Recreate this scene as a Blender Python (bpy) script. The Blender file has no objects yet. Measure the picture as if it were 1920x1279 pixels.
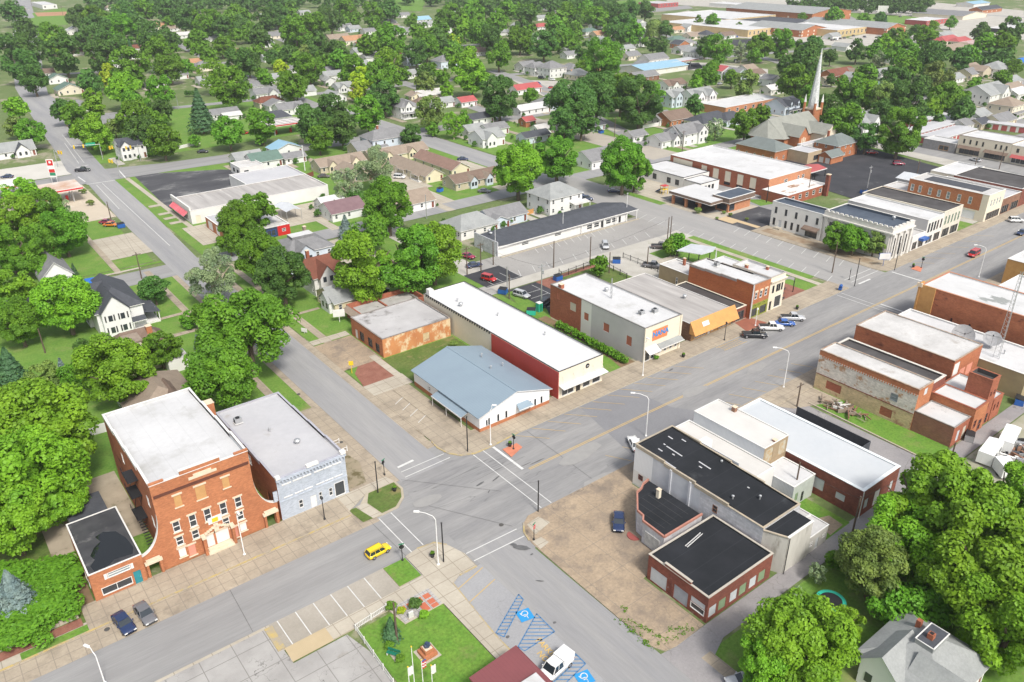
import bpy, bmesh, math, random
import numpy as np
from mathutils import Vector, Matrix
S = bpy.context.scene
COL = S.collection
R = math.radians
# ---------------------------------------------------------------- camera, sky, sun, exposure
CAM_H = 82.0
F_PX, PITCH, ROLL, YAW = 1503.63, 0.467663, -0.00709007, 0.91317400   # of the 1920 px wide photograph
_d = Vector((math.cos(YAW) * math.cos(PITCH), math.sin(YAW) * math.cos(PITCH), -math.sin(PITCH)))
_r0 = Vector((math.sin(YAW), -math.cos(YAW), 0)); _u0 = _r0.cross(_d)
_r = _r0 * math.cos(ROLL) + _u0 * math.sin(ROLL)
_u = -_r0 * math.sin(ROLL) + _u0 * math.cos(ROLL)
cam = bpy.data.cameras.new('camera'); cam_o = bpy.data.objects.new('camera', cam); COL.objects.link(cam_o)
cam.sensor_width = 36; cam.lens = F_PX / 1920 * 36; cam.clip_start = 1; cam.clip_end = 9000
m_ = Matrix((( _r.x, _u.x, -_d.x, 0), (_r.y, _u.y, -_d.y, 0), (_r.z, _u.z, -_d.z, CAM_H), (0, 0, 0, 1)))
cam_o.matrix_world = m_
S.camera = cam_o
SUN_EL, SUN_AZ = R(50), R(262)          # azimuth of the sun's position measured from +X ccw (-Y side, a little -X)
w = bpy.data.worlds.new('World'); S.world = w; w.use_nodes = True
nt = w.node_tree; bg = nt.nodes['Background']
sk = nt.nodes.new('ShaderNodeTexSky'); sk.sky_type = 'NISHITA'; sk.sun_disc = False
sk.sun_elevation = SUN_EL; sk.sun_rotation = R(90) - SUN_AZ
sk.air_density = 1.3; sk.dust_density = 3.5; sk.ozone_density = 1.0
hs = nt.nodes.new('ShaderNodeHueSaturation'); hs.inputs['Saturation'].default_value = .45; nt.links.new(sk.outputs[0], hs.inputs['Color']); nt.links.new(hs.outputs[0], bg.inputs[0]); bg.inputs[1].default_value = 0.125
sl = bpy.data.lights.new('sun', 'SUN'); so = bpy.data.objects.new('sun', sl); COL.objects.link(so)
sl.energy = 2.5; sl.angle = R(11); sl.color = (1, .955, .88)
sd = Vector((math.cos(SUN_AZ) * math.cos(SUN_EL), math.sin(SUN_AZ) * math.cos(SUN_EL), math.sin(SUN_EL)))
so.rotation_euler = sd.to_track_quat('Z', 'Y').to_euler()
S.view_settings.view_transform = 'Standard'; S.view_settings.look = 'None'
S.view_settings.exposure = 0.6; S.view_settings.gamma = 1
# ---------------------------------------------------------------- surveying helpers: a pixel of the photograph to a point of the town
def gp(px, py, z=0.0):
 v = _d * F_PX + _r * (px - 960) - _u * (py - 639.5)
 t = (z - CAM_H) / v.z
 return (v.x * t, v.y * t)
def wall_pt(face, c, px, py):            # point of a wall plane: face S/N -> y=c gives (x,z), W/E -> x=c gives (y,z)
 v = _d * F_PX + _r * (px - 960) - _u * (py - 639.5)
 if face in 'SN':
  t = c / v.y; return (v.x * t, CAM_H + v.z * t)
 t = c / v.x; return (v.y * t, CAM_H + v.z * t)
def dist(x, y): return math.sqrt(x * x + y * y + CAM_H * CAM_H)
# ---------------------------------------------------------------- tagging
def tag(o, label=None, cat=None, group=None, kind=None):
 if label: o['label'] = label
 if cat: o['category'] = cat
 if group: o['group'] = group
 if kind: o['kind'] = kind
 return o
def empty(name, loc=(0, 0, 0), rz=0, label=None, cat=None, group=None):
 o = bpy.data.objects.new(name, None); COL.objects.link(o); o.location = loc; o.rotation_euler = (0, 0, rz)
 o.empty_display_size = .2
 return tag(o, label, cat, group)
KIDS = {}
def obj(name, me, parent=None):
 o = bpy.data.objects.new(name, me); COL.objects.link(o)
 if parent is not None:
  o.parent = parent; KIDS.setdefault(parent.name, []).append(o)
 return o
def copy_tree(o, parent=None):
 c = o.copy(); COL.objects.link(c); c.parent = parent
 if parent is not None: KIDS.setdefault(parent.name, []).append(c)
 for k in KIDS.get(o.name, []): copy_tree(k, c)
 return c
# ---------------------------------------------------------------- mesh builder
class MB:
 def __init__(s): s.v = []; s.f = []; s.m = []; s.mats = []
 def mi(s, mat):
  if mat not in s.mats: s.mats.append(mat)
  return s.mats.index(mat)
 def face(s, pts, mat):
  n = len(s.v); s.v += [tuple(p) for p in pts]; s.f.append(tuple(range(n, n + len(pts)))); s.m.append(s.mi(mat))
 def box(s, x0, y0, z0, x1, y1, z1, mat, top=None, bottom=True):
  n = len(s.v)
  s.v += [(x0,y0,z0),(x1,y0,z0),(x1,y1,z0),(x0,y1,z0),(x0,y0,z1),(x1,y0,z1),(x1,y1,z1),(x0,y1,z1)]
  k = s.mi(mat); fs = [(0,1,5,4),(1,2,6,5),(2,3,7,6),(3,0,4,7),(4,5,6,7)] + ([(3,2,1,0)] if bottom else [])
  for i, f in enumerate(fs):
   s.f.append(tuple(n + q for q in f)); s.m.append(s.mi(top) if (i == 4 and top is not None) else k)
 def obox(s, c, ax, L, W, z0, z1, mat, top=None):      # oriented box: centre, axis angle, length, width
  ca, sa = math.cos(ax), math.sin(ax)
  P = [(c[0] + ca*a*L/2 - sa*b*W/2, c[1] + sa*a*L/2 + ca*b*W/2) for a, b in ((-1,-1),(1,-1),(1,1),(-1,1))]
  s.prism(P, z0, z1, mat, top)
 def prism(s, P, z0, z1, mat, top=None, bottom=True):
  A = sum(P[i][0]*P[(i+1) % len(P)][1] - P[(i+1) % len(P)][0]*P[i][1] for i in range(len(P)))
  if A < 0: P = P[::-1]
  n = len(s.v); N = len(P); k = s.mi(mat)
  s.v += [(p[0], p[1], z0) for p in P] + [(p[0], p[1], z1) for p in P]
  for i in range(N):
   j = (i + 1) % N; s.f.append((n+i, n+j, n+N+j, n+N+i)); s.m.append(k)
  s.f.append(tuple(n+N+i for i in range(N))); s.m.append(s.mi(top) if top is not None else k)
  if bottom: s.f.append(tuple(n+i for i in reversed(range(N)))); s.m.append(k)
 def tube(s, p0, p1, r0, r1, mat, n=8, cap=True):
  p0, p1 = Vector(p0), Vector(p1); d = (p1 - p0).normalized()
  a = d.orthogonal().normalized(); b = d.cross(a); k = s.mi(mat); q = len(s.v)
  for p, r in ((p0, r0), (p1, r1)):
   for i in range(n):
    t = 2*math.pi*i/n; s.v.append(tuple(p + (a*math.cos(t) + b*math.sin(t))*r))
  for i in range(n):
   j = (i+1) % n; s.f.append((q+i, q+j, q+n+j, q+n+i)); s.m.append(k)
  if cap:
   s.f.append(tuple(q+n+i for i in range(n))); s.m.append(k)
   s.f.append(tuple(q+i for i in reversed(range(n)))); s.m.append(k)
 def path(s, pts, rs, mat, n=8):
  for i in range(len(pts)-1): s.tube(pts[i], pts[i+1], rs[i], rs[i+1], mat, n, cap=(i == len(pts)-2))
 def lathe(s, prof, mat, n=12, c=(0, 0, 0)):
  q = len(s.v); k = s.mi(mat)
  for r, z in prof:
   for i in range(n):
    t = 2*math.pi*i/n; s.v.append((c[0] + r*math.cos(t), c[1] + r*math.sin(t), c[2] + z))
  for j in range(len(prof)-1):
   for i in range(n):
    i2 = (i+1) % n; s.f.append((q+j*n+i, q+j*n+i2, q+(j+1)*n+i2, q+(j+1)*n+i)); s.m.append(k)
  s.f.append(tuple(q+(len(prof)-1)*n+i for i in range(n))); s.m.append(k)
 def mesh(s, name, smooth=False):
  me = bpy.data.meshes.new(name); me.from_pydata(s.v, [], s.f)
  for mt in s.mats: me.materials.append(mt)
  me.polygons.foreach_set('material_index', s.m)
  if smooth: me.polygons.foreach_set('use_smooth', [True]*len(s.f))
  me.update(); return me
 def build(s, name, parent=None, smooth=False, off=(0, 0, 0)):
  if off != (0, 0, 0): s.v = [(a-off[0], b-off[1], c-off[2]) for a, b, c in s.v]
  return obj(name, s.mesh(name, smooth), parent)
# ---------------------------------------------------------------- materials
MATS = {}
def lin(c):
 return tuple((x/12.92 if x <= .04045 else ((x+.055)/1.055)**2.4) for x in c)
def rgb(r, g, b): return lin((r/255, g/255, b/255))
def M(name, c1, c2=None, scale=.5, rough=.85, c3=None, s3=.15, t3=.55, w3=.08, bump=0, spec=.3, metal=0, coord='world',
  stretch=None, stripes=None, brick=None, crack=None, joints=None, fine=None):
 """noise-blended surface. c3: blotches; stripes=(axis,period,depth); brick=(w,h,mortar); crack=(scale,colour,width); joints=(size,colour)"""
 if name in MATS: return MATS[name]
 m = bpy.data.materials.new(name); m.use_nodes = True; n = m.node_tree.nodes; L = m.node_tree.links
 b = n['Principled BSDF']; b.inputs['Roughness'].default_value = rough; b.inputs['Metallic'].default_value = metal
 b.inputs['Specular IOR Level'].default_value = spec
 if coord == 'world': P = n.new('ShaderNodeNewGeometry').outputs['Position']
 else: P = n.new('ShaderNodeTexCoord').outputs['Object']
 if stretch:
  mp = n.new('ShaderNodeMapping'); mp.inputs['Scale'].default_value = stretch; L.new(P, mp.inputs[0]); PS = mp.outputs[0]
 else: PS = P
 def noise(sc, det=6, rg=.6, src=None):
  t = n.new('ShaderNodeTexNoise'); t.inputs['Scale'].default_value = sc; t.inputs['Detail'].default_value = det
  t.inputs['Roughness'].default_value = rg; L.new(src or PS, t.inputs['Vector']); return t.outputs['Fac']
 def ramp(f, a, bb):
  r = n.new('ShaderNodeMapRange'); r.inputs['From Min'].default_value = a; r.inputs['From Max'].default_value = bb
  L.new(f, r.inputs['Value']); return r.outputs['Result']
 def mix(f, A, B, mode='MIX'):
  x = n.new('ShaderNodeMix'); x.data_type = 'RGBA'; x.blend_type = mode
  if isinstance(f, float): x.inputs[0].default_value = f
  else: L.new(f, x.inputs[0])
  for k, q in ((6, A), (7, B)):
   if isinstance(q, tuple): x.inputs[k].default_value = (*q[:3], 1)
   else: L.new(q, x.inputs[k])
  return x.outputs[2]
 c2 = c2 or tuple(x*.82 for x in c1)
 col = mix(ramp(noise(scale), .32, .68), c1, c2)
 if fine:       # fine grain multiply
  col = mix(1.0, col, mix(ramp(noise(fine[0], 3, .7), .3, .7), (1-fine[1],)*3, (1+fine[1]*.6,)*3), 'MULTIPLY')
 if brick:
  sx = n.new('ShaderNodeSeparateXYZ'); L.new(P, sx.inputs[0])
  ad = n.new('ShaderNodeMath'); L.new(sx.outputs[0], ad.inputs[0]); L.new(sx.outputs[1], ad.inputs[1])
  cb = n.new('ShaderNodeCombineXYZ'); L.new(ad.outputs[0], cb.inputs[0]); L.new(sx.outputs[2], cb.inputs[1])
  bt = n.new('ShaderNodeTexBrick'); L.new(cb.outputs[0], bt.inputs['Vector'])
  bt.inputs['Scale'].default_value = 1; bt.inputs['Brick Width'].default_value = brick[0]; bt.inputs['Row Height'].default_value = brick[1]
  bt.inputs['Mortar Size'].default_value = brick[1]*.12
  bt.inputs['Color1'].default_value = (1.12, 1.1, 1.1, 1); bt.inputs['Color2'].default_value = (.82, .82, .82, 1)
  mo = brick[2]; bt.inputs['Mortar'].default_value = (mo, mo, mo, 1)
  col = mix(1.0, col, bt.outputs['Color'], 'MULTIPLY')
 if c3:
  col = mix(ramp(noise(s3, 8, .68), t3, t3+w3), col, c3)
 if stripes:
  sx = n.new('ShaderNodeSeparateXYZ'); L.new(P, sx.inputs[0])
  if stripes[0] == 'xy':
   ad = n.new('ShaderNodeMath'); L.new(sx.outputs[0], ad.inputs[0]); L.new(sx.outputs[1], ad.inputs[1]); src = ad.outputs[0]
  else: src = sx.outputs['XYZ'.index(stripes[0].upper())]
  md = n.new('ShaderNodeMath'); md.operation = 'MULTIPLY'; L.new(src, md.inputs[0]); md.inputs[1].default_value = 1/stripes[1]
  fr = n.new('ShaderNodeMath'); fr.operation = 'FRACT'; L.new(md.outputs[0], fr.inputs[0])
  gt = n.new('ShaderNodeMath'); gt.operation = 'LESS_THAN'; L.new(fr.outputs[0], gt.inputs[0]); gt.inputs[1].default_value = stripes[3] if len(stripes) > 3 else .25
  col = mix(gt.outputs[0], col, mix(1.0, col, (stripes[2],)*3, 'MULTIPLY'))
 if joints:
  sx = n.new('ShaderNodeSeparateXYZ'); L.new(P, sx.inputs[0]); hit = None
  for ax in (0, 1):
   md = n.new('ShaderNodeMath'); md.operation = 'MULTIPLY'; L.new(sx.outputs[ax], md.inputs[0]); md.inputs[1].default_value = 1/joints[0]
   fr = n.new('ShaderNodeMath'); fr.operation = 'FRACT'; L.new(md.outputs[0], fr.inputs[0])
   gt = n.new('ShaderNodeMath'); gt.operation = 'LESS_THAN'; L.new(fr.outputs[0], gt.inputs[0]); gt.inputs[1].default_value = .07/joints[0]*1.6
   if hit:
    mx = n.new('ShaderNodeMath'); mx.operation = 'MAXIMUM'; L.new(hit, mx.inputs[0]); L.new(gt.outputs[0], mx.inputs[1]); hit = mx.outputs[0]
   else: hit = gt.outputs[0]
  col = mix(hit, col, mix(.65, col, joints[1]))
 if crack:
  vw = n.new('ShaderNodeVectorMath'); vw.operation = 'ADD'; L.new(PS, vw.inputs[0])
  tn = n.new('ShaderNodeTexNoise'); tn.inputs['Scale'].default_value = crack[0]*2.2; tn.inputs['Detail'].default_value = 4; L.new(PS, tn.inputs['Vector'])
  sc = n.new('ShaderNodeVectorMath'); sc.operation = 'SCALE'; L.new(tn.outputs['Color'], sc.inputs[0]); sc.inputs['Scale'].default_value = .9/crack[0]
  L.new(sc.outputs[0], vw.inputs[1])
  vo = n.new('ShaderNodeTexVoronoi'); vo.feature = 'DISTANCE_TO_EDGE'; vo.inputs['Scale'].default_value = crack[0]; L.new(vw.outputs[0], vo.inputs['Vector'])
  f = ramp(vo.outputs['Distance'], crack[2], 0.0)
  msk = ramp(noise(crack[0]*.45, 3, .5), .42, .6)
  ml = n.new('ShaderNodeMath'); ml.operation = 'MULTIPLY'; L.new(f, ml.inputs[0]); L.new(msk, ml.inputs[1])
  col = mix(ml.outputs[0], col, crack[1])
 L.new(col, b.inputs['Base Color'])
 if bump:
  bp = n.new('ShaderNodeBump'); bp.inputs['Strength'].default_value = bump; bp.inputs['Distance'].default_value = .05
  L.new(noise(scale*8 if scale > .2 else 4.0, 4), bp.inputs['Height']); L.new(bp.outputs[0], b.inputs['Normal'])
 m.diffuse_color = (*c1, 1); MATS[name] = m; return m
def P_(name, c, rough=.5, spec=.5, metal=0, coat=0):
 if name in MATS: return MATS[name]
 m = M(name, c, tuple(x*.93 for x in c), 1.5, rough, spec=spec, metal=metal, coord='object')
 if coat: m.node_tree.nodes['Principled BSDF'].inputs['Coat Weight'].default_value = coat
 return m
ASPH = M('aged_asphalt', (.225,.222,.222), (.285,.282,.278), .35, .9, c3=(.20,.20,.205), s3=.05, t3=.58, w3=.15, stretch=(.07,1,1), fine=(3.0,.10))
ASPH_ST = M('main_street_asphalt', (.205,.203,.206), (.285,.28,.275), .3, .9, c3=(.175,.172,.178), s3=.12, t3=.56, w3=.1, stretch=(.12,1,1), fine=(3.0,.12), crack=(.07,(.15,.15,.15),.004))
ASPH_N = M('north_street_asphalt', (.235,.235,.245), (.31,.305,.30), .25, .9, stretch=(1,.06,1), fine=(3.0,.08))
ASPH_DK = M('sealed_asphalt', (.04,.042,.048), (.062,.062,.07), .15, .92, spec=.15, c3=(.15,.15,.15), s3=.09, t3=.62, w3=.1, fine=(2,.12))
ASPH_OLD = M('worn_black_asphalt', (.045,.045,.052), (.09,.09,.095), .12, .85, c3=(.22,.22,.215), s3=.12, t3=.54, w3=.12, stretch=(.5,1,1))
CONC = M('tan_concrete', (.40,.34,.26), (.29,.245,.19), .16, .9, c3=(.19,.16,.125), s3=.22, t3=.53, w3=.22, fine=(2.5,.12), joints=(1.8,(.20,.17,.14)))
CONC_APR = M('stained_concrete_apron', (.385,.30,.21), (.28,.22,.16), .16, .9, c3=(.19,.155,.125), s3=.2, t3=.47, w3=.2, fine=(2.5,.2), joints=(6.1,(.2,.17,.14)), crack=(.11,(.13,.11,.09),.006))
CONC_LT = M('pale_concrete', (.44,.40,.33), (.36,.32,.26), .15, .9, fine=(2.5,.07), joints=(2.4,(.2,.17,.13)))
CONC_PK = M('parking_concrete', (.36,.33,.285), (.28,.255,.215), .14, .9, c3=(.2,.175,.14), s3=.2, t3=.6, w3=.2, fine=(2.5,.08))
CONC_CR = M('cracked_grey_concrete', (.37,.36,.345), (.28,.27,.26), .25, .9, joints=(4.2,(.14,.13,.12)), crack=(.3,(.09,.085,.08),.012), c3=(.26,.24,.21), s3=.2, t3=.62, w3=.1)
GRAVEL = M('gravel_lot', (.46,.44,.40), (.36,.34,.30), .15, .95, fine=(4,.15), c3=(.28,.28,.2), s3=.1, t3=.62, w3=.1)
ALLEY = M('alley_asphalt', (.29,.275,.275), (.22,.21,.215), .15, .9, fine=(3,.1), crack=(.2,(.12,.11,.1),.015), c3=(.36,.34,.32), s3=.2, t3=.6, w3=.12)
GRASS = M('mown_grass', (.10,.21,.03), (.15,.25,.045), .25, .95, c3=(.24,.225,.10), s3=.11, t3=.55, w3=.2, fine=(2.2,.28), bump=.3)
GRASS_B = M('bright_lawn', (.095,.215,.026), (.14,.25,.036), .4, .95, fine=(2.4,.3), bump=.4, c3=(.19,.20,.07), s3=.22, t3=.54, w3=.2)
GRASS_D = M('rough_grass', (.07,.13,.022), (.13,.16,.045), .3, .95, c3=(.24,.19,.09), s3=.2, t3=.56, w3=.12, fine=(2,.3), bump=.4)
GROUND = M('town_ground', (.10,.155,.045), (.15,.185,.07), .05, .95, c3=(.27,.25,.18), s3=.05, t3=.55, w3=.06, fine=(.6,.25))
BRICKPAVE = M('brick_paving', (.21,.085,.06), (.28,.13,.095), .6, .9, fine=(4,.2))
KERB_Y = M('yellow_kerb_paint', (.45,.34,.12), (.33,.28,.20), .8, .8, c3=(.32,.28,.22), s3=.7, t3=.5, w3=.08)
KERB = M('kerb_concrete', (.42,.37,.29), (.33,.29,.22), .5, .9)
LINE_W = M('white_road_paint', (.62,.62,.60), (.5,.5,.49), .9, .8)
LINE_Y = M('yellow_road_paint', (.52,.35,.12), (.42,.32,.17), .6, .8)
LINE_B = M('blue_road_paint', (.05,.17,.36), (.12,.22,.36), 1.2, .8)
TAR = M('black_tar', (.03,.03,.03), None, 1, .6)
DIRT = M('brown_dirt', (.22,.15,.09), (.16,.11,.06), .4, .95, c3=(.10,.14,.04), s3=.3, t3=.55, w3=.1)
BR_OR = M('orange_brick', (.455,.185,.088), (.37,.145,.07), .35, .9, brick=(.42,.16,.9), fine=(2.5,.14))
BR_RED = M('red_brick', (.36,.125,.07), (.29,.10,.06), .3, .9, brick=(.42,.16,.95), fine=(2.5,.16))
BR_STN = M('stained_brick', (.42,.155,.078), (.33,.115,.06), .3, .9, c3=(.16,.055,.035), s3=.25, t3=.58, w3=.1, stretch=(1,1,2), brick=(.42,.16,1.0), fine=(2,.15))
BR_DK = M('dark_red_brick', (.23,.075,.05), (.16,.06,.045), .35, .9, brick=(.42,.16,1.1), c3=(.3,.2,.17), s3=.3, t3=.64, w3=.08, fine=(2,.18))
BR_BRN = M('brown_brick', (.20,.105,.07), (.27,.15,.10), .5, .9, brick=(.42,.16,1.0), fine=(2.5,.2))
BR_PEEL = M('peeling_orange_stucco', (.52,.235,.095), (.42,.17,.07), .4, .9, c3=(.60,.47,.30), s3=.35, t3=.5, w3=.08, stretch=(1,1,.8))
PEEL_W = M('peeling_white_wall', (.68,.64,.58), (.6,.56,.5), .3, .9, c3=(.40,.24,.14), s3=.5, t3=.545, w3=.07, stretch=(1,1,1.4), fine=(1.3,.2), brick=(.42,.16,.97))
PEEL_Y = M('peeling_cream_wall', (.58,.46,.27), (.52,.40,.24), .3, .9, c3=(.36,.2,.13), s3=.4, t3=.55, w3=.06, fine=(1.2,.2), brick=(.42,.16,.97))
BLOCK_W = M('white_painted_block', (.60,.60,.62), (.47,.48,.51), .35, .9, brick=(.8,.4,.92), c3=(.28,.27,.26), s3=.3, t3=.63, w3=.06, stretch=(1,1,.5), fine=(1.5,.12))
STUC_G = M('grey_stucco', (.47,.46,.45), (.42,.41,.405), .2, .9, stripes=('z',.45,.93,.06))
STUC_W = M('white_stucco', (.66,.645,.61), (.60,.585,.55), .2, .9)
STUC_C = M('cream_stucco', (.68,.62,.50), (.63,.57,.46), .15, .9, fine=(1.5,.04))
PAINT_BL = M('pale_blue_painted_brick', (.42,.46,.52), (.36,.40,.46), .4, .9, brick=(.42,.16,.97), c3=(.5,.42,.35), s3=.5, t3=.66, w3=.05)
MET_W = M('white_ribbed_metal', (.74,.75,.76), (.70,.71,.72), .2, .5, stripes=('xy',.3,.86,.2), spec=.4)
MET_G = M('pale_ribbed_metal', (.55,.57,.59), (.48,.5,.53), .3, .55, stripes=('xy',.25,.8,.25), spec=.4)
MET_R = M('red_ribbed_metal', (.42,.055,.045), (.36,.05,.04), .2, .55, stripes=('xy',.45,.75,.15), spec=.4)
MET_BL = M('blue_grey_metal_roof', (.225,.29,.345), (.21,.27,.325), .3, .45, stripes=('x',.45,.9,.12), spec=.5)
SID_W = M('white_siding', (.70,.70,.69), (.64,.64,.63), .4, .7, stripes=('z',.22,.9,.2))
SID_BL = M('pale_blue_siding', (.55,.61,.68), (.5,.56,.63), .4, .7, stripes=('z',.22,.9,.2))
SID_C = M('cream_siding', (.66,.60,.44), (.62,.56,.40), .4, .7, stripes=('z',.22,.9,.2))
SID_T = M('tan_siding', (.50,.44,.33), (.45,.39,.29), .4, .7, stripes=('z',.22,.9,.2))
WHITE = M('white_wall_paint', (.68,.67,.65), (.60,.59,.57), .25, .8)
TRIM = M('white_trim', (.68,.67,.65), (.62,.61,.59), 1, .6)
STONE = M('cream_cut_stone', (.66,.55,.42), (.58,.48,.36), 1, .8)
R_WH = M('white_membrane_roof', (.56,.56,.565), (.48,.48,.485), .10, .8, fine=(1.2,.05), stripes=('x',2.4,.93,.04), c3=(.37,.365,.35), s3=.16, t3=.53, w3=.22)
R_WHD = M('dirty_white_roof', (.54,.53,.52), (.42,.41,.40), .2, .7, c3=(.33,.30,.27), s3=.25, t3=.56, w3=.14, fine=(1.5,.08))
R_WHP = M('patched_white_roof', (.56,.56,.56), (.47,.47,.47), .3, .7, c3=(.26,.27,.26), s3=.14, t3=.61, w3=.03, stretch=(1,.6,1))
R_WHR = M('rust_streaked_roof', (.70,.68,.66), (.6,.58,.56), .3, .7, c3=(.26,.13,.06), s3=.2, t3=.55, w3=.06, stretch=(.5,1.4,1))
R_GR = M('grey_membrane_roof', (.46,.46,.475), (.41,.41,.43), .15, .8, fine=(1,.04), c3=(.36,.34,.33), s3=.2, t3=.64, w3=.1)
R_GRW = M('weathered_grey_roof', (.42,.40,.385), (.28,.265,.255), .35, .85, stretch=(1.6,.16,1), c3=(.5,.48,.46), s3=.3, t3=.58, w3=.1)
R_BK = M('black_membrane_roof', (.017,.019,.022), (.026,.028,.033), .2, .92, spec=.12, c3=(.045,.048,.052), s3=.15, t3=.62, w3=.1, stripes=('y',3.2,1.5,.025))
R_BKS = M('black_roof_silvered', (.05,.045,.045), (.09,.085,.085), .2, .8, c3=(.6,.6,.6), s3=.8, t3=.72, w3=.02)
R_WET = M('damp_black_roof', (.03,.031,.036), (.07,.07,.075), .25, .6, c3=(.15,.145,.145), s3=.3, t3=.55, w3=.12, spec=.4)
R_SPOT = M('spotted_grey_roof', (.44,.43,.43), (.34,.33,.33), .15, .85, c3=(.12,.11,.10), s3=.16, t3=.57, w3=.12)
SH_GR = M('grey_shingles', (.22,.22,.225), (.17,.17,.175), .6, .9, fine=(3,.15), coord='object')
SH_DK = M('dark_slate_shingles', (.075,.08,.095), (.055,.06,.07), .6, .85, fine=(3,.15), coord='object')
SH_LT = M('light_grey_shingles', (.30,.31,.305), (.235,.245,.245), .3, .9, fine=(3,.12), coord='object', c3=(.2,.2,.19), s3=.3, t3=.6, w3=.15)
SH_BR = M('brown_shingles', (.20,.145,.115), (.155,.11,.085), .5, .9, fine=(3,.18), coord='object')
SH_TN = M('tan_shingles', (.29,.235,.185), (.24,.19,.15), .5, .9, fine=(3,.15), coord='object')
SH_RD = M('red_brown_shingles', (.20,.075,.05), (.15,.06,.04), .5, .9, fine=(3,.18), coord='object')
SH_GN = M('green_shingles', (.12,.19,.16), (.10,.155,.13), .5, .9, fine=(3,.12), coord='object')
SH_OR = M('orange_tile', (.42,.23,.13), (.35,.19,.11), .5, .9, fine=(3,.15), coord='object')
SH_AW = M('cedar_shingle_awning', (.58,.30,.10), (.50,.25,.09), .6, .85, stripes=('z',.25,.85,.2))
MAROON = M('maroon_metal_roof', (.20,.065,.07), (.18,.06,.065), .4, .6, stripes=('x',.5,.9,.1))
REDM = M('red_metal', (.40,.09,.09), (.33,.08,.08), .4, .6)
BLUEM = M('light_blue_metal_roof', (.22,.38,.50), (.26,.42,.53), .4, .5, stripes=('x',.6,.9,.1), coord='object')
BLUED = M('bright_blue_roof', (.02,.12,.45), (.03,.15,.5), .4, .5)
GLASS = P_('window_glass', (.035,.042,.05), .08, .8)
GLASS_L = P_('pale_window_glass', (.22,.26,.27), .15, .7)
BOARD = M('plywood_board', (.50,.29,.12), (.43,.24,.10), 1, .85)
BOARD_G = M('grey_board', (.52,.54,.56), (.44,.46,.48), 1, .85)
BOARD_T = M('tan_board', (.52,.46,.38), (.45,.4,.33), 1, .85)
PINK = M('pink_board', (.62,.26,.19), (.55,.23,.17), 1, .85)
GREENB = M('green_board', (.22,.30,.18), (.18,.25,.15), 1, .85)
OLIVE = M('olive_green_paint', (.25,.27,.05), (.2,.22,.04), 1, .7)
STEEL = P_('galvanised_steel', (.48,.49,.5), .45, .5, .6)
DKMET = P_('black_metal', (.018,.018,.02), .5, .5)
WOODP = M('weathered_pole_wood', (.13,.095,.07), (.09,.065,.05), 2, .9, coord='object')
WHMET = P_('white_metal', (.75,.75,.74), .45, .5)
REDP = P_('red_paint', (.50,.02,.02), .4, .5)
BLUEP = P_('blue_paint', (.02,.10,.36), .4, .5)
GREENP = P_('green_paint', (.02,.20,.10), .4, .5)
TEALP = P_('teal_plastic', (.03,.42,.30), .5, .5)
YELP = P_('yellow_paint', (.70,.48,.02), .4, .5)
TIRE = P_('tyre_rubber', (.015,.015,.016), .8, .3)
HUB = P_('wheel_alloy', (.4,.4,.42), .3, .5, .7)
CGLASS = P_('car_glass', (.02,.028,.035), .05, .8)
LAMP = P_('headlight_lens', (.75,.75,.72), .1, .7)
TAILL = P_('tail_light_lens', (.35,.01,.01), .2, .6)
# ================================================================ GROUND, ROADS, PAVEMENTS
_sl = [0]
def slab(name, pts, z, mat, z0=None, side=None, kind='structure', px=False):
 _sl[0] += 1; z += _sl[0]*.00012
 if px: pts = [gp(*p) for p in pts]
 b = MB()
 if z0 is None:
  A = sum(pts[i][0]*pts[(i+1) % len(pts)][1] - pts[(i+1) % len(pts)][0]*pts[i][1] for i in range(len(pts)))
  if A < 0: pts = pts[::-1]
  b.face([(x, y, z) for x, y in pts], mat)
 else: b.prism(pts, z0, z, side or mat, mat, bottom=False)
 o = b.build(name); o['kind'] = kind; return o
def rect(x0, y0, x1, y1): return [(x0, y0), (x1, y0), (x1, y1), (x0, y1)]
def ribbon(pts, wd):
 out = []; back = []
 for i, p in enumerate(pts):
  a = pts[max(0, i-1)]; c = pts[min(len(pts)-1, i+1)]
  dx, dy = c[0]-a[0], c[1]-a[1]; l = math.hypot(dx, dy) or 1; nx, ny = -dy/l*wd/2, dx/l*wd/2
  out.append((p[0]+nx, p[1]+ny)); back.append((p[0]-nx, p[1]-ny))
 return out + back[::-1]
def arc(cx, cy, r, a0, a1, n=8):
 return [(cx + r*math.cos(R(a0 + (a1-a0)*i/n)), cy + r*math.sin(R(a0 + (a1-a0)*i/n))) for i in range(n+1)]
slab('ground', rect(-3000, -1500, 5000, 6000), -.06, GROUND)
slab('street_base', rect(-90, 77, 420, 98), -.01, CONC_LT)
slab('lawn', rect(-60, 103, 51, 225), .0, GRASS)
slab('lawn', rect(-60, 232, 50.5, 340), .0, GRASS)
slab('lawn', rect(63, 131, 113, 215), .0, GRASS)
slab('lawn', rect(60, -30, 200, 43), .0, GRASS)
slab('lawn', rect(63, 226, 186, 340), .0, GRASS)
slab('lawn', rect(200, 226, 250, 340), .0, GRASS)
slab('lawn', rect(262, 160, 345, 300), .0, GRASS)
slab('lawn', rect(64, 360, 200, 470), .0, GRASS)
slab('lawn', rect(-40, 98, 5, 130), .01, GRASS_D)
ZR, ZP, ZK = .03, .05, .16
slab('main_street', rect(-90, 82.3, 51, 91.9), ZR, ASPH)
slab('main_street', [(51, 77.8), (60.8, 77.8), (63, 78.4), (420, 78.4), (420, 97.9), (63, 97.9), (62.6, 98.5), (52.4, 98.5), (51, 91.9)], ZR+.004, ASPH_ST)
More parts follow.
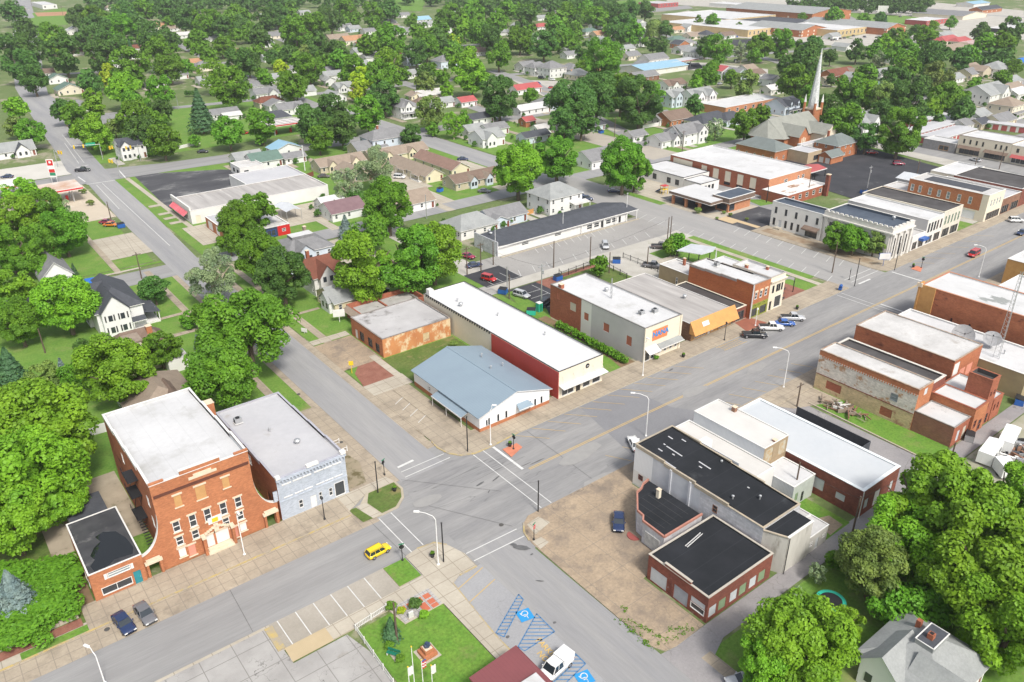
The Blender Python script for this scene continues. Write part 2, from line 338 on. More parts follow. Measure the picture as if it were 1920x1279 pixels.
slab('road_patch', [(88, 78.45), (112, 78.45), (106, 86.5), (104, 97.8), (92, 97.8), (90, 88)], ZR+.008, M('newer_asphalt', (.185,.185,.195), (.21,.21,.22), .2, .85, fine=(3,.08)))
slab('south_street', rect(51.2, -60, 59.6, 77.8), ZR, M('south_street_asphalt', (.23,.23,.24), (.285,.28,.275), .25, .9, stretch=(1,.08,1), fine=(3,.08)))
slab('street_parking', rect(44.8, 20, 51.2, 74.2), ZR-.006, M('south_parking_asphalt', (.31,.31,.315), (.27,.27,.28), .15, .9, fine=(3,.08), crack=(.2,(.14,.14,.14),.01)))
slab('north_street', [(52.3, 98.5), (61, 98.5), (61, 226), (63.5, 280), (64.5, 330), (55, 330), (53, 280), (52.3, 226)], ZR, ASPH_N)
slab('gutter', rect(61.0, 104, 62.7, 226), ZR+.004, CONC)
slab('gutter', rect(50.9, 99, 52.3, 226), ZR+.004, CONC)
slab('north_parking_bay', rect(-90, 91.9, 44.5, 96.0), ZR+.004, CONC)
slab('south_parking_bay', rect(22.1, 77.1, 39.4, 82.3), ZR+.004, CONC_PK)
slab('north_pavement', rect(-5, 96.0, 3, 97.4), .12, GRASS_B, -.05, KERB)
slab('north_pavement', rect(3, 96.0, 41.8, 101.3), ZK, CONC, -.05, KERB)
slab('kerb_line', rect(-90, 95.85, 41.8, 96.05), ZK+.004, KERB_Y, -.05)
slab('corner_lot', [(44.3, 101.3), (50.9, 101.3), (50.9, 130), (44.3, 130)], .10, CONC, -.05, KERB)
slab('corner_lot_weeds', [(44.6, 102), (47.6, 102), (49.5, 108), (48.0, 116), (44.6, 120)], .108, M('weedy_concrete', (.30,.25,.18), (.22,.2,.13), .5, .95, c3=(.12,.10,.05), s3=.5, t3=.5, w3=.1))
slab('junction_base', [(41, 72), (62, 72), (66, 78), (66, 106), (41, 106)], .012, ASPH)
slab('corner_pavement', [(41.8, 96.9), (46, 99.3), (51.4, 99.3), (50.9, 101.3), (41.8, 101.3)], ZK, CONC_LT, -.05, KERB)
slab('corner_island', [(42.8, 93.2), (45.6, 92.8), (48.4, 92.9), (50.5, 94.6), (51.6, 96.8), (51.6, 99.3), (46, 99.3), (43.5, 96.9)], .13, KERB, -.05)
slab('corner_island_grass', [(45.6, 93.2), (48.2, 93.3), (50.2, 94.9), (51.2, 96.8), (51.2, 99.1), (46.4, 99.1), (45.0, 96.9)], .15, GRASS_D)
slab('island_grass', [(42.2, 93.1), (43.9, 93.0), (43.0, 97.0), (41.7, 97.3)], .14, GRASS_D)
slab('island_path', [(43.9, 92.9), (45.4, 93.0), (44.8, 97.2), (43.0, 97.2)], .145, CONC_LT)
ne = [(62.8, 110.5)] + [(62.9, 105.4), (62.6, 103.2), (63.2, 100.5), (64.6, 98.6), (66.9, 97.6), (70.4, 97.5), (75, 98.0)]
slab('corner_pavement', ne + [(186, 98.0), (186, 104), (70.5, 104), (70.5, 126), (66.8, 126), (66.8, 111)], ZK, CONC, -.05, KERB)
slab('kerb_line', [(62.75, 105.5), (62.45, 103.2), (63.05, 100.4), (64.5, 98.45), (66.8, 97.42), (70.4, 97.35), (77, 97.9), (77, 98.1), (70.4, 97.6), (66.9, 97.7), (64.7, 98.7), (63.3, 100.5), (62.7, 103.2), (62.95, 105.5)], ZK+.006, KERB_Y, -.05)
slab('parking_bay', rect(62.7, 108, 69.8, 126.4), .07, CONC, -.05)
slab('parking_lot', rect(62.7, 126.4, 71.8, 131), .06, CONC_LT)
slab('brick_drive', [(62.8, 131), (71.5, 131), (71.8, 139.5), (66, 139.5), (64, 137)], .05, BRICKPAVE)
slab('drive', rect(62.7, 139.5, 72, 154), .05, CONC_APR)
slab('pavement', rect(70, 126.4, 71.6, 142), .09, CONC_LT, -.05)
slab('rough_lot', rect(71.6, 126.2, 90, 139), .03, GRASS_D)
slab('pavement', rect(65.4, 154, 67.2, 222), .05, CONC)
slab('verge_path', rect(67.2, 172, 73, 173.2), .05, CONC)
slab('verge_path', rect(62.8, 154.4, 72, 156.8), .05, CONC_LT)
for y in (160, 178, 190): slab('pavement', rect(47.2, y, 51.2, y+1.2), .05, CONC)
slab('pavement', rect(45.6, 131, 47.3, 225), .05, CONC)
slab('house_path', rect(37, 190, 45.6, 191.4), .05, CONC)
slab('house_path', rect(36, 178.5, 51, 180.2), .05, CONC)
slab('brick_walk', rect(-40, 97.6, 2.6, 99.2), .05, BRICKPAVE)
slab('retaining_wall', rect(-40, 99.4, 2.4, 99.7), .6, CONC_LT, -.05)
slab('south_pavement', [(22, 74.6), (22.2, 77.1), (39.0, 77.1), (43.3, 77.4), (43.3, 82.3), (45.5, 82.7), (48.3, 82.3), (49.6, 80.7), (50.6, 77.4), (50.5, 74.2), (47.5, 74.2), (45.8, 73.4), (44.8, 62), (44.8, 38), (42.6, 38), (42.6, 71.0), (36.5, 71.0), (36.0, 74.6)], ZK, CONC_LT, -.05, KERB)
slab('kerb_line', [(44.75, 38), (44.75, 62), (45.75, 73.5), (45.9, 73.5), (44.95, 62), (44.95, 38)], ZK+.006, KERB_Y, -.05)
slab('kerb_line', [(47.5, 74.05), (50.5, 74.05), (50.5, 74.25), (47.5, 74.25)], ZK+.006, KERB_Y, -.05)
slab('kerb_line', [(45.6, 82.8), (48.4, 82.4), (49.7, 80.8), (49.5, 80.6), (48.2, 82.1), (45.6, 82.55)], ZK+.006, KERB_Y, -.05)
slab('corner_bed', [(44.8, 82.2), (48.1, 81.9), (48.5, 79.0), (46.2, 78.6)], ZK+.01, CONC_LT)
slab('corner_island_grass', rect(39.5, 77.5, 43.1, 82.1), .15, GRASS_B, -.05, KERB)
slab('patio', rect(36.6, 71.2, 42.5, 74.7), ZK+.006, M('grey_pavers', (.42,.40,.38), (.36,.34,.33), .8, .9, joints=(.6,(.2,.2,.2))))
for i, (x, y) in enumerate([(37.6,73.6),(38.9,73.6),(40.2,73.6),(41.5,73.6),(40.2,72.4),(41.5,72.4),(40.2,71.6+.0),(41.5,71.5)]):
 s_ = .5 if y > 72 else .38
 slab('patio', rect(x-.5, y-s_, x+.5, y+s_*.8), ZK+.012, M('red_pavers', (.48,.15,.08), (.42,.12,.07), .8, .9))
slab('park_lawn', rect(30.9, 40, 42.5, 74.0), .10, GRASS_B)
slab('monument_pad', rect(34.9, 63.7, 37.5, 66.4), .12, CONC_LT)
slab('west_lot', [(-20, 20), (30.6, 20), (30.6, 70), (29.6, 74.3), (22.1, 74.3), (21.8, 81.8), (-20, 81.8)], ZR, CONC_CR)
slab('yellow_island', [(21.3, 77.2), (22.3, 77.2), (22.4, 81.8), (21.3, 81.8)], ZK, KERB_Y, -.05)
slab('tan_pavement', rect(22.1, 74.4, 27.8, 77.1), ZK+.004, M('tan_new_concrete', (.45,.36,.23), (.4,.32,.2), .3, .9))
slab('station_apron', [(59.6, 48.2), (60.4, 46.6), (62.2, 46.2), (67.7, 46.4), (67.7, 57.5), (73.0, 57.5), (82.3, 57.5), (82.3, 74.2), (96, 74.2), (96, 78.4), (63.5, 78.4), (61.8, 77.4), (60.6, 75.6), (59.9, 73)], .08, CONC_APR, -.05, KERB)
slab('kerb_line', [(61.8, 77.6), (60.4, 75.7), (59.9, 73.8), (60.1, 73.8), (60.7, 75.6), (61.9, 77.3)], .12, KERB_Y, -.05)
slab('pavement_patch', [(61.6, 74.2), (65.2, 75.0), (64.6, 77.2), (62.0, 76.9)], .088, CONC_LT)
slab('pavement_patch', [(60.1, 71.2), (62.1, 71.6), (61.9, 73.2), (60.2, 73.3)], .088, CONC_LT)
slab('south_pavement', rect(96, 74.2, 240, 78.4), ZK, CONC, -.05, KERB)
slab('alley', [(59.6, 46.6), (59.6, 38.5), (63, 41.5), (68, 43.4), (240, 43.4), (240, 45.9), (67.7, 46.3), (62, 46.2)], ZR+.004, ALLEY)
slab('drive', rect(59.6, 36, 63.2, 46.0), ZR+.002, ALLEY)
slab('garden_path', rect(63.2, 30, 65.0, 43), .04, CONC)
slab('alley', rect(114.6, 46, 127.2, 78), .03, ALLEY)
slab('fenced_yard', rect(114.6, 55, 122.4, 70), .045, ASPH_DK)
slab('kerb', [(127.2, 46.6), (127.5, 46.6), (128.3, 71), (128.0, 71)], .16, KERB, -.05)
slab('vacant_lot_grass', [(127.4, 46.2), (134.4, 46.6), (134.4, 74), (128.2, 71)], .04, GRASS_B)
slab('vacant_lot_concrete', [(124, 71.5), (134, 67.5), (134, 74.2), (122, 74.2)], .055, CONC)
slab('back_lot_grass', rect(95, 46, 101.8, 54), .04, GRASS_B)
slab('concrete_pad', [(96.8, 46.2), (100.5, 46.4), (100.8, 49), (98, 50)], .05, CONC_APR)
slab('alley_lot', rect(120, 20, 200, 43.2), .015, M('gravel_yard', (.36,.34,.28), (.25,.25,.17), .25, .95, c3=(.11,.17,.05), s3=.15, t3=.5, w3=.1))
slab('lawn', rect(102.9, 103.4, 113.8, 136), .06, GRASS_B)
slab('flower_bed', [(109.5, 104), (113.8, 104), (113.8, 134), (111.2, 134), (111.6, 118), (110.5, 108)], .07, DIRT)
slab('rear_alley', [(90, 152.5), (113, 152.5), (186, 152.2), (186, 157.4), (90, 157.4)], .02, GRAVEL)
slab('gravel_lot', rect(146, 131, 186, 157.4), .025, GRAVEL)
slab('strip_parking_lot', [(119, 157.0), (181, 156.2), (186, 157), (186, 174), (119, 174)], .03, M('strip_lot_asphalt', (.31,.30,.285), (.26,.25,.24), .08, .9, fine=(2.5,.08), crack=(.12,(.15,.14,.13),.008)))
slab('sealed_parking_lot', rect(113, 156.9, 125, 167.6), .035, ASPH_DK)
slab('sealed_parking_lot', rect(115.2, 134, 125.4, 152.0), .035, ASPH_DK)
slab('grass_strip', [(112.4, 130), (114.5, 133), (116.6, 137), (116.8, 151), (115, 151), (112.6, 143)], .04, GRASS)
slab('gravel_alley', rect(112.9, 167, 120, 215), .025, GRAVEL)
slab('brick_yard', rect(125.5, 133.5, 146, 152), .03, BRICKPAVE)
slab('rear_garden', rect(132, 133, 148, 150), .04, GRASS_D)
slab('grey_drive', rect(90, 152.2, 114, 158), .03, CONC_CR)
slab('park_lawn', rect(164.4, 104, 182, 148), .05, GRASS)
slab('park_lawn', rect(183.2, 108, 186, 150), .12, GRASS)
slab('pavement', rect(181.4, 104, 183.2, 155), .13, CONC_LT)
slab('plaza', rect(164.6, 103.6, 176, 111), .07, BRICKPAVE)
slab('brick_pavement', [(144.4, 98.3), (152, 98.3), (151, 103), (146, 103)], ZK+.008, M('red_brick_paving', (.30,.11,.07), (.24,.09,.06), .7, .9))
slab('second_street', [(186, 97.9), (203.5, 97.9), (203.5, 226), (186, 226)], ZR+.002, M('second_street_asphalt', (.31,.30,.29), (.27,.265,.26), .2, .9, stretch=(1,.08,1), fine=(3,.08)))
slab('second_street', [(186, 226), (199, 226), (199, 420), (186, 420)], ZR+.002, ASPH_N)
slab('corner_pavement', [(203.2, 105)] + arc(207, 101.5, 3.8, 180, 270, 5) + [(300, 97.7), (300, 102), (211.5, 102), (211.5, 142), (203.2, 142)], ZK, CONC, -.05, KERB)
slab('tree_strip', rect(205.6, 103, 209.4, 140), ZK+.008, M('mulched_strip', (.34,.28,.2), (.2,.13,.08), .3, .95))
slab('bank_lot', [(203.5, 142), (236, 142), (236, 166), (228, 166), (203.5, 158)], .03, ASPH_OLD)
slab('bank_drive', rect(203.5, 156, 226, 182), .035, CONC_LT)
slab('bank_drive_lane', [(206, 162), (213, 160), (216, 182), (208, 184)], .045, ASPH_OLD)
slab('back_street', rect(226, 140, 240, 226), .04, ASPH)
slab('grass_island', [(227, 156), (236, 154), (236, 158), (229, 164)], .06, GRASS)
slab('bank_planting', [(204.5, 150), (207, 150), (207, 142.5), (209, 142.5), (209, 156), (204.5, 156)], .08, M('tan_gravel_bed', (.5,.38,.24), (.45,.34,.2), .5, .95), -.05)
slab('playground', [(203.5, 180), (236, 184), (236, 212), (203.5, 208)], .035, CONC_LT)
slab('verge', rect(201.5, 178, 204.8, 200), .06, GRASS)
slab('church_lot', [(258, 138), (322, 138), (334, 190), (284, 192), (262, 160)], .04, ASPH_DK)
slab('lot_edge', [(322, 112), (334, 112), (348, 192), (336, 192)], .03, GRAVEL)
slab('east_street', [(332, 60), (346, 60), (360, 300), (348, 300)], .04, ASPH)
slab('gravel_yard', rect(236, 102.5, 330, 137), .03, GRAVEL)
slab('vacant_grass', rect(253, 102, 263, 118), .05, GRASS)
slab('cross_street', rect(-60, 217.6, 262, 226.6), ZR-.004, ASPH_N)
slab('third_street', [(245, 222), (262, 222), (262, 330), (247, 330)], ZR, M('dusty_street', (.38,.345,.29), (.33,.3,.26), .2, .9))
slab('cross_street', rect(262, 216, 480, 224), ZR-.006, ASPH)
slab('highway', [(64.5, 330), (66, 356), (68, 390), (75, 448), (82, 500), (84, 560), (96, 640), (140, 900), (250, 1600), (225, 1600), (118, 900), (80, 650), (72, 594), (64, 500), (60, 448), (56, 389), (53, 356), (54.5, 330)], ZR+.02, ASPH_N)
slab('junction_street', [(-60, 333), (54.5, 331), (86, 330), (300, 318), (300, 326), (86, 345), (66, 350), (30, 348), (-60, 350)], ZR+.01, ASPH)
slab('forecourt', rect(-40, 282, 53, 332), .03, M('forecourt_concrete', (.50,.43,.34), (.44,.38,.3), .1, .9, c3=(.55,.5,.43), s3=.08, t3=.55, w3=.1))
slab('forecourt', rect(-60, 350, 55, 376), .03, M('pale_forecourt', (.52,.5,.46), (.44,.42,.38), .08, .9))
slab('market_lot', [(69, 279), (101, 281), (121, 278), (123, 302), (101, 320), (72, 334)], .035, ASPH_OLD)
slab('yard_concrete', rect(66, 236, 122, 256), .03, CONC_LT)
slab('yard_concrete', rect(84, 176, 104, 216), .03, CONC_LT)
slab('side_drive', [(41, 240), (52.6, 240), (52.6, 262), (41, 262)], .04, CONC_LT)
for y in (262, 268, 274, 285): slab('verge_path', rect(64.5, y, 68, y+2.4), .06, CONC_LT)
slab('pavement', rect(68, 256, 69.6, 330), .05, CONC_LT)
slab('pavement', rect(39.4, 228, 41, 300), .05, CONC)
slab('pavement', rect(-40, 228.4, 46, 229.6), .05, CONC_LT)
slab('side_street', rect(-60, 229.6, 52, 231), .01, GRASS_B)
slab('lane', rect(-60, 216.8, 52.3, 226.8), ZR, ASPH)
for nm, pts, wd in [('far_street', [(1010, 470), (1000, 300)], 8), ('far_street', [(340, 460), (327, 400), (300, 340), (262, 240)], 9),
     ('far_street', [(250, 330), (262, 420), (290, 620), (330, 900)], 8), ('far_street', [(190, 420), (205, 600), (240, 900)], 8),
     ('far_street', [(80, 470), (330, 440), (620, 380)], 8), ('far_street', [(90, 640), (400, 590), (760, 520)], 8),
     ('far_street', [(420, 120), (500, 300), (600, 560), (720, 900)], 10), ('far_street', [(480, 220), (700, 190), (1000, 160)], 9),
     ('far_street', [(360, 150), (420, 145), (470, 230), (520, 360)], 8), ('highway_east', [(600, 300), (760, 420), (1000, 640)], 12)]:
 slab(nm, ribbon(pts, wd), .06, ASPH)
for pts, m in [([(1250,8),(1440,20),(1700,38),(1920,75),(1920,20),(1700,0),(1440,-8),(1250,-6)], GRAVEL),
    ([(1250,28),(1290,20),(1420,46),(1640,80),(1640,92),(1400,72),(1240,60)], GRAVEL),
    ([(1560,22),(1700,30),(1790,42),(1640,50),(1560,34)], GRASS), ([(1360,75),(1450,72),(1530,82),(1440,98),(1390,92)], ASPH_DK),
    ([(1165,18),(1290,10),(1300,16),(1210,24)], ASPH), ([(1210,115),(1330,118),(1440,130),(1440,138),(1300,132),(1200,128)], GRAVEL),
    ([(1262,120),(1310,118),(1320,128),(1270,134)], ASPH_DK), ([(60,25),(120,15),(140,32),(70,40)], GRASS_B), ([(40,38),(130,20),(128,46),(30,58)], GRASS_B),
    ([(65,24),(125,22),(124,29),(70,31)], SH_OR), ([(730,0),(800,-4),(790,22),(745,18)], GRASS_B), ([(1140,4),(1230,-4),(1230,6),(1150,10)], GRASS_B),
    ([(1590,70),(1640,60),(1760,70),(1720,92),(1640,86)], GRAVEL), ([(1760,50),(1850,40),(1860,80),(1800,88)], GRAVEL),
    ([(960,150),(1050,152),(1100,175),(1040,190),(985,165)], GRAVEL), ([(1880,140),(1920,148),(1920,160),(1870,150)], ASPH)]:
 slab('far_field' if m in (GRASS, GRASS_B) else 'far_lot', pts, .05, m, px=True)
def marks(name, segs, wd, z, mat):
 b = MB()
 for a, c in segs:
  pts = ribbon([a, c], wd); A = sum(pts[i][0]*pts[(i+1) % 4][1] - pts[(i+1) % 4][0]*pts[i][1] for i in range(4))
  if A < 0: pts = pts[::-1]
  b.face([(x, y, z) for x, y in pts], mat)
 o = b.build(name); o['kind'] = 'structure'; return o
ZM = ZR + .045
marks('centre_line', [((71.5, 87.8), (300, 87.8)), ((71.5, 88.15), (300, 88.15))], .17, ZM, LINE_Y)
marks('stop_line', [((70.6, 88.6), (70.6, 97.2)), ((53.9, 102.4), (57.2, 102.6))], .5, ZM, LINE_W)
marks('crosswalk_line', [((66.4, 78.6), (66.4, 97.4)), ((68.5, 78.6), (68.5, 97.4)), ((53.7, 100.9), (62.5, 100.9)), ((53.5, 99.2), (62.7, 99.3)),
  ((44.6, 92.4), (44.6, 82.6)), ((46.8, 92.5), (46.8, 82.9)), ((50.8, 77.3), (60.1, 77.0)), ((50.8, 75.3), (60.0, 75.0))], .16, ZM, LINE_W)
marks('parking_line', [((x, 97.6), (x+4.3, 93.0)) for x in (76.0,79.9,83.8,87.9,91.7,95.3,99.4,103.1,106.9,110.8,114.8,118.8)] +
  [((x+1, 78.7), (x-1.4, 82.8)) for x in (86, 90.2, 116, 120, 124.2, 128.3, 132.5, 136.5, 140.6)] + [((x, 97.6), (x+4.3, 93.0)) for x in (216, 222, 228, 236, 244, 252)], .11, ZM, LINE_Y)
marks('parking_line', [((69.3, y), (64.3, y-2.7)) for y in (123.6, 120.8, 118.0, 115.1, 112.3)], .12, .095, LINE_W)
marks('parking_line', [((39.0-2.62*i, 82.2), (39.0-2.62*i, 77.2)) for i in range(1, 7)], .14, ZM, LINE_W)
marks('parking_line', [((185.2-.0, y), (190.3, y+1.5)) for y in range(104, 176, 4)], .12, ZM+.002, LINE_W)
marks('parking_line', [((203.0, y), (198.2, y-1.5)) for y in range(110, 150, 4)], .12, ZM+.002, LINE_W)
marks('parking_line', [((45.2, 71.9), (51.0, 73.4)), ((45.2, 68.9), (51.0, 70.4))], .14, ZM, LINE_Y)
marks('stop_line', [((190.5, 97.9), (196, 97.9)), ((205.2, 88.6), (205.2, 97)), ((183, 79), (183, 87.5))], .5, ZM, LINE_W)
marks('crosswalk_line', [((179.6, 79), (179.6, 97.4)), ((181.6, 79), (181.6, 97.4)), ((190, 99.8), (203, 99.8)), ((190, 101.8), (203, 101.8))], .16, ZM, LINE_W)
marks('parking_line', [((125+i*5.0, 157.6), (127+i*5.0, 161.4)) for i in range(11)] + [((140+i*2.8, 168.5), (141.5+i*2.8, 172)) for i in range(12)], .12, .066, LINE_W)
marks('parking_line', [((115.6+i*3.1, 157.4), (115.6+i*3.1, 163)) for i in range(4)] + [((113.5, 157.4), (124.8, 157.5))] +
  [((117.6, y), (123.3, y)) for y in (137.8, 141, 144.2, 147.4)] + [((123.3, 136), (123.3, 151))], .12, .066, LINE_W)
marks('lane_line', [((58.0, 242), (59.5, 328)), ((55.9, 290), (57.2, 327)), ((61.5, 366), (66, 430)), ((59.5, 366), (63, 410))], .18, ZR+.06, LINE_W)
marks('stop_line', [((54.6, 330), (64.4, 329.6)), ((57, 359), (62, 361)), ((55, 334.5), (54.5, 344)), ((68.5, 331), (69.5, 345))], .45, ZR+.06, LINE_W)
marks('tar_seam', [((51.4, 92), (60, 77.9)), ((61.2, 91), (73.2, 91.4)), ((78, 78.5), (78.6, 97.5)), ((52.6, 99), (64, 86)), ((43.5, 82.4), (43.2, 91.8)), ((20, 82.4), (20.4, 91.8))], .05, ZM+.002, M('tar_seam', (.10,.10,.10), None, 1, .7))
def hatch(P, n, wd, z, mat, dirn=(1, .0)):
 segs = []; N = len(P)
 for i in range(N): segs.append((P[i], P[(i+1) % N]))
 ys = [p[1] for p in P]; y0, y1 = min(ys), max(ys)
 for k in range(1, n):
  y = y0 + (y1-y0)*k/n; xs = []
  for i in range(N):
   a, c = P[i], P[(i+1) % N]
   if (a[1]-y)*(c[1]-y) < 0: xs.append(a[0] + (c[0]-a[0])*(y-a[1])/(c[1]-a[1]))
  if len(xs) >= 2: segs.append(((min(xs), y), (max(xs), y)))
 return marks('blue_hatching', segs, wd, z, mat)
def G4(ox, oy, x, y): return gp(ox + x/4, oy + y/4)
def hatchpx(P, m, z=ZM):      # stripes run along the picture-horizontal direction measured in the photograph
 P = [G4(960, 960, *p) for p in P]; a = R(-38)
 rot = lambda p, s: (p[0]*math.cos(s*a) - p[1]*math.sin(s*a), p[0]*math.sin(s*a) + p[1]*math.cos(s*a))
 Q = [rot(p, -1) for p in P]; segs = [(P[i], P[(i+1) % len(P)]) for i in range(len(P))]
 ys = [q[1] for q in Q]; y0, y1 = min(ys), max(ys); k = 1
 while y0 + k*.62 < y1:
  y = y0 + k*.62; xs = []
  for i in range(len(Q)):
   a_, c_ = Q[i], Q[(i+1) % len(Q)]
   if (a_[1]-y)*(c_[1]-y) < 0: xs.append(a_[0] + (c_[0]-a_[0])*(y-a_[1])/(c_[1]-a_[1]))
  if len(xs) >= 2: segs.append((rot((min(xs), y), 1), rot((max(xs), y), 1)))
  k += 1
 return marks('blue_hatching', segs, .15, z, m)
hatchpx([(-120, 910), (-60, 940), (85, 660), (50, 620)], LINE_B)
hatchpx([(45, 1015), (95, 1045), (320, 900), (185, 765)], LINE_B)
hatchpx([(300, 1290), (400, 1290), (552, 1140), (475, 1065), (430, 1090), (440, 1160)], LINE_B)
def text_flat(name, body, loc, size, rz, mat, z, align='CENTER', rx=0, extrude=.0, parent=None):
 cu = bpy.data.curves.new(name, 'FONT'); cu.body = body; cu.size = size; cu.align_x = align; cu.align_y = 'CENTER'; cu.extrude = extrude
 cu.resolution_u = 3; cu.offset = size*.015
 tmp = bpy.data.objects.new('tmp', cu); COL.objects.link(tmp); dg = bpy.context.evaluated_depsgraph_get()
 me = bpy.data.meshes.new_from_object(tmp.evaluated_get(dg)); bpy.data.objects.remove(tmp)
 me.materials.clear(); me.materials.append(mat)
 o = obj(name, me, parent); o.location = (loc[0], loc[1], z); o.rotation_euler = (rx, 0, rz); return o
def wheelchair(px, py):
 c = gp(px, py); rz = R(180-12); ca, sa = math.cos(rz), math.sin(rz)
 b = MB(); s = 1.0
 q = [(c[0]+ca*u-sa*v, c[1]+sa*u+ca*v) for u, v in ((-s,-s),(s,-s),(s,s),(-s,s))]
 b.face([(x, y, ZM) for x, y in q], P_('blue_sign_paint', (.02,.25,.55), .7))
 def pt(u, v): return (c[0]+ca*u-sa*v, c[1]+sa*u+ca*v)
 segs = [((-.15,.45),(-.15,-.05)), ((-.15,-.05),(.35,-.05)), ((.35,-.05),(.5,-.55)), ((-.15,.2),(.25,.2))]
 segs += [((-.1+.42*math.cos(R(a)), -.3+.42*math.sin(R(a))), (-.1+.42*math.cos(R(a+30)), -.3+.42*math.sin(R(a+30)))) for a in range(110, 350, 30)]
 segs += [((-.22, .62), (-.08, .62))]
 for a, e in segs:
  p = ribbon([pt(*a), pt(*e)], .13)
  A = sum(p[i][0]*p[(i+1) % 4][1] - p[(i+1) % 4][0]*p[i][1] for i in range(4))
  b.face([(x, y, ZM+.006) for x, y in (p if A > 0 else p[::-1])], LINE_W)
 o = b.build('wheelchair_marking'); o['kind'] = 'structure'
wheelchair(984.5, 1154); wheelchair(1096, 1272)
for body, px, py in (('PARKING', 1029, 1221), ('NO', 1018, 1232)):
 c = gp(px, py); o = text_flat('pavement_lettering', body, c, 1.15, R(-92), M('yellow_letter_paint', (.62,.42,.14), None, 1, .8), ZM); o['kind'] = 'structure'
marks('faded_hatching', [((133.2+i*.75, 97.4), (133.4+i*.75, 95.6)) for i in range(9)] + [((132.5, 97.5), (140.5, 97.3)), ((133, 95.5), (140.5, 95.2))], .14, ZM, LINE_Y)
tp = M('tar_patch', (.085,.085,.088), (.13,.13,.13), 1.2, .7)
rs = random.Random(12)
def blot(px, py, L, W_, a, m=tp, name='tar_patch'):
 c = gp(px, py); P = []
 for i in range(11):
  t = 6.283*i/11; r = .75+.4*rs.random(); u, v = math.cos(t)*L*r, math.sin(t)*W_*r; P.append((c[0]+u*math.cos(a)-v*math.sin(a), c[1]+u*math.sin(a)+v*math.cos(a)))
 slab(name, P, ZM-.012, m)
for q in [(900,908,1.0,.2,.1),(930,898,1.1,.16,.3),(917,922,.5,.1,.6),(997,1040,.3,.16,0),(979,1028,1.5,.5,-.8),(963,1022,.6,.3,-.8),(1012,1090,.7,.14,-.8),(1009,865,1.8,.12,0),(985,872,1.2,.1,0),(1205,690,.7,.2,0),(1258,694,.8,.2,.1),(1040,1168,.25,.2,0),(952,1195,.3,.2,0)]: blot(*q)
op = M('worn_patch', (.285,.28,.27), (.255,.25,.245), .8, .9)
for q in [(1090,850,5,1.6,.1),(1130,900,4,1.6,0),(800,940,3,1.2,0),(1300,735,3.5,1.5,0),(1420,690,4,1.2,.05)]: blot(*q, op, 'worn_patch')
for px, py in ((201,1181),(940,985),(1140,700),(640,830),(560,740)):
 c = gp(px, py); slab('manhole_cover', [(c[0]+.38*math.cos(i*.6283), c[1]+.38*math.sin(i*.6283)) for i in range(10)], ZM+.01, M('cast_iron_cover', (.09,.085,.08), None, 3))
# ================================================================ BUILDINGS
def wall_mesh(b, face, c, a0, a1, z0, z1, ops, mat, depth=.16):
 """one wall on plane y=c (S,N) or x=c (W,E) from a0..a1, with recessed openings [(u0,u1,z0,z1)]"""
 us = sorted({a0, a1, *[min(max(o[0], a0), a1) for o in ops], *[min(max(o[1], a0), a1) for o in ops]})
 zs = sorted({z0, z1, *[min(max(o[2], z0), z1) for o in ops], *[min(max(o[3], z0), z1) for o in ops]})
 inn = {'S': 1, 'N': -1, 'W': 1, 'E': -1}[face]
 def pt(u, z, d=0): return (u, c + inn*d, z) if face in 'SN' else (c + inn*d, u, z)
 flip = face in 'NW'
 def quad(p):
  b.face(p[::-1] if flip else p, mat)
 for i in range(len(us)-1):
  for j in range(len(zs)-1):
   um, zm = (us[i]+us[i+1])/2, (zs[j]+zs[j+1])/2
   if any(o[0] < um < o[1] and o[2] < zm < o[3] for o in ops): continue
   quad([pt(us[i], zs[j]), pt(us[i+1], zs[j]), pt(us[i+1], zs[j+1]), pt(us[i], zs[j+1])])
 for u0, u1, q0, q1 in ops:
  quad([pt(u0, q0), pt(u0, q1), pt(u0, q1, depth), pt(u0, q0, depth)][::-1])
  quad([pt(u1, q0), pt(u1, q1), pt(u1, q1, depth), pt(u1, q0, depth)])
  quad([pt(u0, q1), pt(u1, q1), pt(u1, q1, depth), pt(u0, q1, depth)][::-1])
  quad([pt(u0, q0), pt(u1, q0), pt(u1, q0, depth), pt(u0, q0, depth)])
def fbox(b, face, c, u0, u1, z0, z1, d0, d1, mat):       # box hugging a wall; d measured outwards from the wall plane
 if face == 'S': b.box(u0, c-d1, z0, u1, c-d0, z1, mat)
 elif face == 'N': b.box(u0, c+d0, z0, u1, c+d1, z1, mat)
 elif face == 'W': b.box(c-d1, u0, z0, c-d0, u1, z1, mat)
 else: b.box(c+d0, u0, z0, c+d1, u1, z1, mat)
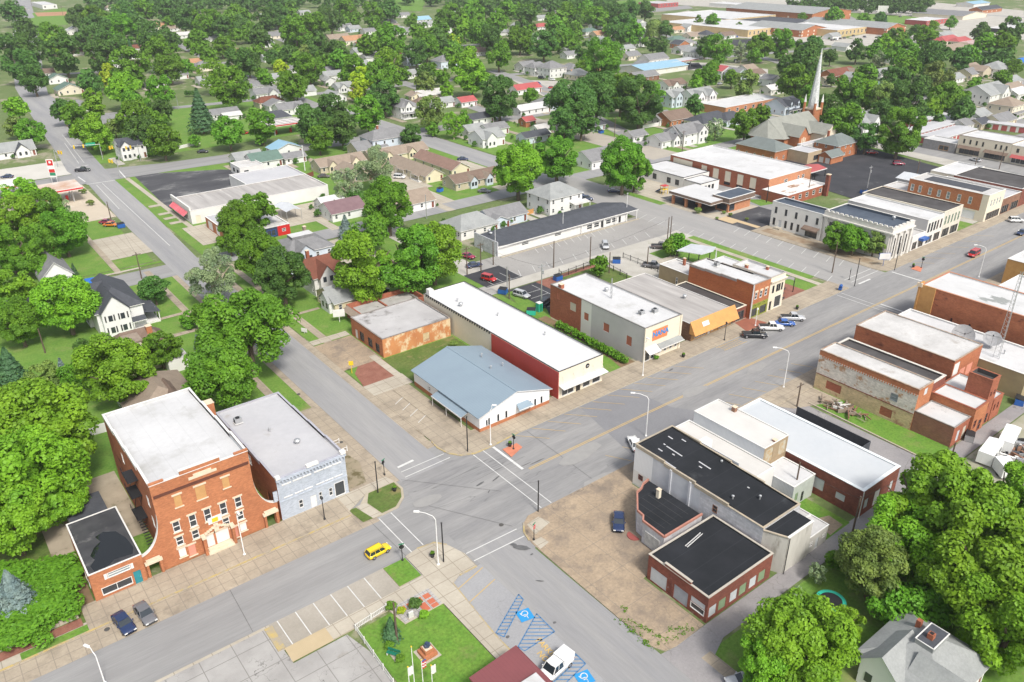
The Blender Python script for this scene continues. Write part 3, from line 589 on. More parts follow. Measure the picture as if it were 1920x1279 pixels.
def opening(root, face, c, o, kind, org, fm=None, pm=None, detail=True):
 """builds the part filling one opening. kinds: win, board, door, garage, shop"""
 u0, u1, z0, z1 = o; fr = .09 if (u1-u0) > .7 else .06
 fm = fm or TRIM
 off = (org[0], org[1], 0)
 if kind in ('win', 'shop'):
  b = MB()
  fbox(b, face, c, u0, u0+fr, z0, z1, -.12, .03, fm); fbox(b, face, c, u1-fr, u1, z0, z1, -.12, .03, fm)
  fbox(b, face, c, u0+fr, u1-fr, z1-fr, z1, -.12, .03, fm); fbox(b, face, c, u0+fr, u1-fr, z0, z0+fr, -.12, .05, fm)
  if kind == 'win' and detail: fbox(b, face, c, u0+fr, u1-fr, (z0+z1)/2-.04, (z0+z1)/2+.04, -.12, .0, fm)
  if kind == 'shop':
   n = max(1, round((u1-u0)/1.8))
   for i in range(1, n): u = u0+(u1-u0)*i/n; fbox(b, face, c, u-.04, u+.04, z0+fr, z1-fr, -.12, .0, fm)
  f = b.build('window' if kind == 'win' else 'shop_window', root, off=off)
  b = MB(); fbox(b, face, c, u0+.02, u1-.02, z0+.02, z1-.02, -.155, -.10, pm or GLASS); b.build('pane', f, off=off)
  return f
 if kind == 'board':
  b = MB(); fbox(b, face, c, u0, u1, z0, z1, -.15, -.05, pm or BOARD); return b.build('boarded_window', root, off=off)
 if kind == 'door':
  b = MB(); fbox(b, face, c, u0, u1, z0, z1, -.15, -.09, pm or DKMET); f = b.build('door', root, off=off)
  b = MB(); fbox(b, face, c, u1-.18, u1-.12, z0+.95, z0+1.1, -.09, -.03, STEEL); b.build('handle', f, off=off); return f
 if kind == 'garage':
  b = MB(); n = max(3, int((z1-z0)/.55))
  for i in range(n): a, e = z0+(z1-z0)*i/n, z0+(z1-z0)*(i+1)/n; fbox(b, face, c, u0, u1, a+.015, e, -.15, -.10, pm or TRIM); fbox(b, face, c, u0, u1, a, a+.015, -.15, -.13, DKMET)
  return b.build('garage_door', root, off=off)
def building(name, label, cat, x0, y0, x1, y1, H, wall, roof, par=.5, cop=None, ops=(), fw=None, low=None, group=None, copw=.3, z0=-.05, segs=None):
 """flat-roofed building with parapet. ops: (face, kind, u0,u1,z0,z1[,frame mat, pane mat]) in world coordinates. low: parapet height at the back (N) end"""
 root = empty(name, ((x0+x1)/2, (y0+y1)/2, 0), 0, label, cat, group); org = ((x0+x1)/2, (y0+y1)/2)
 off = (org[0], org[1], 0); fw = fw or {}; cop = cop or TRIM
 HN = low if low is not None else H
 for face, c, a0, a1 in (('S', y0, x0, x1), ('W', x0, y0, y1), ('N', y1, x0, x1), ('E', x1, y0, y1)):
  fo = [o[2:6] for o in ops if o[0] == face]; b = MB(); m = fw.get(face, wall)
  if segs and face in segs:
   for q0, q1, s0, s1, sm in segs[face]:
    b = MB(); wall_mesh(b, face, c, q0, q1, s0, s1, [(max(o[0], q0), min(o[1], q1), max(o[2], s0), min(o[3], s1)) for o in fo if o[0] < q1 and o[1] > q0 and o[2] < s1 and o[3] > s0], sm)
    w_ = b.build('wall', root, off=off); w_['label'] = sm.name.replace('_', ' ') + ' section of the wall'
   continue
  if HN == H or face == 'S': wall_mesh(b, face, c, a0, a1, z0, H, fo, m)
  elif face == 'N': wall_mesh(b, face, c, a0, a1, z0, HN, fo, m)
  else:
   n = 4; tops = [H + (HN-H)*(i+.0)/(n-1) for i in range(n)]
   for i in range(n):
    q0, q1 = a0+(a1-a0)*i/n, a0+(a1-a0)*(i+1)/n
    wall_mesh(b, face, c, q0, q1, z0, tops[i], [o for o in fo if q0 <= (o[0]+o[1])/2 < q1], m)
  w_ = b.build('wall', root, off=off)
  if face in fw: w_['label'] = fw[face].name.replace('_', ' ') + ' wall'
 b = MB(); t = copw; k = (HN-H)
 rz0, rz1 = H-par, HN-par*.6 if HN != H else H-par
 b.face([(x0+t, y0+t, rz0), (x1-t, y0+t, rz0), (x1-t, y1-t, rz1), (x0+t, y1-t, rz1)], roof)
 b.face([(x0+t, y0+t, rz0), (x0+t, y0+t, H), (x1-t, y0+t, H), (x1-t, y0+t, rz0)][::-1], roof)
 b.face([(x0+t, y1-t, rz1), (x0+t, y1-t, HN), (x1-t, y1-t, HN), (x1-t, y1-t, rz1)], roof)
 b.face([(x0+t, y0+t, rz0), (x0+t, y1-t, rz1), (x0+t, y1-t, HN), (x0+t, y0+t, H)][::-1], roof)
 b.face([(x1-t, y0+t, rz0), (x1-t, y1-t, rz1), (x1-t, y1-t, HN), (x1-t, y0+t, H)], roof)
 b.build('roof', root, off=off)
 b = MB(); e = .06
 b.box(x0-e, y0-e, H-.02, x1+e, y0+t, H+.08, cop); b.box(x0-e, y1-t, HN-.02, x1+e, y1+e, HN+.08, cop)
 if HN == H:
  b.box(x0-e, y0+t, H-.02, x0+t, y1-t, H+.08, cop); b.box(x1-t, y0+t, H-.02, x1+e, y1-t, H+.08, cop)
 else:
  n = 4; tops = [H + (HN-H)*i/(n-1) for i in range(n)]
  for xa, xb in ((x0-e, x0+t), (x1-t, x1+e)):
   for i in range(n):
    q0, q1 = y0+(y1-y0)*i/n, y0+(y1-y0)*(i+1)/n
    b.box(xa, max(q0, y0+t), tops[i]-.02-(.5 if i else 0), xb, min(q1, y1-t), tops[i]+.08, cop)
 b.build('coping', root, off=off)
 for o in ops: opening(root, o[0], {'S': y0, 'N': y1, 'W': x0, 'E': x1}[o[0]], o[2:6], o[1], org, *(o[6:8] if len(o) > 6 else ()))
 root['_o'] = 0; del root['_o']
 return root, org
def part(root, org, name, fn, smooth=False):
 b = MB(); fn(b); return b.build(name, root, smooth, off=(org[0], org[1], 0))
def px_ops(face, c, lst):       # openings given by two opposite corners measured in the photograph
 out = []
 for it in lst:
  kind, (xa, ya), (xb, yb) = it[0], it[1], it[2]
  a = wall_pt(face, c, xa, ya); e = wall_pt(face, c, xb, yb)
  out.append((face, kind, min(a[0], e[0]), max(a[0], e[0]), max(.05, min(a[1], e[1])), max(a[1], e[1])) + tuple(it[3:]))
 return out
def rowops(face, kind, us, z0, z1, wd, *mats):
 return [(face, kind, u-wd/2, u+wd/2, z0, z1) + mats for u in us]
def lsp(a, b, n): return [a + (b-a)*i/(n-1) for i in range(n)] if n > 1 else [(a+b)/2]
def vent(x, y, z, label, kind=0):      # small things standing on roofs
 b = MB(); n = ('roof_vent_pipe', 'rooftop_air_unit', 'roof_ventilator')[kind]
 if kind == 0: b.lathe([(.13, 0), (.13, .6), (.22, .62), (.22, .8), (.05, .9)], STEEL, 8)
 elif kind == 1:
  b.box(-.6, -.5, .1, .6, .5, 1.0, STEEL); b.box(-.7, -.6, 0, .7, .6, .1, TRIM); b.lathe([(.38, 1.0), (.38, 1.1), (.1, 1.12)], DKMET, 10)
  for i in range(5): b.box(-.62, -.4+.17*i, .2, -.6, -.33+.17*i, .9, DKMET)
 else: b.lathe([(.25, 0), (.25, .35), (.5, .5), (.55, .8), (.35, 1.0), (.05, 1.05)], STEEL, 12)
 o = b.build(n); o.location = (x, y, z); tag(o, label, ('pipe', 'air unit', 'ventilator')[kind]); return o
def chimney(root, org, x, y, z0, z1, w=.5, mat=None):
 part(root, org, 'chimney', lambda b: (b.box(x-w, y-w, z0, x+w, y+w, z1, mat or BR_RED), b.box(x-w-.06, y-w-.06, z1, x+w+.06, y+w+.06, z1+.1, STONE)))
# ---------- 1  three-storey brick lodge with curved wing walls
F = Z6 = lambda x, y: (180 + x/5.635, 860 + y/5.635)
yS = 101.6; X0, X1 = 15.1, 29.1
ops = px_ops('S', yS, [('board', F(815,400), F(890,500)), ('board', F(1040,305), F(1175,400)), ('board', F(1325,208), F(1390,300)),
 ('win', F(800,680), F(862,770)), ('win', F(972,608), F(1035,718)), ('win', F(1130,545), F(1200,655)), ('win', F(1298,480), F(1360,590)), ('win', F(1458,420), F(1520,510)),
 ('win', F(838,838), F(895,912)), ('win', F(1005,768), F(1065,842)), ('win', F(1332,640), F(1385,710)), ('win', F(1482,572), F(1545,640)),
 ('board', F(868,960), F(932,1030), None, TRIM), ('board', F(970,925), F(1035,1015), None, PINK), ('board', F(1420,740), F(1485,830), None, PINK), ('board', F(1515,695), F(1575,755), None, TRIM),
 ('door', F(1130,890), F(1225,990), None, TRIM)])
ops = [(o[0], o[1], o[2], max(o[3], o[2]+1.0), o[4], o[5]) + tuple(o[6:]) for o in ops if o[1] != 'door']
ops += [('S', 'door', 20.9, 22.0, .7, 2.9, None, TRIM), ('S', 'board', 22.3, 24.2, .7, 2.9, None, TRIM)]
ops += [('W', 'win', u, u+1, z, z+1.7) for u in (104.5, 118) for z in (5.5, 9.2)] + [('W', 'board', 112, 114, z, z+2.2, None, BR_DK) for z in (1, 5, 9)]
ops = [(o[0], o[1], max(o[2], X0+.3) if o[0] == 'S' else o[2], min(o[3], X1-.3) if o[0] == 'S' else o[3]) + tuple(o[4:]) for o in ops]
br, org = building('brick_lodge', 'tall three storey orange brick building with curved wing walls and white flat roof', 'brick building', X0, yS, X1, 128.3, 14.6, BR_OR, R_WH, .7, TRIM, ops, fw={'W': BR_STN}, low=13.2)
def fn(b):        # front pediment steps, dark brick band and stone trim
 b.box(19.3, yS-.03, 14.68, 25.0, yS+.35, 15.3, BR_OR); b.box(19.2, yS-.08, 15.3, 25.1, yS+.4, 15.4, TRIM)
 b.box(X0-.05, yS-.04, 14.68, X0+2, yS+.35, 14.95, BR_OR); b.box(X1-2, yS-.04, 14.68, X1+.05, yS+.35, 14.95, BR_OR)
part(br, org, 'parapet_step', fn)
part(br, org, 'brick_band', lambda b: b.box(X0+.2, yS-.1, 12.4, X1-.2, yS-.003, 12.85, M('dark_brick_band', (.12,.045,.03), None, 1)))
part(br, org, 'stone_tablet', lambda b: (b.box(20.3, yS-.12, 13.35, 24.3, yS-.004, 13.75, STONE), b.box(21, yS-.13, 13.75, 23.6, yS-.005, 14.1, STONE)))
for o in [o for o in ops if o[0] == 'S']:
 u0, u1, z0, z1 = o[2:6]; stone = z0 > 6.5 and o[1] == 'board'
 part(br, org, 'stone_lintel', lambda b: b.box(u0-.22, yS-.1, z1+.01, u1+.22, yS-.003, z1+.28, STONE))
 part(br, org, 'sill', lambda b: b.box(u0-.15, yS-.14, z0-.16, u1+.15, yS-.003, z0-.01, STONE))
def wing(sg, xa, wd, name):      # curved buttress wall with a stone-hooded doorway
 b = MB(); n = 12; prof = []
 for i in range(n+1):
  t = i/n; prof.append((wd*(1-math.cos(t*math.pi/2)), 9.6 - (9.6-3.9)*math.sin(t*math.pi/2)))
 pts = [(0, -.05)] + [(0, 9.6)] + prof[1:] + [(wd+.0, -.05)]
 dx0, dx1, dz = wd-2.2, wd-.7, 2.3
 yA, yB = yS+.02, yS+.42
 xs = [p[0] for p in prof]; cut = sorted(set([0.0, dx0, dx1, wd] + xs))
 def top(x):
  for i in range(n):
   if prof[i][0] <= x <= prof[i+1][0]+1e-9: f_ = (x-prof[i][0])/max(1e-6, prof[i+1][0]-prof[i][0]); return prof[i][1] + f_*(prof[i+1][1]-prof[i][1])
  return prof[-1][1]
 for i in range(len(cut)-1):
  a, e = cut[i], cut[i+1]; z = dz if dx0-1e-6 <= a and e <= dx1+1e-6 else -.05
  for yy, fl in ((yA, 0), (yB, 1)):
   q = [(xa+sg*a, yy, z), (xa+sg*e, yy, z), (xa+sg*e, yy, top(e)), (xa+sg*a, yy, top(a))]
   if (sg < 0) != bool(fl): q = q[::-1]
   b.face(q, BR_OR)
  q = [(xa+sg*a, yA-.05, top(a)+.02), (xa+sg*e, yA-.05, top(e)+.02), (xa+sg*e, yB+.05, top(e)+.02), (xa+sg*a, yB+.05, top(a)+.02)]
  b.face(q if sg > 0 else q[::-1], TRIM)
  q = [(xa+sg*a, yA-.05, top(a)-.15), (xa+sg*e, yA-.05, top(e)-.15), (xa+sg*e, yA-.05, top(e)+.02), (xa+sg*a, yA-.05, top(a)+.02)]
  b.face(q if sg > 0 else q[::-1], TRIM)
 xe = xa+sg*wd; b.box(min(xe, xe-sg*.05), yA, -.05, max(xe, xe-sg*.05), yB, 3.9, BR_OR)
 for q in (dx0, dx1): xx = xa+sg*q; b.box(xx-.04, yA+.001, -.05, xx+.04, yB-.001, dz, BR_OR)
 b.box(xa+sg*dx0, yA+.001, dz-.02, xa+sg*dx1, yB-.001, dz+.02, BR_OR) if sg > 0 else b.box(xa+sg*dx1, yA+.001, dz-.02, xa+sg*dx0, yB-.001, dz+.02, BR_OR)
 w_ = b.build(name, br, off=(org[0], org[1], 0))
 b = MB(); m0, m1 = sorted((xa+sg*(dx0-.45), xa+sg*(dx1+.45)))
 b.box(m0, yA-.55, dz+.05, m1, yA-.06, dz+.45, STONE); b.box(m0+.25, yA-.5, dz+.45, m1-.25, yA-.06, dz+.75, STONE)
 b.box(m0+.1, yA-.5, -.0, m0+.45, yA-.06, dz+.05, BR_OR); b.box(m1-.45, yA-.5, -.0, m1-.1, yA-.06, dz+.05, BR_OR)
 b.build('stone_door_hood', w_, off=(org[0], org[1], 0))
wing(-1, X0, 3.3, 'wing_wall'); wing(1, X1, 3.1, 'wing_wall')
def fn(b):
 b.box(20.6, yS-1.2, 0.1, 24.5, yS-.003, .35, STONE); b.box(20.8, yS-.8, .35, 24.3, yS-.004, .65, STONE)
 b.box(20.2, yS-1.0, .1, 20.6, yS-.003, 3.2, BR_OR); b.box(24.5, yS-1.0, .1, 24.9, yS-.003, 3.2, BR_OR)
 b.box(20.1, yS-1.1, 3.2, 20.7, yS-.002, 3.5, STONE); b.box(24.4, yS-1.1, 3.2, 25.0, yS-.002, 3.5, STONE)
 for s_ in (-1, 1):
  for i in range(5): x = 22.55 + s_*(1.8-.36*i); b.box(min(x, x-s_*.4), yS-.35, 3.35+.17*i, max(x, x-s_*.4), yS-.003, 3.6+.17*i, STONE)
 b.box(22.2, yS-.3, 3.2, 22.9, yS-.001, 4.5, STONE)
part(br, org, 'entrance_porch', fn)
part(br, org, 'emblem_plaque', lambda b: (b.box(21.6, yS-.15, 4.7, 23.6, yS-.003, 5.8, TRIM), b.box(22.15, yS-.2, 4.9, 23.05, yS-.16, 5.6, YELP)))
chimney(br, org, 29.9, 121.5, 0, 13.2, .75, BR_OR)
def fn(b):       # iron fire escape on the alley side
 for z in (4.6, 8.6, 11.4):
  b.box(13.6, 109, z, X0-.02, 112.5, z+.08, DKMET)
  for y in (109, 110.7, 112.4): b.box(13.6, y, z+.08, 13.66, y+.06, z+1, DKMET)
  b.box(13.6, 109, z+1, 13.66, 112.5, z+1.06, DKMET)
 for i in range(14): b.box(13.7, 108.8-.32*i, 4.4-.31*i, 14.6, 109.0-.32*i, 4.45-.31*i, DKMET)
 for z0, z1 in ((4.6, 8.6), (8.6, 11.4)):
  b.tube((14.2, 112.5, z0), (14.2, 109.3, z1), .05, .05, DKMET, 4); b.tube((15, 112.5, z0), (15, 109.3, z1), .05, .05, DKMET, 4)
part(br, org, 'fire_escape', fn)
# ---------- 2  pale blue-grey painted brick shop
x0, y0, x1, y1 = 32.4, 101.3, 44.0, 127.6
Q = lambda x, y: (480 + x/4, 640 + y/4)
ops = px_ops('S', y0, [('board', Q(125,1135), Q(170,1195), None, PAINT_BL), ('board', Q(220,1095), Q(265,1160), None, PAINT_BL), ('board', Q(315,1055), Q(355,1125), None, PAINT_BL),
 ('board', Q(435,1000), Q(480,1075), None, PAINT_BL), ('board', Q(520,970), Q(565,1045), None, PAINT_BL), ('board', Q(600,935), Q(645,1010), None, PAINT_BL),
 ('win', Q(320,1195), Q(358,1240)), ('win', Q(470,1135), Q(500,1180)), ('win', Q(545,1105), Q(578,1150))])
ops += [('S', 'shop', 41.6, 43.4, .3, 3.0), ('W', 'board', 105, 106.5, 1, 3, None, BR_DK), ('W', 'win', 112, 113, 4.6, 6.4), ('S', 'door', 37.4, 38.4, .2, 2.4, None, TRIM)]
gb, org = building('painted_brick_shop', 'two storey shop with pale blue painted brick front and grey roof', 'shop building', x0, y0, x1, y1, 8.0, BR_STN, R_GR, .5, M('lavender_coping', (.40,.40,.45), None, 1), ops, fw={'S': PAINT_BL}, low=7.2)
part(gb, org, 'cornice', lambda b: [b.box(x0-.1, y0-.35, 7.6, x1+.1, y0-.003, 7.95, PAINT_BL)] + [b.box(x0+.2+i*.55, y0-.5, 7.35, x0+.4+i*.55, y0-.004, 7.6, PAINT_BL) for i in range(21)])
part(gb, org, 'cornice_crest', lambda b: (b.box(37.4, y0-.3, 8.08, 39.4, y0+.3, 8.5, TRIM), b.box(43.2, y0-.4, 8.08, 44.1, y0+.3, 8.6, TRIM), b.box(32.3, y0-.4, 8.08, 33, y0+.3, 8.5, TRIM)))
for x in (33.9, 35.7, 37.3, 39.3, 40.9, 42.5):
 part(gb, org, 'window_hood', lambda b: b.box(x-.75, y0-.14, 6.55, x+.75, y0-.003, 6.75, TRIM)); part(gb, org, 'sill', lambda b: b.box(x-.7, y0-.12, 4.15, x+.7, y0-.003, 4.3, TRIM))
part(gb, org, 'belt_course', lambda b: b.box(x0, y0-.12, 3.55, x1, y0-.003, 3.75, PAINT_BL))
vent(37.5, 116, 7.1, 'thin vent pipe on the grey roof of the pale blue shop'); vent(34.3, 122, 7.2, 'small air unit at the far left corner of the pale blue shop roof', 1)
vent(39.6, 109.5, 7.2, 'low vent nearest the painted front of the pale blue shop', 2)
# ---------- 3  small brick shop with a wet black roof
x0, y0, x1, y1 = 5.0, 101.0, 11.9, 114.5
P3 = lambda x, y: (x/4, 960 + y/4)
ops = [('S', 'shop', 6.0, 10.0, .6, 1.9, TRIM, GLASS), ('S', 'win', 7.2, 10.2, 3.1, 4.0, TRIM, GLASS_L), ('S', 'door', 10.3, 11.3, .15, 2.4, None, M('teal_door', (.03,.22,.26), None, 1)),
  ('W', 'win', 103, 104, 1, 2), ('W', 'win', 105, 106, 1, 2)]
sb, org = building('small_brick_shop', 'small orange brick shop with wet black flat roof beside the tall lodge', 'shop building', x0, y0, x1, y1, 4.8, BR_OR, R_WET, .12, TRIM, ops, copw=.15)
part(sb, org, 'rain_puddle', lambda b: b.face([(x0+.6+dx, y0+dy, 4.69) for dx, dy in ((.3,.5),(2.2,.6),(3.1,1.4),(5.4,1.0),(5.9,2.4),(5.6,5.2),(4.8,7.6),(3.3,8.6),(2.1,8.1),(2.5,6.6),(1.4,5.7),(.6,4.2),(.9,3.0),(.1,2.0))], P_('still_water', (.012,.014,.016), .03, .6)))
part(sb, org, 'shutter', lambda b: (b.box(6.75, y0-.06, 3.1, 7.15, y0-.003, 4.0, TRIM), b.box(10.25, y0-.06, 3.1, 10.6, y0-.003, 4.0, TRIM)))
part(sb, org, 'rear_shed', lambda b: b.box(5.6, 114.6, -.05, 11.0, 122.5, 3.4, M('grey_shed_block', (.2,.2,.2), None, 1), SH_DK))
slab('concrete_yard', rect(2.0, 112, 15, 132), .05, M('old_yard_concrete', (.4,.34,.26), (.28,.24,.18), .3, .9, c3=(.12,.11,.05), s3=.3, t3=.58, w3=.1))
slab('side_yard', rect(.8, 100.9, 4.8, 112), .06, DIRT)
# ---------- 4  blue gable-roofed metal building
x0, y0, x1, y1 = 71.4, 102.4, 88.2, 125.2; H4, HR = 3.5, 6.0; xm = 79.9
root = empty('metal_office', ((x0+x1)/2, (y0+y1)/2, 0), 0, 'low white metal building with blue grey gable roof at the corner', 'metal building'); org = ((x0+x1)/2, (y0+y1)/2)
sops = rowops('S', 'win', [73.6, 75.7, 77.6, 83.3, 84.6, 86.2], 1.0, 2.4, .42, DKMET, GLASS) + [('S', 'win', 80.6, 82.2, .9, 2.3)] + [('S', 'win', 72.9, 73.2, 1, 2.2, DKMET)]
wops = [('W', 'win', 107.2, 108.2, 1, 2.3), ('W', 'door', 109.2, 110.3, .1, 2.2, None, DKMET), ('W', 'win', 111.5, 112.5, 1, 2.3), ('W', 'win', 113.4, 114.4, 1, 2.3), ('W', 'win', 119, 119.9, 1.2, 2.2)]
for f_, c_, a_, e_, oo in (('S', y0, x0, x1, sops), ('W', x0, y0, y1, wops)):
 b = MB(); wall_mesh(b, f_, c_, a_, e_, .9, H4, [o[2:6] for o in oo if o[4] > .85] + [(o[2], o[3], .9, o[5]) for o in oo if o[4] < .85], MET_W)
 wall_mesh(b, f_, c_, a_, e_, -.05, .9, [(o[2], o[3], o[4], .9) for o in oo if o[4] < .85], BR_OR)
 if f_ == 'S': b.face([(x0, y0, H4), (x1, y0, H4), (xm, y0, HR-.1)], MET_W)
 b.build('wall', root, off=(*org, 0))
part(root, org, 'wall', lambda b: (b.box(x1-.1, y0+.01, -.05, x1, y1, H4, MET_W), b.box(x0+.01, y1-.1, -.05, x1-.1, y1, H4, MET_W), b.face([(x0, y1, H4), (xm, y1, HR-.1), (x1, y1, H4)], MET_W)))
for o in sops + wops: opening(root, o[0], y0 if o[0] == 'S' else x0, o[2:6], o[1], org, *(o[6:8] if len(o) > 6 else ()))
def fn(b):
 for s_, xe in ((-1, x0-.45), (1, x1+.45)):
  q = [(xe, y0-.4, H4-.08), (xe, y1+.4, H4-.08), (xm, y1+.4, HR), (xm, y0-.4, HR)]
  if s_ < 0: q = q[::-1]
  b.face(q, MET_BL); b.face([(p[0], p[1], p[2]-.14) for p in q[::-1]], TRIM)
  lo = (xe, H4-.08); q = [(xe, y0-.4, lo[1]-.14), (xm, y0-.4, HR-.14), (xm, y0-.4, HR), (xe, y0-.4, lo[1])]
  b.face(q[::-1] if s_ > 0 else q, TRIM)
  q = [(xe, y0-.4, lo[1]-.14), (xe, y0-.4, lo[1]), (xe, y1+.4, lo[1]), (xe, y1+.4, lo[1]-.14)]; b.face(q if s_ < 0 else q[::-1], MET_BL)
part(root, org, 'roof', fn)
part(root, org, 'ridge_cap', lambda b: b.box(xm-.15, y0-.42, HR-.04, xm+.15, y1+.42, HR+.05, MET_BL))
def fn(b):
 b.face([(69.6, 105.8, 2.35), (71.4, 105.8, 2.95), (71.4, 116, 2.95), (69.6, 116, 2.35)], MET_BL); b.face([(69.6, 105.8, 2.25), (69.6, 116, 2.25), (71.4, 116, 2.85), (71.4, 105.8, 2.85)], TRIM)
 b.box(69.55, 105.8, 2.15, 69.65, 116, 2.36, TRIM)
 for y in (106, 111, 115.8): b.tube((69.75, y, 0), (69.75, y, 2.3), .07, .07, TRIM, 6)
part(root, org, 'side_awning', fn)
def fn(b):
 b.face([(79.6, 100.9, 2.4), (83.2, 100.9, 2.4), (82.7, 102.4, 3.0), (80.1, 102.4, 3.0)], MET_BL); b.box(79.6, 100.85, 2.3, 83.2, 100.95, 2.42, TRIM)
 b.face([(79.6, 100.9, 2.4), (80.1, 102.4, 3.0), (80.1, 102.4, 2.4)], MET_BL); b.face([(83.2, 100.9, 2.4), (82.7, 102.4, 2.4), (82.7, 102.4, 3.0)], MET_BL)
part(root, org, 'door_canopy', fn)
for i, (x, y, z) in enumerate([(84.0, 119, 5.0), (85.6, 114, 4.4), (81.9, 113, 5.4)]): vent(x, y, z-.1, ['roof vent nearest the ridge end of the blue metal roof', 'roof vent lowest on the far slope of the blue roof', 'roof vent just past the ridge of the blue metal roof'][i])
# ---------- 5  long white-roofed hall with red ribbed side
x0, y0, x1, y1 = 90.6, 102.4, 102.4, 151.6
ops = [('S', 'shop', 91.4, 94.6, .4, 2.6), ('S', 'door', 95.2, 96.4, .1, 2.5), ('S', 'shop', 97, 99.0, .4, 2.6), ('S', 'shop', 99.6, 101.8, .4, 2.6)]
lh, org = building('long_hall', 'long hall with white flat roof, cream front and a red ribbed side wall', 'commercial hall', x0, y0, x1, y1, 6.3, STUC_C, M('snow_white_roof', (.60,.60,.605), (.54,.54,.545), .1, .7, fine=(1,.04), c3=(.5,.5,.49), s3=.1, t3=.62, w3=.1), .35, DKMET, ops, copw=.12)
part(lh, org, 'red_side_cladding', lambda b: b.box(x0-.14, y0+.01, 0, x0-.004, 124.4, 6.1, MET_R))
def fn(b):
 b.face([(90.6, 100.9, 2.95), (102.6, 100.9, 2.95), (102.6, 102.39, 3.15), (90.6, 102.39, 3.15)], TRIM); b.face([(90.6, 100.9, 2.85), (90.6, 102.39, 3.05), (102.6, 102.39, 3.05), (102.6, 100.9, 2.85)], TRIM)
 b.box(90.6, 100.85, 2.78, 102.6, 100.95, 2.98, TRIM)
 for x in (91.5, 94.3, 97, 99.6, 101.9): b.tube((x, 101.0, 2.95), (x, 102.36, 4.9), .03, .03, STEEL, 5)
part(lh, org, 'front_awning', fn)
part(lh, org, 'round_emblem', lambda b: (b.tube((98.1, 102.3, 5.15), (98.1, 102.39, 5.15), .5, .5, DKMET, 20), b.box(97.85, 102.26, 5.08, 98.35, 102.295, 5.22, TRIM)))
for i in range(46):      # eave brackets along both long sides, one part
 pass
part(lh, org, 'gutter_brackets', lambda b: [(b.box(x0-.22, 125+i*.9, 5.9, x0-.003, 125.25+i*.9, 6.25, DKMET)) for i in range(29)])
part(lh, org, 'gutter_brackets', lambda b: [(b.box(x1+.003, 114+i*.9, 5.9, x1+.3, 114.25+i*.9, 6.32, DKMET)) for i in range(40)])
vent(93.7, 140.5, 5.95, 'grey turbine ventilator on the white roof of the long hall', 2)
for x, y, t_ in ((94.6, 143.2, 'back'), (97.2, 131, 'middle'), (99.2, 117, 'front')): vent(x, y, 5.95, 'small pipe vent on the %s part of the long white hall roof' % t_)
part(lh, org, 'roof_access_hood', lambda b: b.box(91.0, 149.6, 5.9, 92.2, 151.0, 7.6, TRIM))
# ---------- 6  low orange brick building with peeling side
x0, y0, x1, y1 = 72.3, 139.4, 89.9, 153.9
ops = [('W', 'win', 141, 142.6, .6, 2.6, DKMET, GLASS), ('W', 'win', 144.2, 146, .6, 2.6, DKMET, GLASS), ('W', 'win', 148, 149.8, .6, 2.6, DKMET, GLASS), ('W', 'door', 151, 152.2, .1, 2.3, None, TRIM),
  ('S', 'board', 76.5, 78.0, .4, 2.4, None, BR_PEEL), ('S', 'board', 82.5, 84.2, .6, 2.8, None, PEEL_Y)]
ob, org = building('low_orange_building', 'low brick building with orange peeling side wall and stained grey roof', 'brick building', x0, y0, x1, y1, 4.55, BR_OR, R_SPOT, .25, M('dark_broken_coping', (.16,.14,.13), (.3,.27,.25), 1.5), ops, fw={'S': BR_PEEL}, copw=.25)
rx0, ry0, rx1, ry1 = 76.0, 155.6, 93.5, 163.5
rr = empty('roofless_shell', (84.7, 159.5, 0), 0, 'roofless brick shell of a shop behind the low orange building', 'ruined building')
def fn(b):
 for a in ((rx0, ry0, rx0+.35, ry1), (rx0+.35, ry0, rx1, ry0+.35), (rx0+.35, ry1-.35, rx1, ry1), (rx1-.35, ry0+.35, rx1, ry1-.35)): b.box(a[0], a[1], -.05, a[2], a[3], 3.4, BR_RED)
 b.box(84, ry0+.35, -.05, 84.35, ry1-.35, 2.6, BR_RED)
part(rr, (84.7, 159.5), 'wall', fn)
part(rr, (84.7, 159.5), 'floor', lambda b: b.face([(rx0+.3, ry0+.3, 2.2), (rx1-.3, ry0+.3, 2.2), (rx1-.3, ry1-.3, 2.2), (rx0+.3, ry1-.3, 2.2)], M('ruin_debris', (.42,.41,.39), (.3,.29,.27), .4, .9, c3=(.08,.08,.06), s3=.35, t3=.55, w3=.08)))
part(rr, (84.7, 159.5), 'front_awning', lambda b: (b.face([(74.6, 156, 2.4), (76, 156, 3.3), (76, 163, 3.3), (74.6, 163, 2.4)][::-1], SH_TN),))
slab('bare_mound', [(93.8, 154.2), (108, 154.2), (108, 158.2), (94, 160.5)], .12, M('orange_clay', (.34,.17,.08), (.28,.2,.1), .4, .95), -.05)
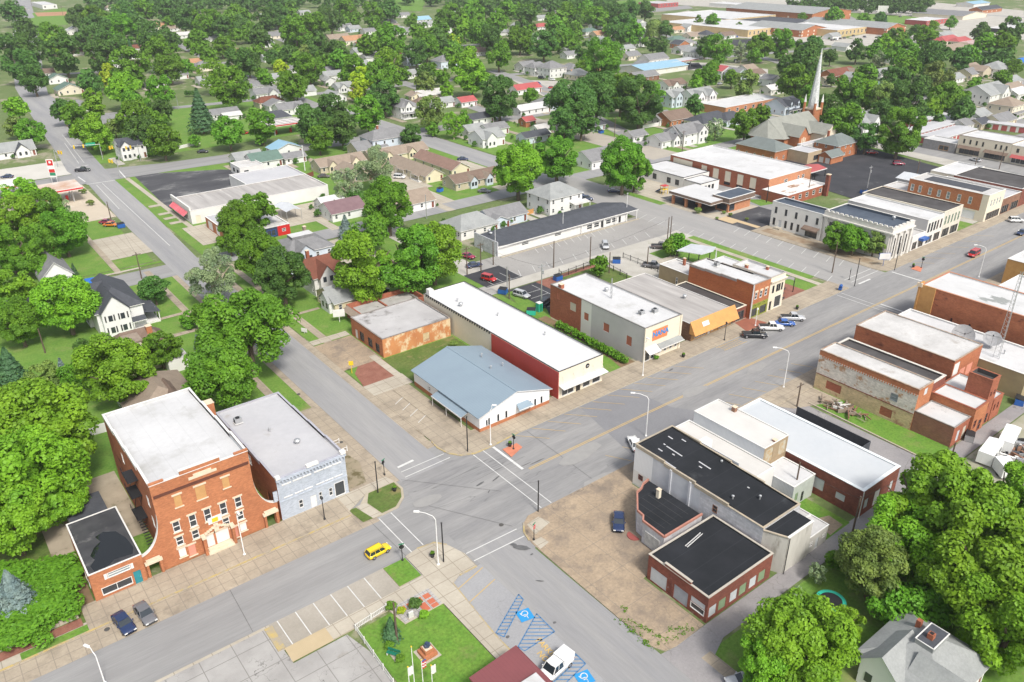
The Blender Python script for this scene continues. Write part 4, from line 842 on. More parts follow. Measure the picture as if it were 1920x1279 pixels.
# ---------- 7  stucco two-storey with red brick rear
x0, y0, x1, y1 = 114.6, 102.6, 126.0, 133.3
L7 = lambda x, y: (960 + x/4, 320 + y/4)
ops = [('S', 'shop', 115.0, 116.6, .2, 2.4, TRIM), ('S', 'shop', 116.9, 118.0, .2, 2.4, TRIM)] + rowops('S', 'win', [119.6, 121.4, 123.2, 124.8], .9, 2.2, .85, TRIM, GLASS)
RINF = M('red_infill', (.38,.13,.08), None, 1)
ops += [('W', 'board', 124.2, 126.2, 4.3, 6.3, None, BOARD_T), ('W', 'board', 129.8, 130.8, 5.5, 7, None, RINF), ('W', 'board', 119.9, 121.4, 3.6, 5.4, None, RINF), ('W', 'board', 113.2, 115.0, 3.2, 5.2, None, RINF), ('W', 'board', 106.2, 107.8, 2.6, 4.8, None, RINF)]
sc, org = building('stucco_store', 'two storey stucco store with orange sign, white roof and red brick rear', 'store building', x0, y0, x1, y1, 8.3, STUC_G, R_WH, .35, M('dark_grey_coping', (.2,.19,.18), None, 1), ops, fw={'S': STUC_C}, copw=.2,
 segs={'W': [(102.6, 119, -.05, 8.3, STUC_G), (119, 122.4, -.05, 8.3, STUC_W), (122.4, 133.3, -.05, 8.3, BR_RED)]})
sg = part(sc, org, 'wall_sign', lambda b: b.box(117.0, y0-.1, 4.6, 121.6, y0-.004, 7.1, M('orange_sign', (.75,.22,.09), None, 1)))
sg['label'] = 'orange wall sign with blue lettering'
t_ = text_flat('sign_lettering', 'NANA', (0, 0), 1.7, 0, P_('blue_letter', (.02,.25,.62), .5), 0, rx=R(90), extrude=.03, parent=sg)
t_.location = (119.4-org[0], y0-.16-org[1], 6.0)
def fn(b):
 q = [(114.7, 100.9, 2.7), (118.3, 100.9, 2.7), (118.3, 102.58, 3.6), (114.7, 102.58, 3.6)]; b.face(q, TRIM); b.box(114.7, 100.85, 2.55, 118.3, 100.92, 2.72, TRIM)
 q = [(118.6, 101.3, 2.7), (126.0, 101.3, 2.7), (126.0, 102.58, 3.4), (118.6, 102.58, 3.4)]; b.face(q, SH_LT); b.box(118.6, 101.24, 2.55, 126.1, 101.32, 2.72, TRIM)
part(sc, org, 'front_awning', fn)
part(sc, org, 'corner_pilaster', lambda b: (b.box(114.5, y0-.2, 0, 115.0, y0-.004, 8.25, STUC_C), b.box(125.6, y0-.2, 0, 126.1, y0-.004, 8.25, STUC_C)))
chimney(sc, org, 115.6, 130.6, 7.6, 9.0, .5, BR_RED)
vent(119.6, 108.5, 7.95, 'boxy air unit left of the pair near the front of the stucco store roof', 1); vent(122.6, 107.4, 7.95, 'smaller air unit right of the pair near the front of the stucco store roof', 1); vent(122.5, 122.5, 7.95, 'dark turbine ventilator at the far edge of the stucco store roof', 2)
def lattice(x, y, z, h, w, label, m=STEEL):
 r_ = empty('lattice_mast', (x, y, z), 0, label, 'mast'); b = MB(); P = [(w/2, 0), (-w/4, w*.43), (-w/4, -w*.43)]
 for p in P: b.tube((p[0], p[1], 0), (p[0]*.35, p[1]*.35, h), .05, .04, m, 5)
 b.build('leg', r_); b = MB(); n = int(h/.9)
 for i in range(n):
  f0, f1 = 1-.65*i/n, 1-.65*(i+1)/n
  for k in range(3): a, c = P[k], P[(k+1) % 3]; b.tube((a[0]*f0, a[1]*f0, h*i/n), (c[0]*f1, c[1]*f1, h*(i+1)/n), .025, .025, m, 4)
 b.build('bracing', r_); return r_
lattice(120.6, 119.0, 7.9, 5, .6, 'short lattice aerial on the roof of the stucco store')
# ---------- 8  low grey-roofed shop with cedar awning
x0, y0, x1, y1 = 130.4, 103.0, 144.6, 131.0
ops = [('S', 'shop', 131.6, 135.4, .5, 1.9, TRIM), ('S', 'door', 136.2, 137.1, .1, 2.1, None, TRIM), ('S', 'win', 137.3, 138.2, .7, 1.9), ('S', 'shop', 140, 143.6, .5, 1.9, TRIM), ('S', 'door', 139, 139.8, .1, 2.1, None, SH_AW)]
lo, org = building('cedar_awning_shop', 'low shop with orange cedar shingle awning and weathered grey flat roof', 'shop building', x0, y0, x1, y1, 4.3, BR_BRN, R_GRW, .12, TRIM, ops, fw={'S': M('tan_shopfront', (.42,.26,.13), (.36,.22,.11), 1)}, copw=.12)
def fn(b):
 q = [(129.9, 101.4, 2.1), (145.4, 101.4, 2.1), (145.4, 103.2, 5.0), (129.9, 103.2, 5.0)]; b.face(q, SH_AW); b.face([(p[0], p[1]+.12, p[2]-.1) for p in q[::-1]], SH_TN)
 b.face([(129.9, 101.4, 2.1), (129.9, 103.2, 5.0), (129.9, 103.2, 2.1)], SH_AW); b.face([(145.4, 101.4, 2.1), (145.4, 103.2, 2.1), (145.4, 103.2, 5.0)], SH_AW)
aw = part(lo, org, 'shingle_awning', fn)
part(lo, org, 'awning_sign', lambda b: b.face([(133.2, 102.05, 3.35), (135.4, 102.05, 3.35), (135.4, 102.6, 4.25), (133.2, 102.6, 4.25)], TRIM))
vent(140.4, 114, 4.2, 'round ventilator near the right edge of the weathered grey roof', 2)
x0, y0, x1, y1 = 145.6, 103.2, 150.1, 122
dp, org = building('narrow_brick_shop', 'narrow low brown brick shop squeezed beside the tall orange brick wall', 'shop building', x0, y0, x1, y1, 3.5, BR_DK, R_BKS, .3, STUC_C, [('S', 'shop', 146.4, 149.4, .2, 2.6, SH_BR)], copw=.3)
# ---------- 9  orange brick two-storey and cream corner shop
x0, y0, x1, y1 = 150.4, 102.2, 157.0, 121.6
ops = rowops('S', 'win', [151.8, 153.7, 155.6], 4.9, 6.6, .95, TRIM) + [('S', 'shop', 150.9, 153.0, .3, 2.6, OLIVE), ('S', 'shop', 154.0, 156.6, .3, 2.6, OLIVE)] + [('S', 'win', 151.3+i*1.7, 152.5+i*1.7, 2.95, 3.5, OLIVE) for i in range(3)]
o2, org = building('orange_brick_store', 'two storey orange brick store with olive green shopfront and white roof', 'store building', x0, y0, x1, y1, 8.9, M('long_orange_brick', (.42,.135,.05), (.34,.10,.04), .25, .9, brick=(.42,.16,.95), c3=(.25,.08,.04), s3=.15, t3=.57, w3=.14, stretch=(1,.5,2.2), fine=(2.5,.14)), R_WH, .4, M('grey_brown_coping', (.3,.27,.25), None, 1), ops, low=8.3, copw=.25,
 segs={'S': [(x0, x1, -.05, 3.7, OLIVE), (x0, x1, 3.7, 8.9, BR_OR)]})
part(o2, org, 'quoin_strip', lambda b: b.box(x0-.1, y0-.12, 0, x0+.35, y0-.004, 8.8, STUC_G))
for x in (151.8, 153.7, 155.6): part(o2, org, 'window_hood', lambda b: b.box(x-.6, y0-.14, 6.65, x+.6, y0-.003, 7.1, STONE))
vent(154.6, 116.5, 8.3, 'square roof unit with aerial on the orange brick store', 1)
lattice(155.2, 117.5, 8.3, 4.2, .4, 'thin white aerial on the orange brick store roof', WHMET)
x0, y0, x1, y1 = 157.05, 102.2, 163.0, 113.6
ops = [('S', 'win', 158.1, 158.9, 4.7, 6.6, DKMET, GLASS)] + rowops('S', 'win', [160.1, 160.95], 4.7, 6.6, .75, DKMET) + [('S', 'win', 161.7, 162.3, 4.7, 6.6, DKMET), ('S', 'shop', 159.6, 162.2, .4, 3.5, TRIM), ('S', 'door', 157.7, 158.6, .2, 2.6)]
cr, org = building('cream_corner_shop', 'narrow two storey cream shop with balustrade cornice beside the small plaza', 'shop building', x0, y0, x1, y1, 9.0, STUC_C, R_WH, .5, M('weathered_stone_coping', (.42,.39,.36), (.33,.31,.29), 1), ops, copw=.3)
part(cr, org, 'cornice', lambda b: [b.box(x0, y0-.5, 7.7, x1+.2, y0-.004, 8.0, STUC_C)] + [b.box(x0+.1+i*.6, y0-.4, 7.4, x0+.3+i*.6, y0-.005, 7.7, STUC_C) for i in range(10)])
chimney(cr, org, 158.6, 110.6, 8.4, 9.4, .35); chimney(cr, org, 161.8, 106.8, 8.4, 9.3, .3)
x0, y0, x1, y1 = 156.9, 113.7, 163, 121
wr, org = building('white_roof_annex', 'small white roofed annex behind the cream corner shop', 'annex building', x0, y0, x1, y1, 7.6, STUC_C, R_WH, .2, TRIM, (), copw=.15)
x0, y0, x1, y1 = 150.5, 121.7, 157.0, 131.5
ta, org = building('tan_rear_building', 'tan block building with white roof behind the orange brick store', 'rear building', x0, y0, x1, y1, 5.2, M('tan_block', (.36,.28,.17), (.3,.23,.14), .6, .9), R_WHD, .3, TRIM, [('W', 'win', 125, 125.6, 1.5, 3.4, None, GLASS)], copw=.3)
chimney(ta, org, 155.5, 127.5, 4.9, 6.8, .3, BR_RED)
st = empty('park_pavilion', (165, 139, 0), 0, 'open pavilion with pale curved metal roof on dark posts', 'pavilion')
P = [gp(*L7(*p), 5.2) for p in ((1235, 600), (1345, 550), (1530, 575), (1510, 605), (1420, 630))]
part(st, (165, 139), 'roof', lambda b: b.prism(P, 5.1, 5.3, MET_G, M('pale_metal_sheet', (.5,.52,.55), None, .5, .4)))
for p in P[:1] + P[1:2] + P[3:5]: part(st, (165, 139), 'post', lambda b: b.tube((p[0]+(165-p[0])*.08, p[1]+(139-p[1])*.08, 0), (p[0]+(165-p[0])*.08, p[1]+(139-p[1])*.08, 5.15), .14, .14, DKMET, 6))
part(st, (165, 139), 'stage_floor', lambda b: b.box(158, 133, 0, 168, 142, .5, CONC_LT))
# ---------- 10  long strip building with slate roof
x0, y0, x1, y1 = 129.0, 173.2, 180.6, 184.6
ops = [('S', 'win', 137.6, 140.2, 1.4, 2.3, TRIM), ('S', 'win', 150.2, 152.8, 1.4, 2.3, TRIM), ('W', 'door', 178, 179, 0, 2, None, TRIM)] + [('S', 'win', x, x+2.2, .7, 2.2, TRIM) for x in (163.3, 166.3, 171.4, 174.0)] + [('S', 'door', 169.3, 170.3, .1, 2.2), ('S', 'door', 177, 178, .1, 2.2)]
root = empty('strip_store', ((x0+x1)/2, (y0+y1)/2, 0), 0, 'very long low white building with dark slate roof beside the large car park', 'strip building'); org = ((x0+x1)/2, (y0+y1)/2)
for f_, c_, a_, e_ in (('S', y0, x0, x1), ('W', x0, y0, y1), ('N', y1, x0, x1), ('E', x1, y0, y1)):
 b = MB(); wall_mesh(b, f_, c_, a_, e_, -.05, 3.2, [o[2:6] for o in ops if o[0] == f_], WHITE if f_ != 'W' else BLOCK_W); b.build('wall', root, off=(*org, 0))
for o in ops: opening(root, o[0], y0 if o[0] == 'S' else x0, o[2:6], o[1], org, *(o[6:8] if len(o) > 6 else ()))
def fn(b):
 ym = y0+8.4; A = (x0+1.2, y0-.6, 3.2); zr = 4.6
 b.face([(x0+6, y0-.7, 3.15), (x1+4.5, y0-.7, 3.15), (x1+2.5, ym-4, zr), (x0+3, ym, zr)], SH_DK); b.face([(x0+3, ym, zr), (x1+2.5, ym-4, zr), (x1, y1+.4, 3.3), (x0, y1+.4, 3.3)], SH_DK)
 b.face([(x1+4.5, y0-.7, 3.15), (x1+.2, y1+.4, 3.3), (x1+2.5, ym-4, zr)], SH_DK)
 b.face([(x0-.1, y0-.1, 3.2), (x0+6, y0-.7, 3.15), (x0+3, ym, zr), (x0-.1, y1, 3.3)], SH_DK)
 b.box(x0, y0-.75, 2.95, x1+4.5, y0-.6, 3.17, TRIM)
part(root, org, 'roof', fn)
for x in (160.6, 165, 170, 175, 180, 184.4): part(root, org, 'porch_post', lambda b: b.box(x-.1, y0-.75, 0, x+.1, y0-.62, 2.95, TRIM))
part(root, org, 'parapet_wall', lambda b: b.box(x0-.25, y0-.05, 0, x0-.003, y1, 4.4, BLOCK_W))
part(root, org, 'kerb', lambda b: b.box(x0, y0-1.4, 0, 185, y0-1.0, .25, KERB))
vent(131.6, 180.2, 4.0, 'first of two round ventilators at the near end of the slate roof', 2); vent(132.8, 182.6, 4.0, 'second of two round ventilators at the near end of the slate roof', 2)
# ---------- 11  south row: black-roofed garage block and neighbours
x0, y0, x1, y1 = 82.6, 49.0, 91.4, 74.2
ops = [('W', 'win', 72.0, 73.0, 1.6, 2.6, BR_DK), ('W', 'win', 57.0, 57.9, 4.4, 5.7, BR_BRN, GLASS), ('S', 'board', 84, 86.4, 0, 4, None, WHITE)]
A, orgA = building('black_roofed_hall', 'long hall with black roof and white painted block side walls', 'commercial hall', x0, y0, x1, y1, 6.9, BLOCK_W, R_BK, .3, M('tan_coping', (.42,.35,.26), (.3,.27,.22), .8), ops, low=7.9, copw=.25,
 segs={'W': [(49.0, 60.4, -.05, 6.9, BLOCK_W), (60.4, 70.2, -.05, 7.3, M('pale_grey_stucco', (.56,.57,.60), (.44,.455,.49), .3, .9)), (70.2, 74.2, -.05, 2.9, STUC_W), (70.2, 74.2, 2.9, 7.85, MET_W)]})
part(A, orgA, 'pilaster', lambda b: [b.box(x0-.22, y-.2, 0, x0-.004, y+.2, 7.2, M('pale_grey_stucco', (.56,.57,.60))) for y in (62.4, 66.3)])
part(A, orgA, 'roof_seam', lambda b: b.box(86.9, 49.3, 6.5, 87.0, 49.5, 6.66, R_GR))
rt = empty('chamfered_rear_wing', (86.4, 47.2, 0), 0, 'angled rear end of the black roofed hall, painted white block and bare render', 'rear wing')
PW = [(82.6, 48.98), (84.0, 45.8), (89.8, 45.7), (89.8, 48.98)]
def fn(b):
 b.prism(PW, -.05, 6.6, M('stained_render', (.55,.53,.49), (.40,.38,.35), .35, .9, c3=(.3,.28,.25), s3=.5, t3=.55, w3=.1, stretch=(1,1,.3)), R_BK)
 P2 = [(82.65, 48.9), (84.05, 45.75), (91.4, 45.65)]
part(rt, (86.4, 47.2), 'wall', fn)
part(rt, (86.4, 47.2), 'coping', lambda b: [b.prism(ribbon([PW[0], PW[1]], .3), 6.6, 6.72, M('tan_coping', (.42,.35,.26))), b.box(83.9, 45.6, 6.6, 89.9, 45.95, 6.74, TRIM)])
part(rt, (86.4, 47.2), 'downpipe', lambda b: b.tube((84.1, 45.6, 0), (84.1, 45.6, 6.5), .07, .07, DKMET, 6))
for x, y, t_ in ((84.6, 56, 'white vent stub by the damaged side wall of the black roofed hall'), (90.4, 62.8, 'white vent stub beside the ribbed screen on the black roof'), (87.8, 53.5, 'small pale vent in the middle of the long black roof')): vent(x, y, 6.7, t_)
def fn(b):
 for xa, ya, ln in [(86.3, 67.5, 3.4), (87.4, 62.6, 2.4), (84.7, 70.3, .9), (85.5, 68.4, .5), (86.4, 71.2, .4), (88.6, 71.6, 1.0), (89.8, 69.8, .9), (86.5, 63.6, .6), (88.5, 56.0, .4), (83.1, 66.0, 2.5)]:
  z = lambda y: 6.63+(y-49.25)*.0453
  b.face([(xa, ya, z(ya)), (xa+.24, ya, z(ya)), (xa+.24, ya+ln, z(ya+ln)), (xa, ya+ln, z(ya+ln))], R_GR)
part(A, orgA, 'roof_patches', fn)
c = Z4 = lambda x, y: (1180 + x/6.393, 880 + y/6.393)
PB = [(81.2, 69.6), (79.7, 69.3), (78.7, 68.7), (77.4, 68.4), (74.2, 65.2), (74.0, 63.8), (73.1, 63.0), (72.9, 58.6), (81.2, 58.6)]
fs = empty('filling_station', (77, 64, 0), 0, 'small white old filling station with black roof and pink edged parapet', 'old filling station')
part(fs, (77, 64), 'wall', lambda b: b.prism(PB, -.05, 3.9, BLOCK_W, R_BK))
def fn(b):
 for i in range(len(PB)-1): b.prism(ribbon([PB[i], PB[i+1]], .26), 3.9, 4.25, M('pink_tile_coping', (.42,.20,.155), (.34,.16,.12), 1))
part(fs, (77, 64), 'parapet', fn)
part(fs, (77, 64), 'shop_window', lambda b: b.box(72.8, 59.4, .6, 73.0, 62.2, 2.8, M('whitewashed_glass', (.5,.5,.48), (.3,.3,.3), 1.5)))
part(fs, (77, 64), 'kerb_island', lambda b: (b.prism(arc(73.2, 64.6, 1.1, 90, 270)+[(73.2, 64.6)], 0, .25, M('red_kerb', (.3,.08,.07), None, 1)), b.prism(arc(73.0, 67.4, .9, 60, 240)+[(73.4, 67.4)], 0, .25, MATS['red_kerb'])) if 'red_kerb' in MATS else b.prism(arc(73.2, 64.6, 1.1, 90, 270)+[(73.2, 64.6)], 0, .25, M('red_kerb', (.3,.08,.07), None, 1)))
part(fs, (77, 64), 'roof_seams', lambda b: [b.box(74.5+i*1.3, 60-.0, 3.9, 74.54+i*1.3, 67, 3.915, R_BKS) for i in range(5)])
chimney(fs, (77, 64), 79.2, 65.6, 3.9, 5.4, .28, STUC_C)
x0, y0, x1, y1 = 68.2, 46.5, 82.0, 57.2
ops = [('W', 'board', 53.6, 56.6, .2, 2.6, None, BOARD_G), ('W', 'door', 52.7, 53.5, .1, 2.3, None, BR_DK), ('W', 'garage', 49.8, 52.3, .1, 2.6, None, M('grey_garage_door', (.36,.38,.42), None, 1)), ('W', 'board', 46.9, 49.3, 1.9, 2.8, None, BOARD_G), ('W', 'shop', 46.9, 49.3, .8, 1.85, TRIM)]
ops += [('S', 'board', x, x+1.5, .6, 2.4, None, mt) for x, mt in ((68.6, BOARD_G), (70.6, GREENB), (73.0, BOARD_G), (75.0, GREENB), (77.2, BOARD_G), (79.2, GREENB))]
gc, orgC = building('brick_garage', 'dark red brick garage with black roof and boarded windows along the alley', 'garage building', x0, y0, x1, y1, 4.4, BR_DK, R_BK, .22, M('pale_stone_coping', (.46,.42,.36), (.36,.33,.29), .8), ops, copw=.25)
part(gc, orgC, 'stepped_parapet', lambda b: (b.box(x0-.02, 49.6, 4.48, x0+.3, 54.2, 4.85, BR_DK), b.box(x0-.06, 49.5, 4.85, x0+.34, 54.3, 4.95, MATS['pale_stone_coping'])))
ld = empty('roof_ladder', (75.5, 55.3, 4.3), R(8), 'white metal ladder lying flat on the black garage roof', 'ladder')
part(ld, (0, 0), 'rails', lambda b: (b.box(-2, -.22, .05, 2, -.16, .12, TRIM), b.box(-2, .16, .05, 2, .22, .12, TRIM)))
part(ld, (0, 0), 'rungs', lambda b: [b.box(-1.9+i*.3, -.16, .06, -1.85+i*.3, .16, .11, TRIM) for i in range(13)])
x0, y0, x1, y1 = 91.5, 49.0, 95.0, 57.5
building('white_rear_store', 'small one storey store with white roof at the alley end of the black roofed hall', 'rear building', 89.9, 45.9, 95.0, 48.9, 3.2, M('dirty_white_wall', (.52,.5,.47), (.42,.4,.38), .5, .9), R_WHD, .1, TRIM, [('S', 'door', 92.0, 92.9, .1, 2.1, None, BOARD_G), ('S', 'win', 90.4, 91.2, 1.3, 2.1), ('S', 'win', 93.6, 94.4, 1.3, 2.1)], copw=.12)
dd, org = building('white_lean_to', 'narrow one storey white roofed lean to beside the black roofed hall', 'lean-to', x0, y0, x1, y1, 3.2, M('dirty_white_wall', (.52,.5,.47), (.42,.4,.38), .5, .9), R_WHD, .1, TRIM, (), copw=.12)
E1, org = building('low_white_hall', 'low white roofed hall between the black roof and the higher white roof', 'commercial hall', 91.5, 57.7, 97.4, 75.4, 6.0, WHITE, M('bright_white_roof', (.57,.555,.53), (.50,.485,.46), .2, .6, stripes=('x',1.5,.96,.04)), .15, WHITE, (), copw=.2)
part(E1, org, 'front_awning', lambda b: b.face([(91.5, 74.0+1.4, 3.0), (97.6, 75.4, 3.0), (97.6, 77.2, 2.5), (91.5, 77.2, 2.5)], M('red_striped_awning', (.25,.06,.06), (.4,.3,.28), .8, stripes=('x',.5,.5,.5))))
part(E1, org, 'ribbed_screen', lambda b: (b.box(91.7, 60.5, 5.9, 91.8, 69, 7.6, MET_G), b.box(91.8, 67.6, 5.9, 94, 69.0, 7.4, WHITE)))
E2, org = building('upper_white_hall', 'higher white roofed hall with boarded brick back wall and chimney', 'commercial hall', 97.5, 60.0, 103.9, 74.6, 8.2, MET_G, M('bright_white_roof', (.82,.80,.77)), .08, WHITE, [('S', 'board', 98.0, 100, 5.0, 7.6, None, M('patched_boards', (.42,.42,.36), (.4,.26,.12), 1.5)), ('S', 'board', 101.6, 103.5, 5.0, 7.6, None, MATS['patched_boards'] if 'patched_boards' in MATS else BOARD)], fw={'S': M('tan_timber_wall', (.34,.26,.17), (.27,.2,.12), 1)}, copw=.12)
chimney(E2, org, 100.7, 60.4, 4, 8.4, .3, BR_RED); chimney(E2, org, 103.0, 70.4, 8.0, 9.0, .35, BR_BRN)
E3, org = building('white_rear_annex', 'small pale annex with white roof and grey side below the higher hall', 'annex building', 97.5, 53.8, 103.2, 59.9, 4.2, MET_G, R_WH, .1, WHITE, [('S', 'door', 100.0, 100.7, .1, 2.1), ('S', 'board', 98.2, 99.0, 1, 2.6, None, GREENB)], fw={'S': M('pale_green_wall', (.48,.52,.48), (.4,.43,.4), 1)}, copw=.2)
x0, y0, x1, y1 = 103.9, 45.9, 114.6, 73.2
ops = [('W', 'board', 58.0, 59.8, 1.6, 3.6, None, BOARD_G), ('W', 'board', 52.4, 54.2, 1.2, 3.3, None, BOARD_G), ('W', 'board', 48.6, 50.2, 1.4, 2.6, None, BOARD_G), ('S', 'board', 104.9, 106, 1.2, 3.0, None, BOARD_G), ('S', 'board', 107.8, 109.4, .3, 3.2, None, TRIM), ('S', 'board', 112.4, 113.3, 1.2, 3.0, None, BOARD_G)]
FF, org = building('white_roofed_brick_hall', 'large dark red brick hall under a bright white membrane roof', 'commercial hall', x0, y0, x1, y1, 5.1, BR_DK, M('blueish_white_roof', (.45,.475,.50), (.50,.515,.53), .1, .5, fine=(1,.03)), .12, M('white_edge', (.74,.78,.80), None, 1), ops, copw=.5)
part(FF, org, 'downpipe', lambda b: b.tube((x0-.05, y0-.1, 0), (x0-.05, y0-.1, 5.0), .08, .08, TRIM, 6))
fe = empty('dark_screen_fence', (122.4, 62, 0), 0, 'dark solid screen fence beside the white roofed brick hall', 'fence')
part(fe, (0, 0), 'panel', lambda b: (b.box(-.05, -7, 0, .05, 8, 1.9, SH_DK), b.box(-7.6, -7.1, 0, -.05, -7, 1.9, SH_DK)))
for i in range(8): part(fe, (0, 0), 'post', lambda b: b.tube((.08, -7+i*2.1, 0), (.08, -7+i*2.1, 2.1), .05, .05, STEEL, 6))
x0, y0, x1, y1 = 134.2, 53.8, 139.4, 74.0
ops = [('W', 'win', 57.2, 58.6, 4.4, 5.9, M('grey_frame', (.25,.27,.28), None, 1), GLASS_L), ('W', 'board', 68.2, 71.5, 1.0, 2.8, None, BR_RED), ('W', 'board', 57.6, 60, .6, 2.4, None, BR_RED), ('S', 'board', 136.4, 137.6, 6.6, 8.0, None, BOARD_G)]
GG, org = building('peeling_brick_building', 'two storey brick building with peeling white and cream side wall', 'brick building', x0, y0, x1, y1, 8.6, BR_OR, R_WHD, .2, M('rusty_coping', (.28,.16,.1), (.4,.36,.3), 1), ops, copw=.22,
 segs={'W': [(y0, y1, -.05, 3.5, PEEL_Y), (y0, y1, 3.5, 7.5, PEEL_W), (y0, y1, 7.5, 8.6, BR_OR)]})
part(GG, org, 'brick_dentils', lambda b: [b.box(x0-.1, y0+.3+i*.5, 7.2, x0-.004, y0+.5+i*.5, 7.5, BR_OR) for i in range(39)])
part(GG, org, 'belt_course', lambda b: b.box(x0-.06, y0+.1, 3.4, x0-.004, y1-.1, 3.55, BR_DK))
G2, org = building('dark_roofed_shop', 'shop with dark speckled roof between the peeling building and the white roof', 'shop building', 139.5, 54.2, 145.2, 74.5, 7.6, BR_DK, R_BKS, .35, M('white_parapet_cap', (.6,.57,.52), (.5,.47,.42), 1), (), copw=.45)
HH, org = building('rear_brick_shed', 'one storey brick rear building with patchy white roof by the alley', 'rear building', 134.3, 46.5, 140.2, 53.7, 4.2, BR_RED, R_WHP, .15, M('grey_brown_coping', (.3,.27,.25)), [('S', 'board', 136, 137, .6, 2.8, None, BOARD_G), ('S', 'board', 138.2, 139.4, .2, 2.8, None, BOARD_T)], fw={'W': M('patched_brown_brick', (.22,.10,.07), (.28,.14,.09), .5, brick=(.42,.16,1))}, copw=.15)
II, org = building('patched_rear_building', 'brick rear building with torn white roof covering', 'rear building', 140.3, 46.0, 145.4, 54.1, 5.8, BR_OR, R_WHP, .2, BR_RED, [('S', 'win', 141, 142, 1.6, 3.2, BR_DK), ('S', 'win', 143, 144.2, .3, 2.6, BR_DK)], copw=.3)
JJ, org = building('brick_tower', 'square brick tower with sunken black roof beside the alley', 'brick tower', 145.5, 46.4, 148.6, 50.6, 9.8, BR_RED, R_BKS, .8, BR_RED, [('S', 'win', 146, 146.7, 6.2, 7.2, BR_DK), ('S', 'win', 147.4, 148.1, 6.2, 7.2, BR_DK), ('S', 'win', 146.2, 146.9, 3.6, 4.6, BR_DK), ('S', 'door', 147, 147.9, .1, 2.2)], copw=.25)
J2, org = building('low_brick_lean_to', 'low brick lean to between the square tower and the white wall', 'lean-to', 148.7, 46.3, 152.6, 52.0, 4.6, BR_RED, R_WHP, .2, BR_RED, [('S', 'win', 149.4, 150, 2.0, 3.4, BR_DK), ('S', 'win', 150.8, 151.4, 2.0, 3.4, BR_DK)], copw=.25)
J3, org = building('tower_side_wall', 'brick yard building with a white torn roof behind the square tower', 'rear building', 145.5, 50.7, 152.6, 54.8, 5.4, BR_RED, R_WHP, .4, BR_RED, (), copw=.25)
x0, y0, x1, y1 = 149.6, 55.0, 161.0, 75.6
KK, org = building('brick_store', 'two storey brick store with bright white roof beside the satellite dishes', 'store building', x0, y0, x1, y1, 8.8, BR_STN, R_WHD, .2, M('rusty_coping', (.28,.16,.1)), [('S', 'board', 153.0, 155.4, 3.4, 5.8, None, PINK), ('S', 'board', 156, 158.5, 3.4, 5.8, None, PINK), ('S', 'board', 150.0, 152.2, 1, 8.0, None, TRIM)], copw=.2, low=8.8)
x0, y0, x1, y1 = 161.2, 46.0, 173.5, 76.0
K2, org = building('broadcast_building', 'one storey building with white roof carrying two large satellite dishes', 'office building', x0, y0, x1, y1, 5.6, M('olive_tan_wall', (.33,.27,.16), (.28,.23,.14), .5), R_WH, .3, TRIM, [('S', 'win', x, x+1.2, 1, 3, TRIM) for x in (163, 166.2, 169.4)], copw=.4)
def dish(x, y, z, r, rz, tl, label):
 q = empty('satellite_dish', (x, y, z), rz, label, 'satellite dish')
 b = MB(); n = 20; rings = 5; V = []
 T = Matrix.Translation((0, 0, r*.95)) @ Matrix.Rotation(tl, 4, 'Y')
 for j in range(rings+1):
  rr_ = r*j/rings
  for i in range(n):
   a = 2*math.pi*i/n; V.append(T @ Vector((rr_*math.cos(a), rr_*math.sin(a), .28*r*(j/rings)**2)))
 b.v = [tuple(v) for v in V]; k = b.mi(M('mesh_dish', (.33,.33,.34), (.25,.25,.26), 2))
 for j in range(rings):
  for i in range(n): i2 = (i+1) % n; b.f.append((j*n+i, j*n+i2, (j+1)*n+i2, (j+1)*n+i)); b.m.append(k)
 b.build('dish', q, True)
 b = MB(); tip = T @ Vector((0, 0, r*.75))
 for a in (0, 2.1, 4.2): b.tube(tuple(T @ Vector((r*.8*math.cos(a), r*.8*math.sin(a), .2*r))), tuple(tip), .03, .03, DKMET, 4)
 b.lathe([(.12, 0), (.12, .3)], DKMET, 8, tuple(tip)); b.build('feed_horn', q)
 b = MB(); b.tube((0, 0, 0), (0, 0, r*.95), .12, .1, STEEL, 8); b.tube((.6, 0, 0), (0, 0, r*.7), .05, .05, STEEL, 5); b.tube((-.6, .3, 0), (0, 0, r*.7), .05, .05, STEEL, 5); b.build('mount', q)
 return q
dish(164.6, 60.5, 5.3, 2.3, R(215), R(55), 'larger satellite dish, its rim standing steeply on the white roof')
dish(168.6, 56.2, 5.3, 1.8, R(200), R(35), 'smaller satellite dish further right on the white roof')
vent(165.8, 68.5, 5.4, 'grey rooftop unit ahead of the larger satellite dish', 1); vent(167.6, 53, 5.4, 'rusty vent behind the smaller satellite dish')
lattice(164.8, 53.2, 0, 24, 1.6, 'tall guyed lattice mast rising between the two satellite dishes')
LL, org = building('large_brick_block', 'large red brick block with patched white roof and orange corner pier', 'brick building', 177.2, 30.0, 190.0, 76.4, 10.4, BR_STN, R_WHP, .3, M('terracotta_coping', (.45,.2,.12), (.4,.18,.1), 1), [('W', 'win', y, y+.5, 4, 5, BR_DK) for y in (60, 64, 68)], copw=.35)
part(LL, org, 'corner_pier', lambda b: (b.box(176.9, 73.0, 0, 177.19, 76.6, 10.6, M('ochre_brick', (.5,.28,.1), (.42,.22,.08), 1)), b.box(176.7, 76.41, 0, 178.6, 76.8, 10.9, MATS['ochre_brick'])))
part(LL, org, 'corner_bracket', lambda b: b.box(176.6, 76.0, 10.0, 177.0, 77.2, 10.9, STONE))
RY, org = building('ochre_brick_building', 'ochre brick building with white roof at the right edge', 'brick building', 219.5, 40, 240, 79.0-4, 7.0, M('ochre_brick', (.5,.28,.1)), R_WH, .2, TRIM, (), copw=.3)
NRX = None
